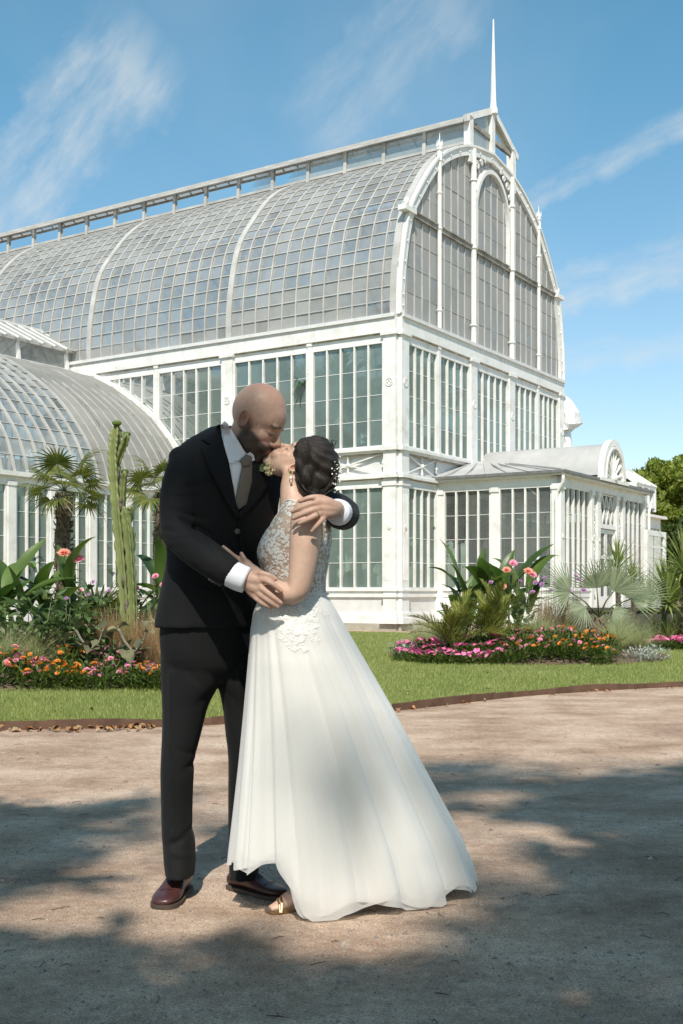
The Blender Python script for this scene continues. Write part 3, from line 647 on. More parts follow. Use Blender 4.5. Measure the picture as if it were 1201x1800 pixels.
mb = MB(); mb.box((WU0, VW, 0), (WU0 + 0.1, 2 * WC - VW, 4.2)); mb.box((WU0, 2 * WC - VW - 0.1, 0), (0, 2 * WC - VW, 4.2)); mb.build('wing_end_wall', M_greypaint, house)
mb = MB(); mb.box((WU0, VW, -0.02), (0, 2 * WC - VW, 0.03)); mb.build('wing_floor', M_stone, house)

# ---- entrance porch
for face, s0, s1 in ((FPl, VP, 0), (FPf, UP0, 5.0), (FPf, 7.1, UP1), (FPr, VP, 0)):
    mb = MB(); fbox(mb, face, s0, s1, 0, Z_BASE, -0.2, 0.09); mb.build('porch_plinth', M_stone, house)
    mb = MB(); fbox(mb, face, s0, s1, Z_BASE, Z_RAIL, -0.1, 0.05); fbox(mb, face, s0, s1, Z_RAIL, Z_SILL - 0.05, -0.1, 0.07); fbox(mb, face, s0, s1, Z_SILL - 0.05, Z_SILL, -0.1, 0.1); mb.build('porch_base', M_white, house)
for face, s0, s1 in ((FPl, VP, 0), (FPf, UP0, UP1), (FPr, VP, 0)):
    mb = MB(); fbox(mb, face, s0, s1, 4.08, 4.32, -0.1, 0.09); fbox(mb, face, s0 - 0.2, s1 + 0.2, 4.32, 4.38, -0.15, 0.26); mb.build('porch_eaves', M_white, house)
    mb = MB(); fbox(mb, face, s0 - 0.3, s1 + (0.3 if face is FPf else 0), 4.38, 4.46, 0.14, 0.33); mb.build('gutter', M_dgutter, house)
def porch_post(u, v, w=0.26):
    mb = MB(); mb.box((u - w / 2, v - w / 2, Z_BASE), (u + w / 2, v + w / 2, 4.1)); mb.box((u - w / 2 - 0.04, v - w / 2 - 0.04, Z_BASE), (u + w / 2 + 0.04, v + w / 2 + 0.04, 0.5)); mb.box((u - w / 2 - 0.03, v - w / 2 - 0.03, 3.95), (u + w / 2 + 0.03, v + w / 2 + 0.03, 4.06))
    for sg in (-1, 1): mb.box((u - 0.05, v + sg * (w / 2 + 0.008) - 0.02, 2.6), (u + 0.05, v + sg * (w / 2 + 0.008) + 0.02, 2.7))
    mb.build('porch_post', M_white, house)
for u, v in ((UP0, VP), (UP0, -1.9), (UP1, VP), (4.78, VP), (5.35, VP), (7.02, VP), (7.62, VP), (UP1, -1.9), (UP0 + 0.0, -0.13)): porch_post(u, v, 0.28 if (u, v) == (UP0, VP) else 0.22)
window(FPl, -1.79, -0.24, Z_SILL, 4.08, 4, 4, M_glass_porch); window(FPl, VP + 0.14, -2.01, Z_SILL, 4.08, 4, 4, M_glass_porch)
window(FPf, UP0 + 0.14, 4.67, Z_SILL, 4.08, 5, 4, M_glass_porch, single=False); window(FPf, 7.73, UP1 - 0.11, Z_SILL, 4.08, 4, 4, M_glass_porch, single=False)
window(FPr, -1.79, -0.1, Z_SILL, 4.08, 4, 4, M_glass_porch, single=False); window(FPr, VP + 0.14, -2.01, Z_SILL, 4.08, 4, 4, M_glass_porch, single=False)
for a, b, z0, z1 in ((4.89, 5.24, 0.9, 4.05), (7.13, 7.51, 0.9, 4.05), (5.46, 6.91, 3.15, 4.05)):   # lattice screens
    mb = MB(); n = max(2, round((z1 - z0) / 0.4)) if b - a < 1 else 1; m_ = 1 if b - a < 1 else 4
    nn = Vector((0, -1, 0))
    for i in range(n):
        for j in range(m_):
            x0, x1 = a + (b - a) * j / m_, a + (b - a) * (j + 1) / m_; za, zb = z0 + (z1 - z0) * i / n, z0 + (z1 - z0) * (i + 1) / n
            mb.bar((x0, VP - 0.02, za), (x1, VP - 0.02, zb), 0.035, 0.04, nn); mb.bar((x1, VP - 0.02, za), (x0, VP - 0.02, zb), 0.035, 0.04, nn)
            mb.bar((x0, VP - 0.02, zb), (x1, VP - 0.02, zb), 0.04, 0.04, nn)
    mb.build('lattice_screen', M_white, house)
    if b - a > 1: mb = MB(); mb.box((a, VP - 0.08, 3.02), (b, VP + 0.05, 3.15)); mb.build('door_lintel', M_white, house)
def door_leaf(u0, u1, v, name='door', z1=3.0):
    mb = MB(); fr = 0.11; f_ = lambda s, z, o: (s, v - o, z)
    fbox(mb, f_, u0, u0 + fr, 0.08, z1, -0.03, 0.03); fbox(mb, f_, u1 - fr, u1, 0.08, z1, -0.03, 0.03)
    for a, b in ((0.08, 0.95), (2.1, 2.2), (z1 - 0.13, z1)): fbox(mb, f_, u0 + fr, u1 - fr, a, b, -0.028, 0.028)
    d = mb.build(name, M_white, house)
    pane(d, [f_(u0 + fr, 0.95, 0), f_(u1 - fr, 0.95, 0), f_(u1 - fr, 2.1, 0), f_(u0 + fr, 2.1, 0)], M_glass_porch)
    pane(d, [f_(u0 + fr, 2.2, 0), f_(u1 - fr, 2.2, 0), f_(u1 - fr, z1 - 0.13, 0), f_(u0 + fr, z1 - 0.13, 0)], M_glass_porch)
    m = MB(); m.tube([(u0 + 0.05, v - 0.06, 1.15), (u0 + 0.05, v - 0.09, 1.2), (u0 + 0.05, v - 0.06, 1.3)], 0.012, 6); m.build('handle', M_dgutter, d)
door_leaf(5.46, 6.2, VP + 0.02); door_leaf(6.2, 6.94, VP + 0.02)
# open vestibule screen standing in front of the right-hand window
mb = MB(); f_ = lambda s, z, o: (s, VP - 0.75 - o, z)
for a, b in ((7.75, 7.93), (9.55, 9.75)): fbox(mb, f_, a, b, 0.1, 3.05, -0.06, 0.06)
for a, b in ((0.1, 0.6), (2.88, 3.05)): fbox(mb, f_, 7.93, 9.55, a, b, -0.055, 0.055)
fbox(mb, f_, 7.93, 9.55, 2.5, 2.56, -0.02, 0.02)
vs_ = mb.build('vestibule_screen', M_white, house); pane(vs_, [f_(7.93, 0.6, 0), f_(9.55, 0.6, 0), f_(9.55, 2.88, 0), f_(7.93, 2.88, 0)], M_glass_porch)
# porch roof: low hips, a vault behind the round pediment
e = 0.30; zr = 5.08; zE = 4.44
mb = MB()
A = [(UP0 - e, 0, zE + 0.02), (UP0 - e, VP - e, zE), (UP1 + e, VP - e, zE), (UP1 + e, 0, zE + 0.02), (UP0 + 1.9, 0, zr), (UP0 + 2.3, -1.3, zr - 0.06), (UP1 - 2.3, -1.3, zr - 0.06), (UP1 - 1.9, 0, zr)]
mb.add(A, [(0, 1, 5, 4), (1, 2, 6, 5), (2, 3, 7, 6), (4, 5, 6, 7)])
proof = mb.build('porch_roof', M_lead, house)
mb = MB()
for t in np.linspace(0.1, 0.9, 6):
    p = Vector(A[0]).lerp(Vector(A[1]), t); q = Vector(A[4]).lerp(Vector(A[5]), t); mb.bar(p, q, 0.03, 0.05)
    p = Vector(A[1]).lerp(Vector(A[2]), t); q = Vector(A[5]).lerp(Vector(A[6]), t); mb.bar(p, q, 0.03, 0.05)
mb.bar(A[1], A[5], 0.08, 0.08); mb.bar(A[2], A[6], 0.08, 0.08); mb.build('roof_seams', M_lead, proof)
mb = MB(); n = 18; rv = 0.97; zc = 4.58
ring = [(UC - rv * math.cos(t), zc + 1.02 * math.sin(t)) for t in np.linspace(0, math.pi, n)]
mb.add([(u, 0.0, z) for u, z in ring] + [(u, VP - 0.2, z) for u, z in ring], [(i, i + 1, n + i + 1, n + i) for i in range(n - 1)]); mb.build('porch_vault', M_lead, house, smooth=True)
po = [(UC - 1.02 * math.cos(t), 4.50 + 1.22 * math.sin(t)) for t in np.linspace(0, math.pi, 30)]
def ped_band(pts, w, o0, o1, name, mat, parent):
    ob = arch_band(parent, name, pts, w, o0, o1, mat); ob.location = (0, VP - 0.25, 0); return ob
ped = ped_band(po, 0.2, -0.08, 0.10, 'pediment', M_white, house)
ob = ped_band([(UC + (p[0] - UC) * 0.8, 4.5 + (p[1] - 4.5) * 0.82) for p in po], 0.07, -0.05, 0.13, 'pediment_moulding', M_white, ped); ob.location = (0, 0, 0); ob.matrix_parent_inverse = Matrix.Translation((0, 0, 0))
mb = MB(); mb.prism([(UC + (p[0] - UC) * 0.78, 0.02, 4.5 + (p[1] - 4.5) * 0.8) for p in po], (0, 0.04, 0)); bk = mb.build('fanlight', M_weather, ped)
for k in range(9):                                # fan rays
    t = math.pi * (k + 0.5) / 9; mb = MB(); pr = [(UC - math.cos(t) * r * 0.78, -0.02, 4.52 + math.sin(t) * r * 0.93) for r in (0.1, 0.4, 0.7, 0.93)]
    mb.tube(pr, [0.02, 0.035, 0.05, 0.055], 6, True); mb.sphere(pr[-1], 0.075, 8, 5); mb.build('fan_ray', M_white, ped)
mb = MB(); mb.box((UC - 1.25, -0.12, 4.40), (UC + 1.25, 0.05, 4.5)); mb.sphere((UC, -0.06, 4.56), 0.14, 10, 6); mb.build('pediment_base', M_white, ped)
mb = MB(); px_, py_ = UP0 - 0.24, VP - 0.24
mb.tube([(px_, py_, 4.4), (px_, py_, 4.22), (px_ + 0.02, py_ + 0.02, 4.12), (UP0 - 0.19, VP - 0.05, 3.85), (UP0 - 0.19, VP - 0.02, 3.7), (UP0 - 0.19, VP - 0.02, 0.3)], 0.045, 8); mb.tube([(px_, py_, 4.36), (px_, py_, 4.5)], [0.06, 0.11], 8); mb.build('downpipe', M_white, house)
mb = MB(); px_, py_ = UP1 + 0.24, VP - 0.24
mb.tube([(px_, py_, 4.4), (px_, py_, 4.1), (UP1 + 0.1, VP - 0.2, 3.75), (UP1 + 0.1, VP - 0.18, 0.3)], 0.05, 8); mb.build('downpipe', M_white, house)
mb = MB(); mb.box((UP0, VP, -0.02), (UP1, 0, 0.05)); mb.build('porch_floor', M_stone, house)

# ---- low annex beyond the porch
AX0, AX1, AV0, AV1 = WG + 0.12, 17.8, -2.0, 3.0
mb = MB(); mb.box((AX0, AV0, 0), (AX1, AV0 + 0.12, 1.1)); mb.box((AX0, AV0, 3.6), (AX1, AV0 + 0.15, 4.0)); mb.box((AX1 - 0.15, AV0, 0), (AX1, AV1, 4.0)); mb.box((AX0, AV1 - 0.1, 0), (AX1, AV1, 4.0)); mb.box((AX0, AV0 - 0.2, 4.0), (AX1 + 0.2, AV0 + 0.1, 4.1))
for k in range(11): mb.box((AX0 + 0.2 + k * 0.48, AV0, 1.1), (AX0 + 0.26 + k * 0.48, AV0 + 0.1, 3.6))
mb.build('annex', M_white, house)
mb = MB(); mb.add([(AX0, AV0, 4.05), (AX1, AV0, 4.05), (AX1, 0.0, 4.75), (AX0, 0.0, 4.75), (AX0, AV1, 4.05), (AX1, AV1, 4.05)], [(0, 1, 2, 3), (3, 2, 5, 4)]); mb.build('annex_roof', M_glass_roof, house)
mb = MB(); ax0, ax1, av0, av1 = 15.3, 17.7, -1.75, 0.05; avc = -0.85
for u in np.linspace(ax0, ax1, 4):
    for v in (av0, av1): mb.box((u - 0.07, v - 0.07, 4.3), (u + 0.07, v + 0.07, 5.3))
    mb.bar((u, av0 - 0.1, 5.27), (u, avc, 5.95), 0.1, 0.12); mb.bar((u, av1 + 0.1, 5.27), (u, avc, 5.95), 0.1, 0.12)
for v in (av0, av1):
    for z in (4.5, 5.25): mb.box((ax0, v - 0.06, z - 0.07), (ax1, v + 0.06, z + 0.07))
for u in (ax0, ax1):
    for z in (4.5, 5.25): mb.box((u - 0.06, av0, z - 0.07), (u + 0.06, av1, z + 0.07))
    mb.box((u - 0.06, avc - 0.06, 4.4), (u + 0.06, avc + 0.06, 5.9))
mb.box((ax0, avc - 0.08, 5.88), (ax1, avc + 0.08, 6.02)); al = mb.build('annex_lantern', M_white, house)
for a, b in ((ax0, (ax0 + ax1) / 2), ((ax0 + ax1) / 2, ax1)):
    pane(al, [(a, av0, 4.55), (b, av0, 4.55), (b, av0, 5.2), (a, av0, 5.2)], M_glass_lantern); pane(al, [(a, av0 - 0.1, 5.29), (b, av0 - 0.1, 5.29), (b, avc, 5.92), (a, avc, 5.92)], M_glass_lantern)
# ragged sheeting tied round the far corner
mb = MB(); ring = []
for j, (z, r_, ou) in enumerate(((8.35, 0.25, 0.35), (8.2, 0.62, 0.55), (7.8, 0.85, 0.7), (7.35, 0.88, 0.8), (7.15, 0.75, 0.75), (7.1, 0.45, 0.55), (6.6, 0.5, 0.6), (6.2, 0.62, 0.8), (5.9, 0.45, 0.5), (5.5, 0.6, 0.5), (5.1, 0.9, 0.6), (4.6, 1.0, 0.6))):
    ring.append([(WG + 0.1 + ou * 0.6 + r_ * (0.75 * math.cos(t) + 0.18 * math.sin(3 * t + j * 1.7) + random.uniform(-.1, .1)), 0.15 + 0.8 * r_ * math.sin(t), z + 0.1 * math.sin(2 * t + j)) for t in np.linspace(0, 2 * math.pi, 17)[:-1]])
n = 16; mb.add([p for r_ in ring for p in r_], [(j * n + i, j * n + (i + 1) % n, (j + 1) * n + (i + 1) % n, (j + 1) * n + i) for j in range(len(ring) - 1) for i in range(n)])
ob = mb.build('plastic_sheeting', simple('white_plastic', (0.72, 0.72, 0.71), (0.8, 0.8, 0.8), rough=0.35, scale=4, bump=0.6, bscale=5, bdist=0.08), None, smooth=False)
ob.location = HO; ob.rotation_euler = (0, 0, HRZ); tag(ob, 'torn white plastic sheeting tied round far corner of glasshouse', 'sheeting')

# ================================================================== ground, path edge, lawn, beds
def ground_mat():
    m, nt, N, Lk = new_mat('gravel')
    out = N('ShaderNodeOutputMaterial'); b = N('ShaderNodeBsdfPrincipled'); Lk(b.outputs[0], out.inputs[0]); geo = N('ShaderNodeNewGeometry')
    def noise(s, d=6, rgh=0.6, st=(1, 1, 1)):
        mp = N('ShaderNodeMapping'); mp.inputs['Scale'].default_value = st; Lk(geo.outputs['Position'], mp.inputs[0])
        n = N('ShaderNodeTexNoise'); n.inputs['Scale'].default_value = s; n.inputs['Detail'].default_value = d; n.inputs['Roughness'].default_value = rgh; Lk(mp.outputs[0], n.inputs['Vector']); return n.outputs[0]
    big = ramp(N, [(0.36, (0.325, 0.225, 0.163)), (0.5, (0.485, 0.36, 0.272)), (0.64, (0.62, 0.49, 0.385))]); Lk(noise(1.5, 9, 0.7, (0.85, 1.1, 1)), big.inputs[0])
    fine = ramp(N, [(0.32, (0.22, 0.2, 0.19)), (0.45, (0.82, 0.8, 0.8)), (0.57, (1.12, 1.1, 1.08)), (0.70, (1.7, 1.6, 1.5))]); Lk(noise(130, 4, 0.8), fine.inputs[0])
    mid = ramp(N, [(0.3, (0.72, 0.7, 0.7)), (0.7, (1.2, 1.2, 1.2))]); Lk(noise(22, 6, 0.75), mid.inputs[0])
    m1 = N('ShaderNodeMix'); m1.data_type = 'RGBA'; m1.blend_type = 'MULTIPLY'; m1.inputs['Factor'].default_value = 1; Lk(big.outputs[0], m1.inputs['A']); Lk(fine.outputs[0], m1.inputs['B'])
    m2 = N('ShaderNodeMix'); m2.data_type = 'RGBA'; m2.blend_type = 'MULTIPLY'; m2.inputs['Factor'].default_value = 1; Lk(m1.outputs['Result'], m2.inputs['A']); Lk(mid.outputs[0], m2.inputs['B'])
    Lk(m2.outputs['Result'], b.inputs['Base Color']); b.inputs['Roughness'].default_value = 0.95; b.inputs['Specular IOR Level'].default_value = 0.15
    bp = N('ShaderNodeBump'); bp.inputs['Strength'].default_value = 0.9; bp.inputs['Distance'].default_value = 0.012
    ad = N('ShaderNodeMath'); ad.operation = 'MULTIPLY_ADD'; Lk(noise(160, 4, 0.7), ad.inputs[0]); ad.inputs[1].default_value = 0.5; Lk(noise(24, 6, 0.7), ad.inputs[2]); Lk(ad.outputs[0], bp.inputs['Height']); Lk(bp.outputs[0], b.inputs['Normal'])
    return m
M_gravel = ground_mat()
M_lawn = simple('lawn_turf', (0.16, 0.19, 0.06), (0.25, 0.27, 0.10), rough=0.9, scale=1.3, bump=0.6, bscale=90, bdist=0.03, spec=0.1)
M_soil = simple('bed_soil', (0.075, 0.055, 0.04), (0.19, 0.14, 0.10), rough=0.95, scale=5, bump=0.8, bscale=30, bdist=0.04, spec=0.1)
M_rust = simple('rusty_steel', (0.085, 0.05, 0.035), (0.155, 0.09, 0.062), rough=0.85, scale=6, spec=0.2)
mb = MB(); mb.add([(-900, -300, 0), (900, -300, 0), (900, 1500, 0), (-900, 1500, 0)], [(0, 1, 2, 3)]); gr = mb.build('gravel_path', M_gravel); gr['kind'] = 'structure'
edge = [(-30, 5.2), (-14, 7.2), (-6.5, 8.55), (-2.71, 8.95), (-1.45, 9.14), (-0.7, 9.5), (0.47, 10.35), (1.77, 11.69), (2.82, 12.43), (3.94, 13.02), (7.0, 14.3), (13, 16.4), (26, 20.5)]
edge_c = [(float(p[0]), float(p[1])) for p in cat(edge, 6)]
bk = [HW(16, -8), HW(1.0, -6.8), HW(0.9, -2.3), HW(-2.3, -2.3), HW(-2.3, 5.4), HW(-16, 5.4), HW(-26, 5.4)]
lawn_poly = edge_c + [(26, 40)] + [(p.x, p.y) for p in bk]
LZ = 0.05
tris = tessellate_polygon([[Vector((x, y, 0)) for x, y in lawn_poly]])
lawn = mesh_obj('lawn', [(x, y, LZ) for x, y in lawn_poly], [tuple(t) for t in tris], M_lawn); lawn['kind'] = 'structure'
me = lawn.data
if me.polygons[0].normal.z < 0: me.flip_normals()
mb = MB()
for i in range(len(edge_c) - 1):
    a, b = Vector((*edge_c[i], 0)), Vector((*edge_c[i + 1], 0)); t = (b - a).normalized(); n = Vector((t.y, -t.x, 0)) * 0.008
    z1 = 0.068 + 0.012 * math.sin(i * 0.7); mb.add([a + n, b + n, b - n, a - n] + [p + Vector((0, 0, z1)) for p in (a + n, b + n, b - n, a - n)], [(0, 1, 5, 4), (1, 2, 6, 5), (2, 3, 7, 6), (3, 0, 4, 7), (4, 5, 6, 7)])
ob = mb.build('lawn_edging', M_rust); tag(ob, 'thin rusty steel edging strip between gravel path and lawn', 'edging')
beds = [(-4.5, 14.4, 3.35, 2.62), (3.05, 18.6, 2.28, 2.55), (8.3, 21.8, 2.35, 1.6)]
def bed_h(x, y):
    h = 0.0
    for cx, cy_, rx, ry in beds:
        q = 1 - ((x - cx) / rx) ** 2 - ((y - cy_) / ry) ** 2
        if q > 0: h = max(h, LZ + 0.02 + 0.22 * min(1, q * 1.5))
    return h if h else LZ
def in_bed(x, y, m=1.0): return any(((x - c[0]) / c[2]) ** 2 + ((y - c[1]) / c[3]) ** 2 < m for c in beds)
for k, (cx, cy_, rx, ry) in enumerate(beds):
    vs = []; fs = []; nr, na = 14, 48
    for r in range(nr + 1):
        for a in range(na):
            t = 2 * math.pi * a / na; q = r / nr; x, y = cx + rx * q * math.cos(t), cy_ + ry * q * math.sin(t)
            vs.append((x, y, LZ + 0.004 + 0.22 * min(1, (1 - q * q) * 1.5) + random.uniform(0, 0.03) * (r < nr)))
    for r in range(nr):
        for a in range(na): fs.append((r * na + a, (r + 1) * na + a, (r + 1) * na + (a + 1) % na, r * na + (a + 1) % na))
    ob = mesh_obj('flower_bed', vs, fs, M_soil, smooth=True); ob['kind'] = 'structure'
# grass blades (one mass)
M_grass = foliage('grass_blade', (0.20, 0.255, 0.07), (0.35, 0.375, 0.135), trans=0.35, rough=0.6, scale=1.0, tip=(0.42, 0.38, 0.2), rand=0.3)
def point_in_poly(X, Y, poly):
    ins = np.zeros(len(X), bool); n = len(poly); j = n - 1
    for i in range(n):
        xi, yi = poly[i]; xj, yj = poly[j]
        c = ((yi > Y) != (yj > Y)); ins ^= c & (X < (xj - xi) * (Y - yi) / (yj - yi + 1e-12) + xi); j = i
    return ins
def blades(n, xs, ys, h0, h1, w, lean=0.5):
    X = xs; Y = ys; m = len(X); a = rng.uniform(0, 2 * np.pi, m); h = rng.uniform(h0, h1, m); l = rng.uniform(0.0, lean, m) * h; b = rng.uniform(0, 2 * np.pi, m)
    dx, dy = np.cos(a) * w / 2, np.sin(a) * w / 2; Z = np.full(m, LZ - 0.005)
    v = np.stack([np.stack([X - dx, Y - dy, Z], 1), np.stack([X + dx, Y + dy, Z], 1), np.stack([X + l * np.cos(b), Y + l * np.sin(b), Z + h], 1)], 1).reshape(-1, 3)
    return v
N = 260000; dd = 8.2 * np.exp(rng.uniform(0, 1, N) * math.log(32 / 8.2)); xx = rng.uniform(-0.36, 0.36, N) * dd
ok = point_in_poly(xx, dd, lawn_poly)
for c in beds: ok &= (((xx - c[0]) / c[2]) ** 2 + ((dd - c[1]) / c[3]) ** 2) > 0.96
xx, dd = xx[ok], dd[ok]; V = blades(len(xx), xx, dd, 0.02, 0.05, 0.007)
V = V.reshape(-1, 3, 3); V[:, :2] += (V[:, :2] - V[:, :2].mean(1, keepdims=True)) * ((dd / 12)[:, None, None] - 0.4).clip(0, 2); V = V.reshape(-1, 3)
me = bpy.data.meshes.new('grass'); me.vertices.add(len(V)); me.vertices.foreach_set('co', V.ravel()); nt_ = len(V) // 3
me.loops.add(nt_ * 3); me.loops.foreach_set('vertex_index', np.arange(nt_ * 3)); me.polygons.add(nt_); me.polygons.foreach_set('loop_start', np.arange(0, nt_ * 3, 3)); me.update(); me.validate(); me.materials.append(M_grass)
ob = obj_from('grass', me, kind='stuff'); tag(ob, 'short mown green grass of the lawn', 'grass')
# pebbles and grit on the path near the camera (one mass)
n = 16000; d = 2.6 * np.exp(rng.uniform(0, 1, n) * math.log(9.5 / 2.6)); x = rng.uniform(-0.36, 0.36, n) * d; r_ = rng.gamma(1.6, 0.0015, n) + 0.0009
vs = np.zeros((n, 5, 3)); ang = rng.uniform(0, 6.28, n)
for k in range(4):
    vs[:, k, 0] = x + r_ * np.cos(ang + k * 1.57) * rng.uniform(.7, 1.4, n); vs[:, k, 1] = d + r_ * np.sin(ang + k * 1.57); vs[:, k, 2] = -0.0005
vs[:, 4, 0] = x; vs[:, 4, 1] = d; vs[:, 4, 2] = r_ * 0.8
fs = (np.array([[0, 1, 4], [1, 2, 4], [2, 3, 4], [3, 0, 4]])[None] + (np.arange(n) * 5)[:, None, None]).reshape(-1, 3)
tw = MB(); rr3 = random.Random(4)
for i in range(90):
    dd_ = 2.7 * math.exp(rr3.random() * math.log(8.5 / 2.7)); x_ = rr3.uniform(-.34, .34) * dd_; a_ = rr3.uniform(0, 6.28); l_ = rr3.uniform(.02, .07); tw.tube([(x_, dd_, .002), (x_ + l_ * .5 * math.cos(a_), dd_ + l_ * .5 * math.sin(a_), .006), (x_ + l_ * math.cos(a_ + .3), dd_ + l_ * math.sin(a_ + .3), .002)], [.0012, .0016, .0008], 4)
ob = tw.build('twigs', simple('dry_twig', (.05, .035, .025), (.16, .11, .07), rough=.9), kind='stuff'); tag(ob, 'small dry twigs strewn over the gravel path', 'twigs')
ob = mesh_obj('path_grit', vs.reshape(-1, 3), fs, simple('grit', (0.12, 0.09, 0.08), (0.42, 0.36, 0.31), rough=0.9, scale=30), kind='stuff'); tag(ob, 'loose grit and small pebbles scattered over the path', 'grit')

# ================================================================== plants
M_canna = foliage('canna_leaf', (0.04, 0.085, 0.018), (0.115, 0.175, 0.04), trans=0.3, rough=0.38, scale=3, tip=(0.13, 0.12, 0.04), rand=0.3, spec=0.5)
M_dleaf = foliage('dahlia_leaf', (0.05, 0.10, 0.035), (0.14, 0.20, 0.08), trans=0.25, rough=0.5, rand=0.3)
M_bedleaf = foliage('bedding_leaf', (0.05, 0.095, 0.018), (0.13, 0.18, 0.045), trans=0.25, rough=0.5, rand=0.35)
M_fan = foliage('fan_palm_leaf', (0.075, 0.10, 0.022), (0.19, 0.20, 0.055), trans=0.3, rough=0.4, tip=(0.22, 0.19, 0.05), rand=0.25, spec=0.5)
M_silver = foliage('silver_palm_leaf', (0.12, 0.155, 0.09), (0.23, 0.265, 0.16), trans=0.2, rough=0.5, rand=0.15)
M_frond = foliage('date_palm_leaf', (0.12, 0.145, 0.028), (0.26, 0.265, 0.065), trans=0.35, rough=0.45, rand=0.25)
M_yucca = foliage('yucca_leaf', (0.13, 0.185, 0.05), (0.28, 0.32, 0.10), trans=0.3, rough=0.45, tip=(0.3, 0.27, 0.08), rand=0.2)
M_feather = foliage('feather_grass', (0.36, 0.385, 0.20), (0.55, 0.55, 0.34), trans=0.5, rough=0.6, rand=0.2)
M_brown = foliage('bronze_sedge', (0.30, 0.18, 0.09), (0.55, 0.38, 0.22), trans=0.35, rough=0.6, rand=0.25)
M_dusty = foliage('silver_leaf', (0.33, 0.36, 0.31), (0.5, 0.52, 0.46), trans=0.15, rough=0.7, rand=0.15)
M_kal = foliage('felt_leaf', (0.10, 0.105, 0.06), (0.18, 0.17, 0.10), trans=0.12, rough=0.8, scale=9, tip=(0.24, 0.16, 0.09), rand=0.25, spec=0.2)
M_kstem = simple('pale_stem', (0.15, 0.14, 0.11), (0.24, 0.225, 0.18), rough=0.8, scale=14)
M_stem = simple('green_stem', (0.06, 0.09, 0.03), (0.13, 0.14, 0.06), rough=0.6)
M_bark = simple('bark', (0.055, 0.042, 0.03), (0.14, 0.11, 0.085), rough=0.95, scale=6, bump=0.9, bscale=18, bdist=0.06)
M_fibre = simple('palm_fibre', (0.06, 0.042, 0.028), (0.20, 0.15, 0.105), rough=0.95, scale=18, bump=0.8, bscale=40, bdist=0.03)
M_tree = foliage('tree_leaf', (0.15, 0.20, 0.03), (0.31, 0.345, 0.075), trans=0.45, rough=0.5, rand=0.3)
M_dtree = foliage('dark_tree_leaf', (0.04, 0.07, 0.018), (0.10, 0.135, 0.035), trans=0.3, rough=0.5, rand=0.3)
M_inner = foliage('hothouse_leaf', (0.03, 0.09, 0.03), (0.10, 0.20, 0.06), trans=0.35, rough=0.45, rand=0.3)
def petal(name, c1, c2, trans=0.3): return foliage(name, c1, c2, trans=trans, rough=0.6, scale=20, rand=0.18, spec=0.2)
M_pink = petal('pink_petal', (0.72, 0.24, 0.38), (0.88, 0.46, 0.56)); M_hot = petal('magenta_petal', (0.78, 0.12, 0.36), (0.88, 0.28, 0.52)); M_orange = petal('orange_petal', (0.82, 0.28, 0.05), (0.92, 0.45, 0.12))
M_peach = petal('peach_petal', (0.75, 0.30, 0.24), (0.88, 0.48, 0.36)); M_lilac = petal('lilac_petal', (0.42, 0.17, 0.42), (0.58, 0.32, 0.60)); M_yel = simple('flower_eye', (0.55, 0.34, 0.04), (0.75, 0.5, 0.08), rough=0.8, scale=60)

def mk(name, verts, faces, mats, midx=None, smooth=True):
    me = bpy.data.meshes.new(name); me.from_pydata([tuple(v) for v in verts], [], faces)
    for m in (mats if isinstance(mats, (list, tuple)) else [mats]): me.materials.append(m)
    if midx: me.polygons.foreach_set('material_index', midx)
    if smooth: me.polygons.foreach_set('use_smooth', [True] * len(me.polygons))
    me.update(); return me
def strip(L, wid, e0, e1, segs=10, across=4, fold=0.25, wave=0.0, prof=None, power=1.0, tw=0.0, seed=0):
    """leaf blade: arches in XZ from elevation e0 to e1 (degrees), folded along the midrib"""
    rr = random.Random(seed); vs = []; fs = []; x = z = 0.0; ph = rr.uniform(0, 6)
    for i in range(segs + 1):
        t = i / segs; e = R(e0 + (e1 - e0) * t ** power); w = wid * (prof(t) if prof else math.sin(math.pi * min(1, t * 0.98 + 0.02) ** 0.75) ** 0.8)
        n = Vector((-math.sin(e), 0, math.cos(e))); b = Vector((0, 1, 0)); a = tw * t; bb = b * math.cos(a) + n * math.sin(a); nn = n * math.cos(a) - b * math.sin(a)
        for k in range(across + 1):
            s = 2 * k / across - 1; vs.append(Vector((x, 0, z)) + bb * (s * w / 2) + nn * (abs(s) * fold * w / 2 + wave * math.sin(t * 9 + ph + s * 2) * abs(s) * w))
        x += math.cos(e) * L / segs; z += math.sin(e) * L / segs
    for i in range(segs):
        for k in range(across): a = i * (across + 1) + k; fs.append((a, a + 1, a + across + 2, a + across + 1))
    return vs, fs
def at_ground(px, py_or_d, isd=True):
    d = py_or_d; x = (px - 600) / F * d; return x, d
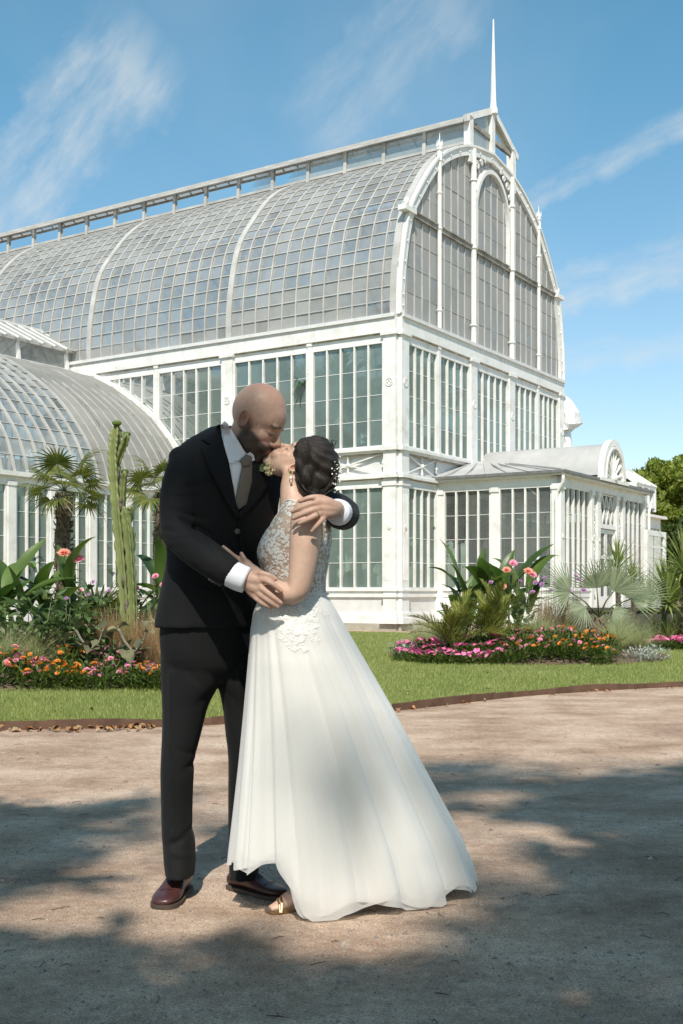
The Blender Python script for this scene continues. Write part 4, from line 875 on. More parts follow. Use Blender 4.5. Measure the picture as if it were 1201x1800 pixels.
# ---- shared meshes
canna_m = [mk('leaf', *strip(1, 0.27, e0, e1, 12, 4, 0.34, 0.035, power=pw, seed=i), M_canna) for i, (e0, e1, pw) in enumerate(((82, 35, 1.2), (75, 5, 1.5), (85, 62, 1.0), (60, 10, 1.0), (72, -20, 1.6), (80, 50, 2)))]
ovate = lambda t: max(0.02, math.sin(math.pi * t ** 0.7) * (1 - 0.25 * t))
dahl_m = [mk('leaf', *strip(1, 0.5, e0, e1, 5, 2, 0.35, 0.05, prof=ovate, seed=i), M_dleaf) for i, (e0, e1) in enumerate(((50, -10), (30, -35), (65, 10), (15, -50)))]
def fan_mesh(mat, n=34, span=300, fused=0.5, droop=0.35, wid=1.0, fold=0.3, pet=0.7, seed=0, ragged=0.1):
    rr = random.Random(seed); vs = []; fs = []; mi = []
    tv, tf = tube_geo([(0, 0, 0), (pet * 0.5, 0, 0.03), (pet, 0, 0.0)], [0.02, 0.014, 0.012], 5); vs += tv; fs += tf; mi += [1] * len(tf)
    for k in range(n):
        a = R(-span / 2 + span * (k + 0.5) / n); da = R(span / n) * 0.52 * wid; L = 1.0 * (0.72 + 0.28 * math.cos(a * 0.5)) * rr.uniform(1 - ragged, 1.03); b = len(vs)
        dr = droop * rr.uniform(0.6, 1.4)
        def pt(r, ang, z=0): return Vector((pet + r * math.cos(ang), r * math.sin(ang), z))
        zz = lambda r: 0.10 * r - dr * max(0, r - 0.35) ** 2 * 1.4 - 0.05 * abs(math.sin(a)) * r
        r1, r2, r3 = L * fused * 0.5, L * fused, L * 0.82; fd = fold * 0.06
        for r, w in ((0.01, 1), (r1, 1), (r2, 1), (r3, 0.42 * fused / 0.82 * 1.2), (L, 0.03)):
            h = fd * (r / L) if r < r3 else 0
            vs += [pt(r, a - da * w, zz(r)), pt(r, a, zz(r) + h), pt(r, a + da * w, zz(r))]
        for i in range(4):
            q = b + 3 * i; fs += [(q, q + 1, q + 4, q + 3), (q + 1, q + 2, q + 5, q + 4)]; mi += [0, 0]
    return mk('fan_leaf', vs, fs, [mat, M_stem], mi)
trach_m = [fan_mesh(M_fan, 24, 270, 0.42, 0.7, 1.0, 0.4, 1.15, s, .2) for s in range(3)]
silv_m = [fan_mesh(M_silver, 24, 190, 0.42, 0.08, 1.0, 0.5, 0.42, s) for s in range(3)]
def frond_mesh(mat, L=1.0, n=34, e0=75, e1=-5, seed=0, lw=0.02, ll=0.33, vee=35):
    rr = random.Random(seed); pts = []; x = z = 0
    for i in range(n + 1):
        t = i / n; e = R(e0 + (e1 - e0) * t ** 1.3); pts.append((Vector((x, 0, z)), e)); x += math.cos(e) * L / n; z += math.sin(e) * L / n
    vs, fs = tube_geo([p for p, _ in pts[::4]], [0.012 * L * (1 - 0.8 * i / (n / 4)) for i in range(len(pts[::4]))], 5); mi = [1] * len(fs)
    for i in range(4, n + 1):
        t = i / n; p, e = pts[i]; fw = Vector((math.cos(e), 0, math.sin(e))); nn = Vector((-math.sin(e), 0, math.cos(e)))
        for sg in (-1, 1):
            l = ll * L * (0.35 + math.sin(math.pi * min(1, t * 0.9 + 0.12)) * 0.7) * rr.uniform(0.85, 1.1); al = R(rr.uniform(38, 58) * (1 - 0.5 * t)); v = R(rr.uniform(vee - 12, vee + 12))
            d = fw * math.cos(al) + (Vector((0, sg, 0)) * math.cos(v) + nn * math.sin(v)) * math.sin(al); wv = d.cross(nn).normalized() * lw * L / 2; b = len(vs)
            m = p + d * l * 0.5 + Vector((0, 0, 0.0)); tp = p + d * l - Vector((0, 0, l * 0.12)); vs += [p - wv * 0.5, p + wv * 0.5, m + wv, m - wv, tp]; fs += [(b, b + 1, b + 2, b + 3), (b + 3, b + 2, b + 4)]; mi += [0, 0]
    return mk('frond', vs, fs, [mat, M_stem], mi, False)
phx_m = [frond_mesh(M_frond, 1.0, 34, e0, e1, s) for s, (e0, e1) in enumerate(((85, 40), (70, 5), (55, -20), (80, 20)))]
arec_m = [frond_mesh(M_inner, 1.0, 30, e0, e1, s, 0.03, 0.4) for s, (e0, e1) in enumerate(((80, 0), (60, -30), (70, 20)))]
def tuft_mesh(mat, n, h, spread, w, droop=1.0, seed=0, segs=4, base=0.08):
    rr = random.Random(seed); vs = []; fs = []
    for k in range(n):
        az = rr.uniform(0, 6.283); l = h * rr.uniform(0.6, 1.15); e0 = R(90 - rr.random() ** 0.8 * spread); e1 = e0 - R(droop * rr.uniform(35, 110)); b0 = rr.random() ** 0.5 * base; a2 = rr.uniform(0, 6.283)
        p = Vector((b0 * math.cos(a2), b0 * math.sin(a2), 0)); b = len(vs); sd = Vector((-math.sin(az), math.cos(az), 0)) * w / 2
        for i in range(segs + 1):
            t = i / segs; ww = sd * (1 - t * 0.85); vs += [p - ww, p + ww]; e = e0 + (e1 - e0) * t ** 1.5; p = p + Vector((math.cos(az) * math.cos(e), math.sin(az) * math.cos(e), math.sin(e))) * l / segs
        for i in range(segs): q = b + 2 * i; fs.append((q, q + 1, q + 3, q + 2))
    return mk('blades', vs, fs, mat, None, False)
feath_m = [tuft_mesh(M_feather, 1100, 0.66, 62, 0.006, 1.0, s, 4, 0.1) for s in range(2)]
brown_m = [tuft_mesh(M_brown, 500, 0.75, 32, 0.006, 0.35, s, 3, 0.10) for s in range(2)]
def rosette_mesh(mat, n=70, L=0.55, w=0.04, seed=0):
    rr = random.Random(seed); vs = []; fs = []
    for k in range(n):
        t = k / n; el = 88 - 125 * t ** 0.9; az = k * 2.39996; l = L * rr.uniform(0.8, 1.1) * (0.75 + 0.5 * math.sin(math.pi * min(1, t + .2)))
        sv, sf = strip(l, w, el + 6, el - 8 - 14 * t, 3, 2, 0.35, prof=lambda q: max(0.05, (1 - q ** 2) * (0.55 + 0.9 * q * (q < 0.5) + 0.45 * (q >= .5)))); b = len(vs); rm = Matrix.Rotation(az, 3, 'Z')
        vs += [rm @ v + Vector((0, 0, 0.12 * (1 - t))) for v in sv]; fs += [tuple(i + b for i in f) for f in sf]
    return mk('leaf_rosette', vs, fs, mat, None, False)
yuc_m = [rosette_mesh(M_yucca, 75, 0.55, 0.045, s) for s in range(3)]
def bedding_mesh(mat, n=70, h=0.27, spread=0.2, ll=0.10, lw=0.025, seed=0):
    rr = random.Random(seed); vs = []; fs = []
    for k in range(n):
        a = rr.uniform(0, 6.283); q = rr.random() ** 0.6; z = h * rr.uniform(0.08, 0.95) * (1 - 0.35 * q * q); p = Vector((spread * q * math.cos(a), spread * q * math.sin(a), z)); l = ll * rr.uniform(0.7, 1.3)
        sv, sf = strip(l, lw * rr.uniform(0.8, 1.3), rr.uniform(10, 75), rr.uniform(-40, 30), 3, 2, 0.3); b = len(vs); rm = Matrix.Rotation(a + rr.uniform(-1, 1), 3, 'Z')
        vs += [p + rm @ v for v in sv]; fs += [tuple(i + b for i in f) for f in sf]
    for k in range(7):
        a = rr.uniform(0, 6.283); q = rr.uniform(0.3, 0.9); tv, tf = tube_geo([(0, 0, -0.05), (spread * q * 0.6 * math.cos(a), spread * q * 0.6 * math.sin(a), h * 0.6), (spread * q * math.cos(a), spread * q * math.sin(a), h)], [0.005, 0.004, 0.003], 4); b = len(vs); vs += tv; fs += [tuple(i + b for i in f) for f in tf]
    return mk('foliage', vs, fs, mat, None, False)
bed_m = [bedding_mesh(M_bedleaf, 110, 0.27, 0.2, 0.10, 0.024, s) for s in range(4)]
pet_m = [bedding_mesh(M_bedleaf, 110, 0.17, 0.24, 0.07, 0.035, 10 + s) for s in range(4)]
dus_m = [bedding_mesh(M_dusty, 200, 0.22, 0.24, 0.07, 0.016, 20 + s) for s in range(2)]
def flower_mesh(mat, kind, seed=0):
    rr = random.Random(seed); vs = []; fs = []; mi = []
    if kind == 'straw': rings = [(13, 0.034, 12), (11, 0.030, 35), (8, 0.022, 60)]; wd = 0.014
    elif kind == 'dahlia': rings = [(16, 0.085, 5), (15, 0.08, 22), (13, 0.07, 40), (10, 0.055, 58), (7, 0.04, 75)]; wd = 0.03
    else: rings = [(5, 0.04, 8)]; wd = 0.052
    for n, l, el in rings:
        for k in range(n):
            sv, sf = strip(l * rr.uniform(0.9, 1.1), wd, el + 12, el - 12 if kind != 'petunia' else el - 25, 3, 2, 0.25 if kind != 'petunia' else 0.1, prof=(lambda q: max(0.12, math.sin(math.pi * (0.15 + 0.8 * q)) ** 0.7)) if kind != 'petunia' else (lambda q: 0.2 + 0.95 * q ** 0.8))
            rm = Matrix.Rotation(6.283 * (k + rr.uniform(-.15, .15)) / n + el, 3, 'Z'); b = len(vs); vs += [rm @ v for v in sv]; fs += [tuple(i + b for i in f) for f in sf]; mi += [0] * len(sf)
    cv, cf = ell_geo((0, 0, 0.004), (0.011, 0.011, 0.007) if kind == 'straw' else (0.008, 0.008, 0.004), 8, 4); b = len(vs); vs += cv; fs += [tuple(i + b for i in f) for f in cf]; mi += [1] * len(cf)
    return mk('flower', vs, fs, [mat, M_yel], mi, False)
fl = {c: [flower_mesh(m, 'straw', s) for s in range(2)] for c, m in (('pink', M_pink), ('orange', M_orange), ('lilac', M_lilac))}
fl['hot'] = [flower_mesh(M_hot, 'petunia', s) for s in range(3)]; fl['peach'] = [flower_mesh(M_peach, 'dahlia', 1)]; fl['rose'] = [flower_mesh(M_pink, 'dahlia', 2)]
stemless = mk('stem', *tube_geo([(0, 0, 0), (0.01, 0, 0.5), (0, 0, 1)], [0.008, 0.006, 0.005], 5), M_stem)

def canna(x, y, label, n=11, h=1.0, L=0.85, seed=0, spread=0.28, stems=4, group=None, z=None):
    rr = random.Random(seed); z0 = bed_h(x, y) - 0.03 if z is None else z; t = thing('canna_plant', label, 'plant', (x, y, z0), 0, group)
    ss = [(rr.uniform(-spread, spread), rr.uniform(-spread * .6, spread * .6), rr.uniform(0.75, 1.05) * h) for _ in range(stems)]
    for sx, sy, sh in ss: obj_from('stem', stemless, t, loc=(sx, sy, 0), scale=(1.6, 1.6, sh))
    for k in range(n):
        sx, sy, sh = ss[k % stems]; lv = rr.uniform(0.25, 1.0); obj_from('leaf', rr.choice(canna_m), t, loc=(sx, sy, sh * lv), rot=(rr.uniform(-.3, .3), rr.uniform(-.15, .5), rr.uniform(0, 6.283)), scale=L * rr.uniform(0.75, 1.1))
    return t
def dahlia(x, y, label, w, h, nl, flowers, seed=0, ll=0.17, name='dahlia_plant', stemn=9):
    rr = random.Random(seed); t = thing(name, label, 'plant', (x, y, bed_h(x, y) - 0.03))
    for k in range(stemn): obj_from('stem', stemless, t, loc=(rr.uniform(-w, w) * .35, rr.uniform(-w, w) * .3, 0), rot=(rr.uniform(-.25, .25), rr.uniform(-.35, .35), 0), scale=(1, 1, h * rr.uniform(.7, .95)))
    for k in range(nl):
        a = rr.uniform(0, 6.283); q = rr.random() ** 0.5; zz = h * rr.uniform(0.1, 1) * (1 - 0.25 * q); obj_from('leaf', rr.choice(dahl_m), t, loc=(w * q * math.cos(a) * .8, w * .7 * q * math.sin(a) * .8, zz), rot=(rr.uniform(-.3, .3), rr.uniform(-.3, .3), a + rr.uniform(-.9, .9)), scale=ll * rr.uniform(.7, 1.35))
    for (dx, dz, c, s) in flowers:
        f = obj_from('flower', rr.choice(fl[c]), t, loc=(dx, -0.25, dz), rot=(rr.uniform(0.5, 1.1), rr.uniform(-.3, .3), rr.uniform(-.4, .4)), scale=s); obj_from('stem', stemless, t, loc=(dx * 0.8, -0.2, dz * 0.5), rot=(0.1, 0, 0), scale=(0.6, 0.6, dz * 0.5))
    return t
def bedding(x, y, label, group, meshes, cols, nf, name, seed, sc_=1.0, fs_=1.0, fh=0.27, fr=0.17):
    rr = random.Random(seed); t = thing(name, label, 'flower', (x, y, bed_h(x, y) - 0.02), rr.uniform(0, 6), group); obj_from('foliage', rr.choice(meshes), t, scale=sc_)
    for k in range(nf):
        a = rr.uniform(0, 6.283); q = rr.random() ** 0.5; obj_from('flower', rr.choice(fl[rr.choice(cols)]), t, loc=(fr * q * math.cos(a), fr * q * math.sin(a), fh * sc_ * rr.uniform(0.85, 1.2) * (1 - 0.25 * q)), rot=(rr.uniform(-.7, .7), rr.uniform(-.7, .7), rr.uniform(0, 6)), scale=fs_ * rr.uniform(0.75, 1.1))
    return t
def tuft(x, y, meshes, label, s, name='grass_tuft', seed=0, group=None, zs=1.0):
    t = thing(name, label, 'grass', (x, y, bed_h(x, y) - 0.02), seed * 1.3, group); obj_from('blades', meshes[seed % len(meshes)], t, scale=(s, s, s * zs)); return t
def X(px, d): return (px - 600) / F * d
ORD = ('first', 'second', 'third', 'fourth', 'fifth', 'sixth', 'seventh', 'eighth', 'ninth', 'tenth'); ROW = ('front row', 'second row', 'third row', 'back row')

# ---- left bed
k = 0
for row, (d0, n) in enumerate(((12.0, 9), (12.3, 9), (12.65, 8), (13.0, 6))):
    oi_ = 0
    for i in range(n):
        px = 0 + (300 / (n - 1)) * i + random.uniform(-12, 12); d = d0 + random.uniform(-.1, .1) + (0.10 if px < 60 else 0)
        if row >= 2 and (px < 75): continue
        if 75 < px < 165: col, nm, lb, gp = ['orange'], 'orange_strawflower', 'orange strawflower plant in the front rows of the left bed', 'orange strawflowers in left bed'
        elif px > 250: col, nm, lb, gp = ['orange', 'pink', 'orange'], 'mixed_strawflower', 'strawflower plant with orange and pink heads beside the groom', 'mixed strawflowers beside the groom'
        elif px < 75: col, nm, lb, gp = ['pink', 'pink', 'orange'], 'pink_strawflower', 'pink strawflower plant at the left end of the left bed', 'pink strawflowers at far left'
        else: col, nm, lb, gp = ['pink', 'pink', 'pink', 'lilac'], 'pink_strawflower', 'pink strawflower plant in front of the felt-leaved shrub', 'pink strawflowers before the felt shrub'
        lb = ('orange' if 75 < px < 165 else 'mixed orange and pink' if px > 250 else 'pink') + ' strawflower plant, %s from left in %s of left bed' % (ORD[oi_], ROW[row]); oi_ += 1
        bedding(X(px, d), d, lb, gp, bed_m, col, random.randint(7, 12), nm, k, 1.0, 1.05); k += 1
tuft(X(15, 12.75), 12.75, feath_m, 'pale feathery grass tuft at the left edge behind pink flowers', 0.9, seed=0); tuft(X(62, 12.95), 12.95, feath_m, 'pale feathery grass tuft in front of the dahlia leaves', 0.85, seed=1)
canna(X(28, 13.6), 13.6, 'large canna with broad green leaves at the left edge', 14, 1.0, .78, 3); canna(X(85, 14.0), 14.0, 'canna with upright leaves beside pink dahlias left of the cactus', 11, 1.0, .8, 8)
canna(X(-35, 14.6), 14.6, 'canna clump half cut off by the left edge', 8, 1.05, 0.9, 12)
canna(X(262, 14.6), 14.6, 'canna with glossy upright leaves right of the cactus', 8, .95, 0.75, 15, 0.18, 3)
dahlia(X(75, 13.2), 13.2, 'leafy green dahlia bush below the canna leaves', 0.6, 0.9, 150, [], 4, 0.2)
dahlia(X(128, 14.1), 14.1, 'dahlia with two big salmon pink blooms left of the cactus', 0.45, 1.05, 110, [(-0.05, 1.30, 'peach', 1.0), (0.14, 1.22, 'rose', .95), (0.5, 0.85, 'lilac', .8), (0.25, .8, 'lilac', .8)], 5, 0.16)
dahlia(X(262, 14.0), 14.0, 'bushy plant with small pink flowers right of the cactus', 0.45, 0.95, 110, [(0.12, 1.05, 'rose', .55), (0.2, 0.95, 'pink', 1), (-.1, .9, 'pink', 1)], 6, 0.14)
dahlia(X(30, 13.0), 13.0, 'low leafy plant with grey green leaves at the left edge', 0.45, 0.6, 90, [], 41, 0.16)
dahlia(X(118, 13.1), 13.1, 'leafy plant with mid green leaves left of the felt shrub', 0.45, 0.75, 110, [(0.05, .78, 'lilac', .8)], 42, 0.17)
dahlia(X(200, 13.9), 13.9, 'leafy plant with small lilac flowers at the back of the cactus', 0.5, 0.85, 110, [(-.2, .95, 'lilac', .9), (.25, .9, 'lilac', .9), (-.35, .85, 'pink', .9)], 43, 0.13)
dahlia(X(180, 12.95), 12.95, 'low leafy plant between the two felt shrubs', 0.4, 0.42, 70, [], 44, 0.12)
for i, (px, d, s) in enumerate(((165, 13.3, .8), (195, 13.5, .85), (245, 13.3, .9), (275, 13.2, .95), (285, 12.9, .8))): tuft(X(px, d), d, brown_m, 'bronze sedge tuft, %s from left around the foot of the cactus' % ORD[i], s, 'sedge_tuft', i, 'bronze sedge tufts around the cactus')
# felt-leaved shrubs
kal_prof = lambda t: max(0.04, (0.25 + 0.85 * math.sin(math.pi * t ** 0.7)) * (1 - t ** 4) * (1 + 0.10 * math.sin(t * 22)))
kal_m = [mk('leaf', *strip(1, 0.85, e0, e1, 10, 4, 0.5, 0.12, prof=kal_prof, seed=i), M_kal) for i, (e0, e1) in enumerate(((35, -30), (10, -55), (60, 10), (-10, -60)))]
def felt_shrub(x, y, label, seed, h=0.6):
    rr = random.Random(seed); t = thing('felt_shrub', label, 'plant', (x, y, bed_h(x, y) - 0.03))
    brs = [[(0, 0, 0), (0.01, 0, h * .45), (-0.10, 0, h * .72), (-0.16, -.02, h * .95)], [(0.01, 0, h * .45), (0.1, 0.02, h * .7), (0.15, 0, h * .95)], [(0, 0, h * .3), (-.05, -.08, h * .55)], [(0, 0, h * .4), (.06, -.1, h * .6)]]
    for b in brs:
        m = MB(); m.tube([tuple(q) for q in cat(b, 4)], 0.016 if b[0][2] == 0 else 0.010, 7); m.build('branch', M_kstem, t, smooth=True)
    for k in range(34):
        b = brs[k % 4]; p = b[-1] if k < 8 else b[1]; a = k * 2.4 + rr.uniform(-.3, .3); obj_from('leaf', rr.choice(kal_m), t, loc=(p[0], p[1], p[2] - 0.05 * (k // 4)), rot=(rr.uniform(-.3, .3), rr.uniform(-.3, .3), a), scale=rr.uniform(.12, .21))
felt_shrub(X(158, 12.75), 12.75, 'felt-leaved shrub with drooping brownish leaves left of cactus foot', 1, .55); felt_shrub(X(234, 12.7), 12.7, 'felt-leaved shrub with forked pale stem nearest the groom', 2, .62)
# tall cactus-like euphorbia
M_cactus = simple('cactus_skin', (0.13, 0.165, 0.055), (0.23, 0.26, 0.10), rough=0.6, scale=7, bump=0.3, bscale=25)
M_scab = simple('cactus_scab', (0.03, 0.025, 0.02), (0.22, 0.19, 0.15), rough=0.9, scale=12)
def cactus_col(mb, path, rad, ribs=4, rot=0.5):
    pts = [Vector(q[:3]) for q in path]; n = 40; m = len(pts); T, U = frames(pts); vs = []; fs = []
    for i in range(m):
        S = T[i].cross(U[i]); t = i / (m - 1); taper = min(1, (1 - t) * 9 + 0.25) * (0.8 + 0.2 * min(1, t * 8)); sca = 1 + 0.22 * math.sin(i * 1.75)
        for k in range(n):
            a = 2 * math.pi * k / n; c = abs(math.cos((a + rot) * ribs / 2)); r = rad[i] * taper * (0.30 + 0.70 * c ** 2.6 * (1 + (sca - 1) * c ** 8)); vs.append(pts[i] + S * r * math.cos(a) + U[i] * r * math.sin(a))
    for i in range(m - 1):
        for k in range(n): fs.append((i * n + k, i * n + (k + 1) % n, (i + 1) * n + (k + 1) % n, (i + 1) * n + k))
    fs.append(tuple(range(n - 1, -1, -1))); fs.append(tuple((m - 1) * n + k for k in range(n))); mb.add(vs, fs)
CD = 13.6; c0 = P(222, 1085, CD)
cact = thing('cactus', 'tall ribbed green cactus rising high above the left flower bed', 'cactus', (c0.x, CD, 0.1))
def crel(px, py, dd=0): return P(px, py, CD + dd) - Vector((c0.x, CD, 0.1))
for path, r0 in (([(224, 1130), (220, 1060), (214, 980), (206, 900), (202, 840), (200, 800), (203, 770), (205, 744)], 0.076), ([(234, 1130), (233, 1060), (230, 1000), (224, 930), (217, 890)], 0.058),
                 ([(206, 815), (212, 795), (219, 778), (223, 762)], 0.048), ([(216, 900), (216, 870), (218, 845), (219, 828)], 0.04), ([(222, 930), (228, 905), (226, 890)], 0.05), ([(226, 1000), (231, 950), (228, 925)], 0.05)):
    mb = MB(); cp = cat([(*crel(px, py, -0.05 * i if len(path) < 6 else 0),) for i, (px, py) in enumerate(path)], 10 if len(path) > 4 else 6); cactus_col(mb, cp, [r0] * len(cp)); mb.build('column', M_cactus, cact, smooth=True)
for px, py, r in ((213, 850, .05), (212, 885, .06), (208, 833, .04), (216, 1020, .05), (219, 960, .04), (222, 1065, .06)): mb = MB(); mb.sphere(crel(px, py, -.05), (r * .5, .025, r * 1.5), 7, 5); mb.build('scab', M_scab, cact)
for px, py, r in ((205, 744, .06), (223, 763, .05), (219, 829, .05)): m = MB(); m.sphere(crel(px, py, -.02), (r, r, r * .6), 9, 5); m.build('growing_tip', M_bedleaf, cact)
# windmill palms before the wing
def windmill_palm(px, d, ztop, label, seed, rt=0.12, L=0.46, n=17):
    rr = random.Random(seed); x = X(px, d); t = thing('windmill_palm', label, 'palm tree', (x, d, 0.03))
    mb = MB(); m = 24; mb.tube([(0.03 * math.sin(i * .3), 0, ztop * i / m) for i in range(m + 1)], [rt * (0.85 + 0.15 * rr.random() + 0.15 * i / m) for i in range(m + 1)], 14)
    for k in range(340):
        a = rr.uniform(0, 6.283); z = rr.uniform(0.05, ztop); r = rt * 0.95; p = Vector((r * math.cos(a), r * math.sin(a), z)); o = Vector((math.cos(a), math.sin(a), 0)); mb.tube([p, p + o * 0.035 + Vector((0, 0, .03)), p + o * 0.05 + Vector((rr.uniform(-.02, .02), 0, rr.uniform(-.04, .1)))], [0.018, 0.014, 0.004], 4)
    mb.build('trunk', M_fibre, t, smooth=True)
    for k in range(n):
        q = k / n; el = R(55 - 85 * q); az = k * 2.4 + rr.uniform(-.2, .2); obj_from('fan_leaf', rr.choice(trach_m), t, loc=(0, 0, ztop + 0.05), rot=(rr.uniform(-.5, .5), -el, az), scale=L * rr.uniform(.8, 1.1))
windmill_palm(112, 19.0, 2.72, 'windmill palm with shaggy trunk left of the tall cactus', 1); windmill_palm(284, 20.5, 2.85, 'windmill palm half hidden behind the groom', 2)
# low bluish fan palm and white planter behind the cactus
t = thing('dwarf_fan_palm', 'low grey green fan palm behind the cactus', 'palm tree', (X(172, 15.2), 15.2, 0.2))
for k in range(12): obj_from('fan_leaf', trach_m[k % 3], t, rot=(random.uniform(-.4, .4), -R(80 - 5 * k), k * 2.4), scale=0.55)
mb = MB(); mb.box((-.35, -.2, 0), (.35, .2, .06)); mb.box((-.35, -.2, .06), (-.3, .2, .5)); mb.box((.3, -.2, .06), (.35, .2, .5)); mb.box((-.3, -.2, .06), (.3, -.15, .5)); mb.box((-.3, .15, .06), (.3, .2, .5)); mb.box((-.4, -.25, .5), (.4, .25, .56))
ob = mb.build('garden_planter', M_white); ob.location = (X(192, 16.5), 16.5, bed_h(X(192, 16.5), 16.5)); tag(ob, 'white garden planter box half hidden behind the cactus', 'planter')

# ---- right bed
k = 100
for row, (d0, a, b, n) in enumerate(((16.35, 745, 885, 7), (16.8, 722, 890, 8), (17.3, 715, 880, 8), (17.8, 712, 800, 4))):
    for i in range(n):
        px = a + (b - a) * i / (n - 1) + random.uniform(-6, 6); d = d0 + random.uniform(-.12, .12) + (0.9 * max(0, 760 - px) / 45 if row == 0 else 0)
        bedding(X(px, d), d, 'bright pink petunia plant, %s from left in %s of right bed' % (ORD[i], ROW[row]), 'bright pink petunias in right bed', pet_m, ['hot'], random.randint(4, 8), 'petunia_plant', k, 1.0, 1.05, 0.2, 0.2); k += 1
for row, (d0, n) in enumerate(((16.25, 8), (16.6, 8), (17.0, 7))):
    for i in range(n):
        px = 900 + 165 * i / (n - 1) + random.uniform(-6, 6); d = d0 + random.uniform(-.1, .1); mix = i < n / 2
        bedding(X(px, d), d, ('pink and orange' if mix else 'orange') + ' strawflower plant, %s from left in %s of right bed' % (ORD[i], ROW[row]), 'pink and orange strawflowers in right bed' if mix else 'orange strawflowers in right bed', bed_m, ['pink', 'pink', 'orange'] if mix else ['orange', 'orange', 'orange', 'pink'], random.randint(4, 8), 'strawflower_plant', k, 1.05, 1.1); k += 1
for i, (px, d, s, lb) in enumerate(((738, 18.2, .8, 'soft pale grass tuft at the left end of the right bed'), (765, 18.6, .75, 'soft pale grass tuft left of the date palms'), (948, 17.5, .95, 'pale feathery grass tuft in the middle of the right bed'), (1000, 17.8, .8, 'pale grass tuft left of the silver fan palm trunk'), (1085, 17.4, 1.0, 'large pale grass tuft right of the silver fan palm'), (1120, 17.8, .95, 'pale grass tuft at the right end of the right bed'), (1060, 18.6, .9, 'pale grass tuft behind the silver fan palm trunk'))): tuft(X(px, d), d, feath_m, lb, s, seed=i + 3)
for i, (px, d, s) in enumerate(((960, 17.9, 1.05), (992, 18.0, 1.05))): tuft(X(px, d), d, brown_m, ('left', 'right')[i] + ' one of two upright bronze grass tufts in the right bed', s, 'sedge_tuft', i)
for i, (px, d, lb) in enumerate(((708, 18.0, 'silvery leaved plant at the left tip of the right bed'), (722, 17.4, 'silvery leaved plant beside petunias at left tip'), (1150, 16.9, 'silvery leaved plant at the right end of the right bed'), (1125, 16.6, 'grey leaved plant beside orange flowers at the bed edge'))):
    t = thing('silver_plant', lb, 'plant', (X(px, d), d, bed_h(X(px, d), d) - 0.01)); obj_from('foliage', dus_m[i % 2], t)
def date_palm(px, d, label, seed, n=13, L=1.0):
    rr = random.Random(seed); x = X(px, d); t = thing('date_palm', label, 'palm tree', (x, d, bed_h(x, d) - 0.02))
    for k in range(n): obj_from('frond', phx_m[(k + seed) % 4], t, loc=(0, 0, 0.05), rot=(rr.uniform(-.25, .25), rr.uniform(-.15, .2), k * 2.4 + rr.uniform(-.4, .4)), scale=L * rr.uniform(.75, 1.1))
date_palm(797, 17.1, 'small date palm with fine fronds left of the other one', 1, 14, .95); date_palm(868, 17.3, 'small date palm with fine fronds below the canna', 2, 16, 1.0)
canna(X(845, 18.6), 18.6, 'broad leaved canna behind the date palms in right bed', 20, 0.95, 0.88, 21, 0.5, 6); canna(X(905, 18.9), 18.9, 'canna with wide upright leaves before the porch windows', 9, 1.05, 0.95, 33, 0.25, 4)
dahlia(X(905, 18.1), 18.1, 'dahlia bush with salmon and pink blooms in the right bed', .5, .95, 140, [(-.07, 1.28, 'rose', .85), (-.17, 1.17, 'peach', .9), (.17, 1.15, 'peach', .95), (.24, 1.1, 'rose', .85), (-.24, .92, 'peach', .85), (-.42, .98, 'lilac', 1.2), (.05, 1.0, 'lilac', .9)], 9, 0.17)
dahlia(X(815, 18.2), 18.2, 'dark leafy bush left of the date palm fronds', .45, .8, 100, [], 10, 0.17)
dahlia(X(985, 18.6), 18.6, 'airy plant with small lilac flower heads in the right bed', .55, .75, 45, [(dx, dz, 'lilac', 1.5) for dx, dz in ((-.45, .98), (-.3, 1.05), (-.15, .95), (.05, 1.0), (.2, 1.08), (.28, .92), (.1, .85), (-.5, .82), (.35, 1.0), (-.2, .85), (.33, .85), (.25, 1.02), (-.35, .95), (.0, .9))], 11, 0.12, 'verbena_plant')
t = thing('silver_fan_palm', 'silver leaved fan palm with stiff fans in the right bed', 'palm tree', (X(1052, 17.9), 17.9, bed_h(X(1052, 17.9), 17.9) - .03))
mb = MB(); mb.tube([(0, 0, 0), (0, 0, .2), (0.0, 0, .42)], [.13, .15, .12], 12)
for q in range(70): a = random.uniform(0, 6.28); z = random.uniform(.02, .42); mb.tube([(.12 * math.cos(a), .12 * math.sin(a), z), (.18 * math.cos(a), .18 * math.sin(a), z + random.uniform(-.1, .05))], [.02, .006], 4)
mb.build('trunk', M_fibre, t, smooth=True)
fan_b = P(1052, 1085, 17.9) - Vector((X(1052, 17.9), 17.9, bed_h(X(1052, 17.9), 17.9) - .03))
fan_m2 = [fan_mesh(M_silver, 26, 165, 0.42, 0.06, 1.0, 0.5, 0.03, s, .12) for s in range(3)]
for i, (hx, hy, ang, sz, nx, nzz) in enumerate(((1004, 1042, 158, .60, .5, .5), (1049, 1036, 96, .55, .15, .1), (1077, 1041, 62, .62, -.3, .2), (1106, 1054, 22, .66, -.2, 1.3), (1030, 1066, 205, .45, .4, 1.0), (1075, 1075, -20, .40, -.3, 1.1))):
    hub = P(hx, hy, 17.75) - Vector((X(1052, 17.9), 17.9, bed_h(X(1052, 17.9), 17.9) - .03)); d = Vector((math.cos(R(ang)), -.15, math.sin(R(ang)))).normalized(); n = Vector((nx, -1, nzz)); n = (n - d * n.dot(d)).normalized()
    obj_from('fan_leaf', fan_m2[i % 3], t, loc=hub, rot=Matrix((d, n.cross(d), n)).transposed().to_quaternion(), scale=sz)
    m = MB(); m.tube([fan_b, fan_b.lerp(hub, .5) + Vector((0, 0, .05)), hub], [.016, .012, .010], 6); m.build('petiole', M_stem, t, smooth=True)
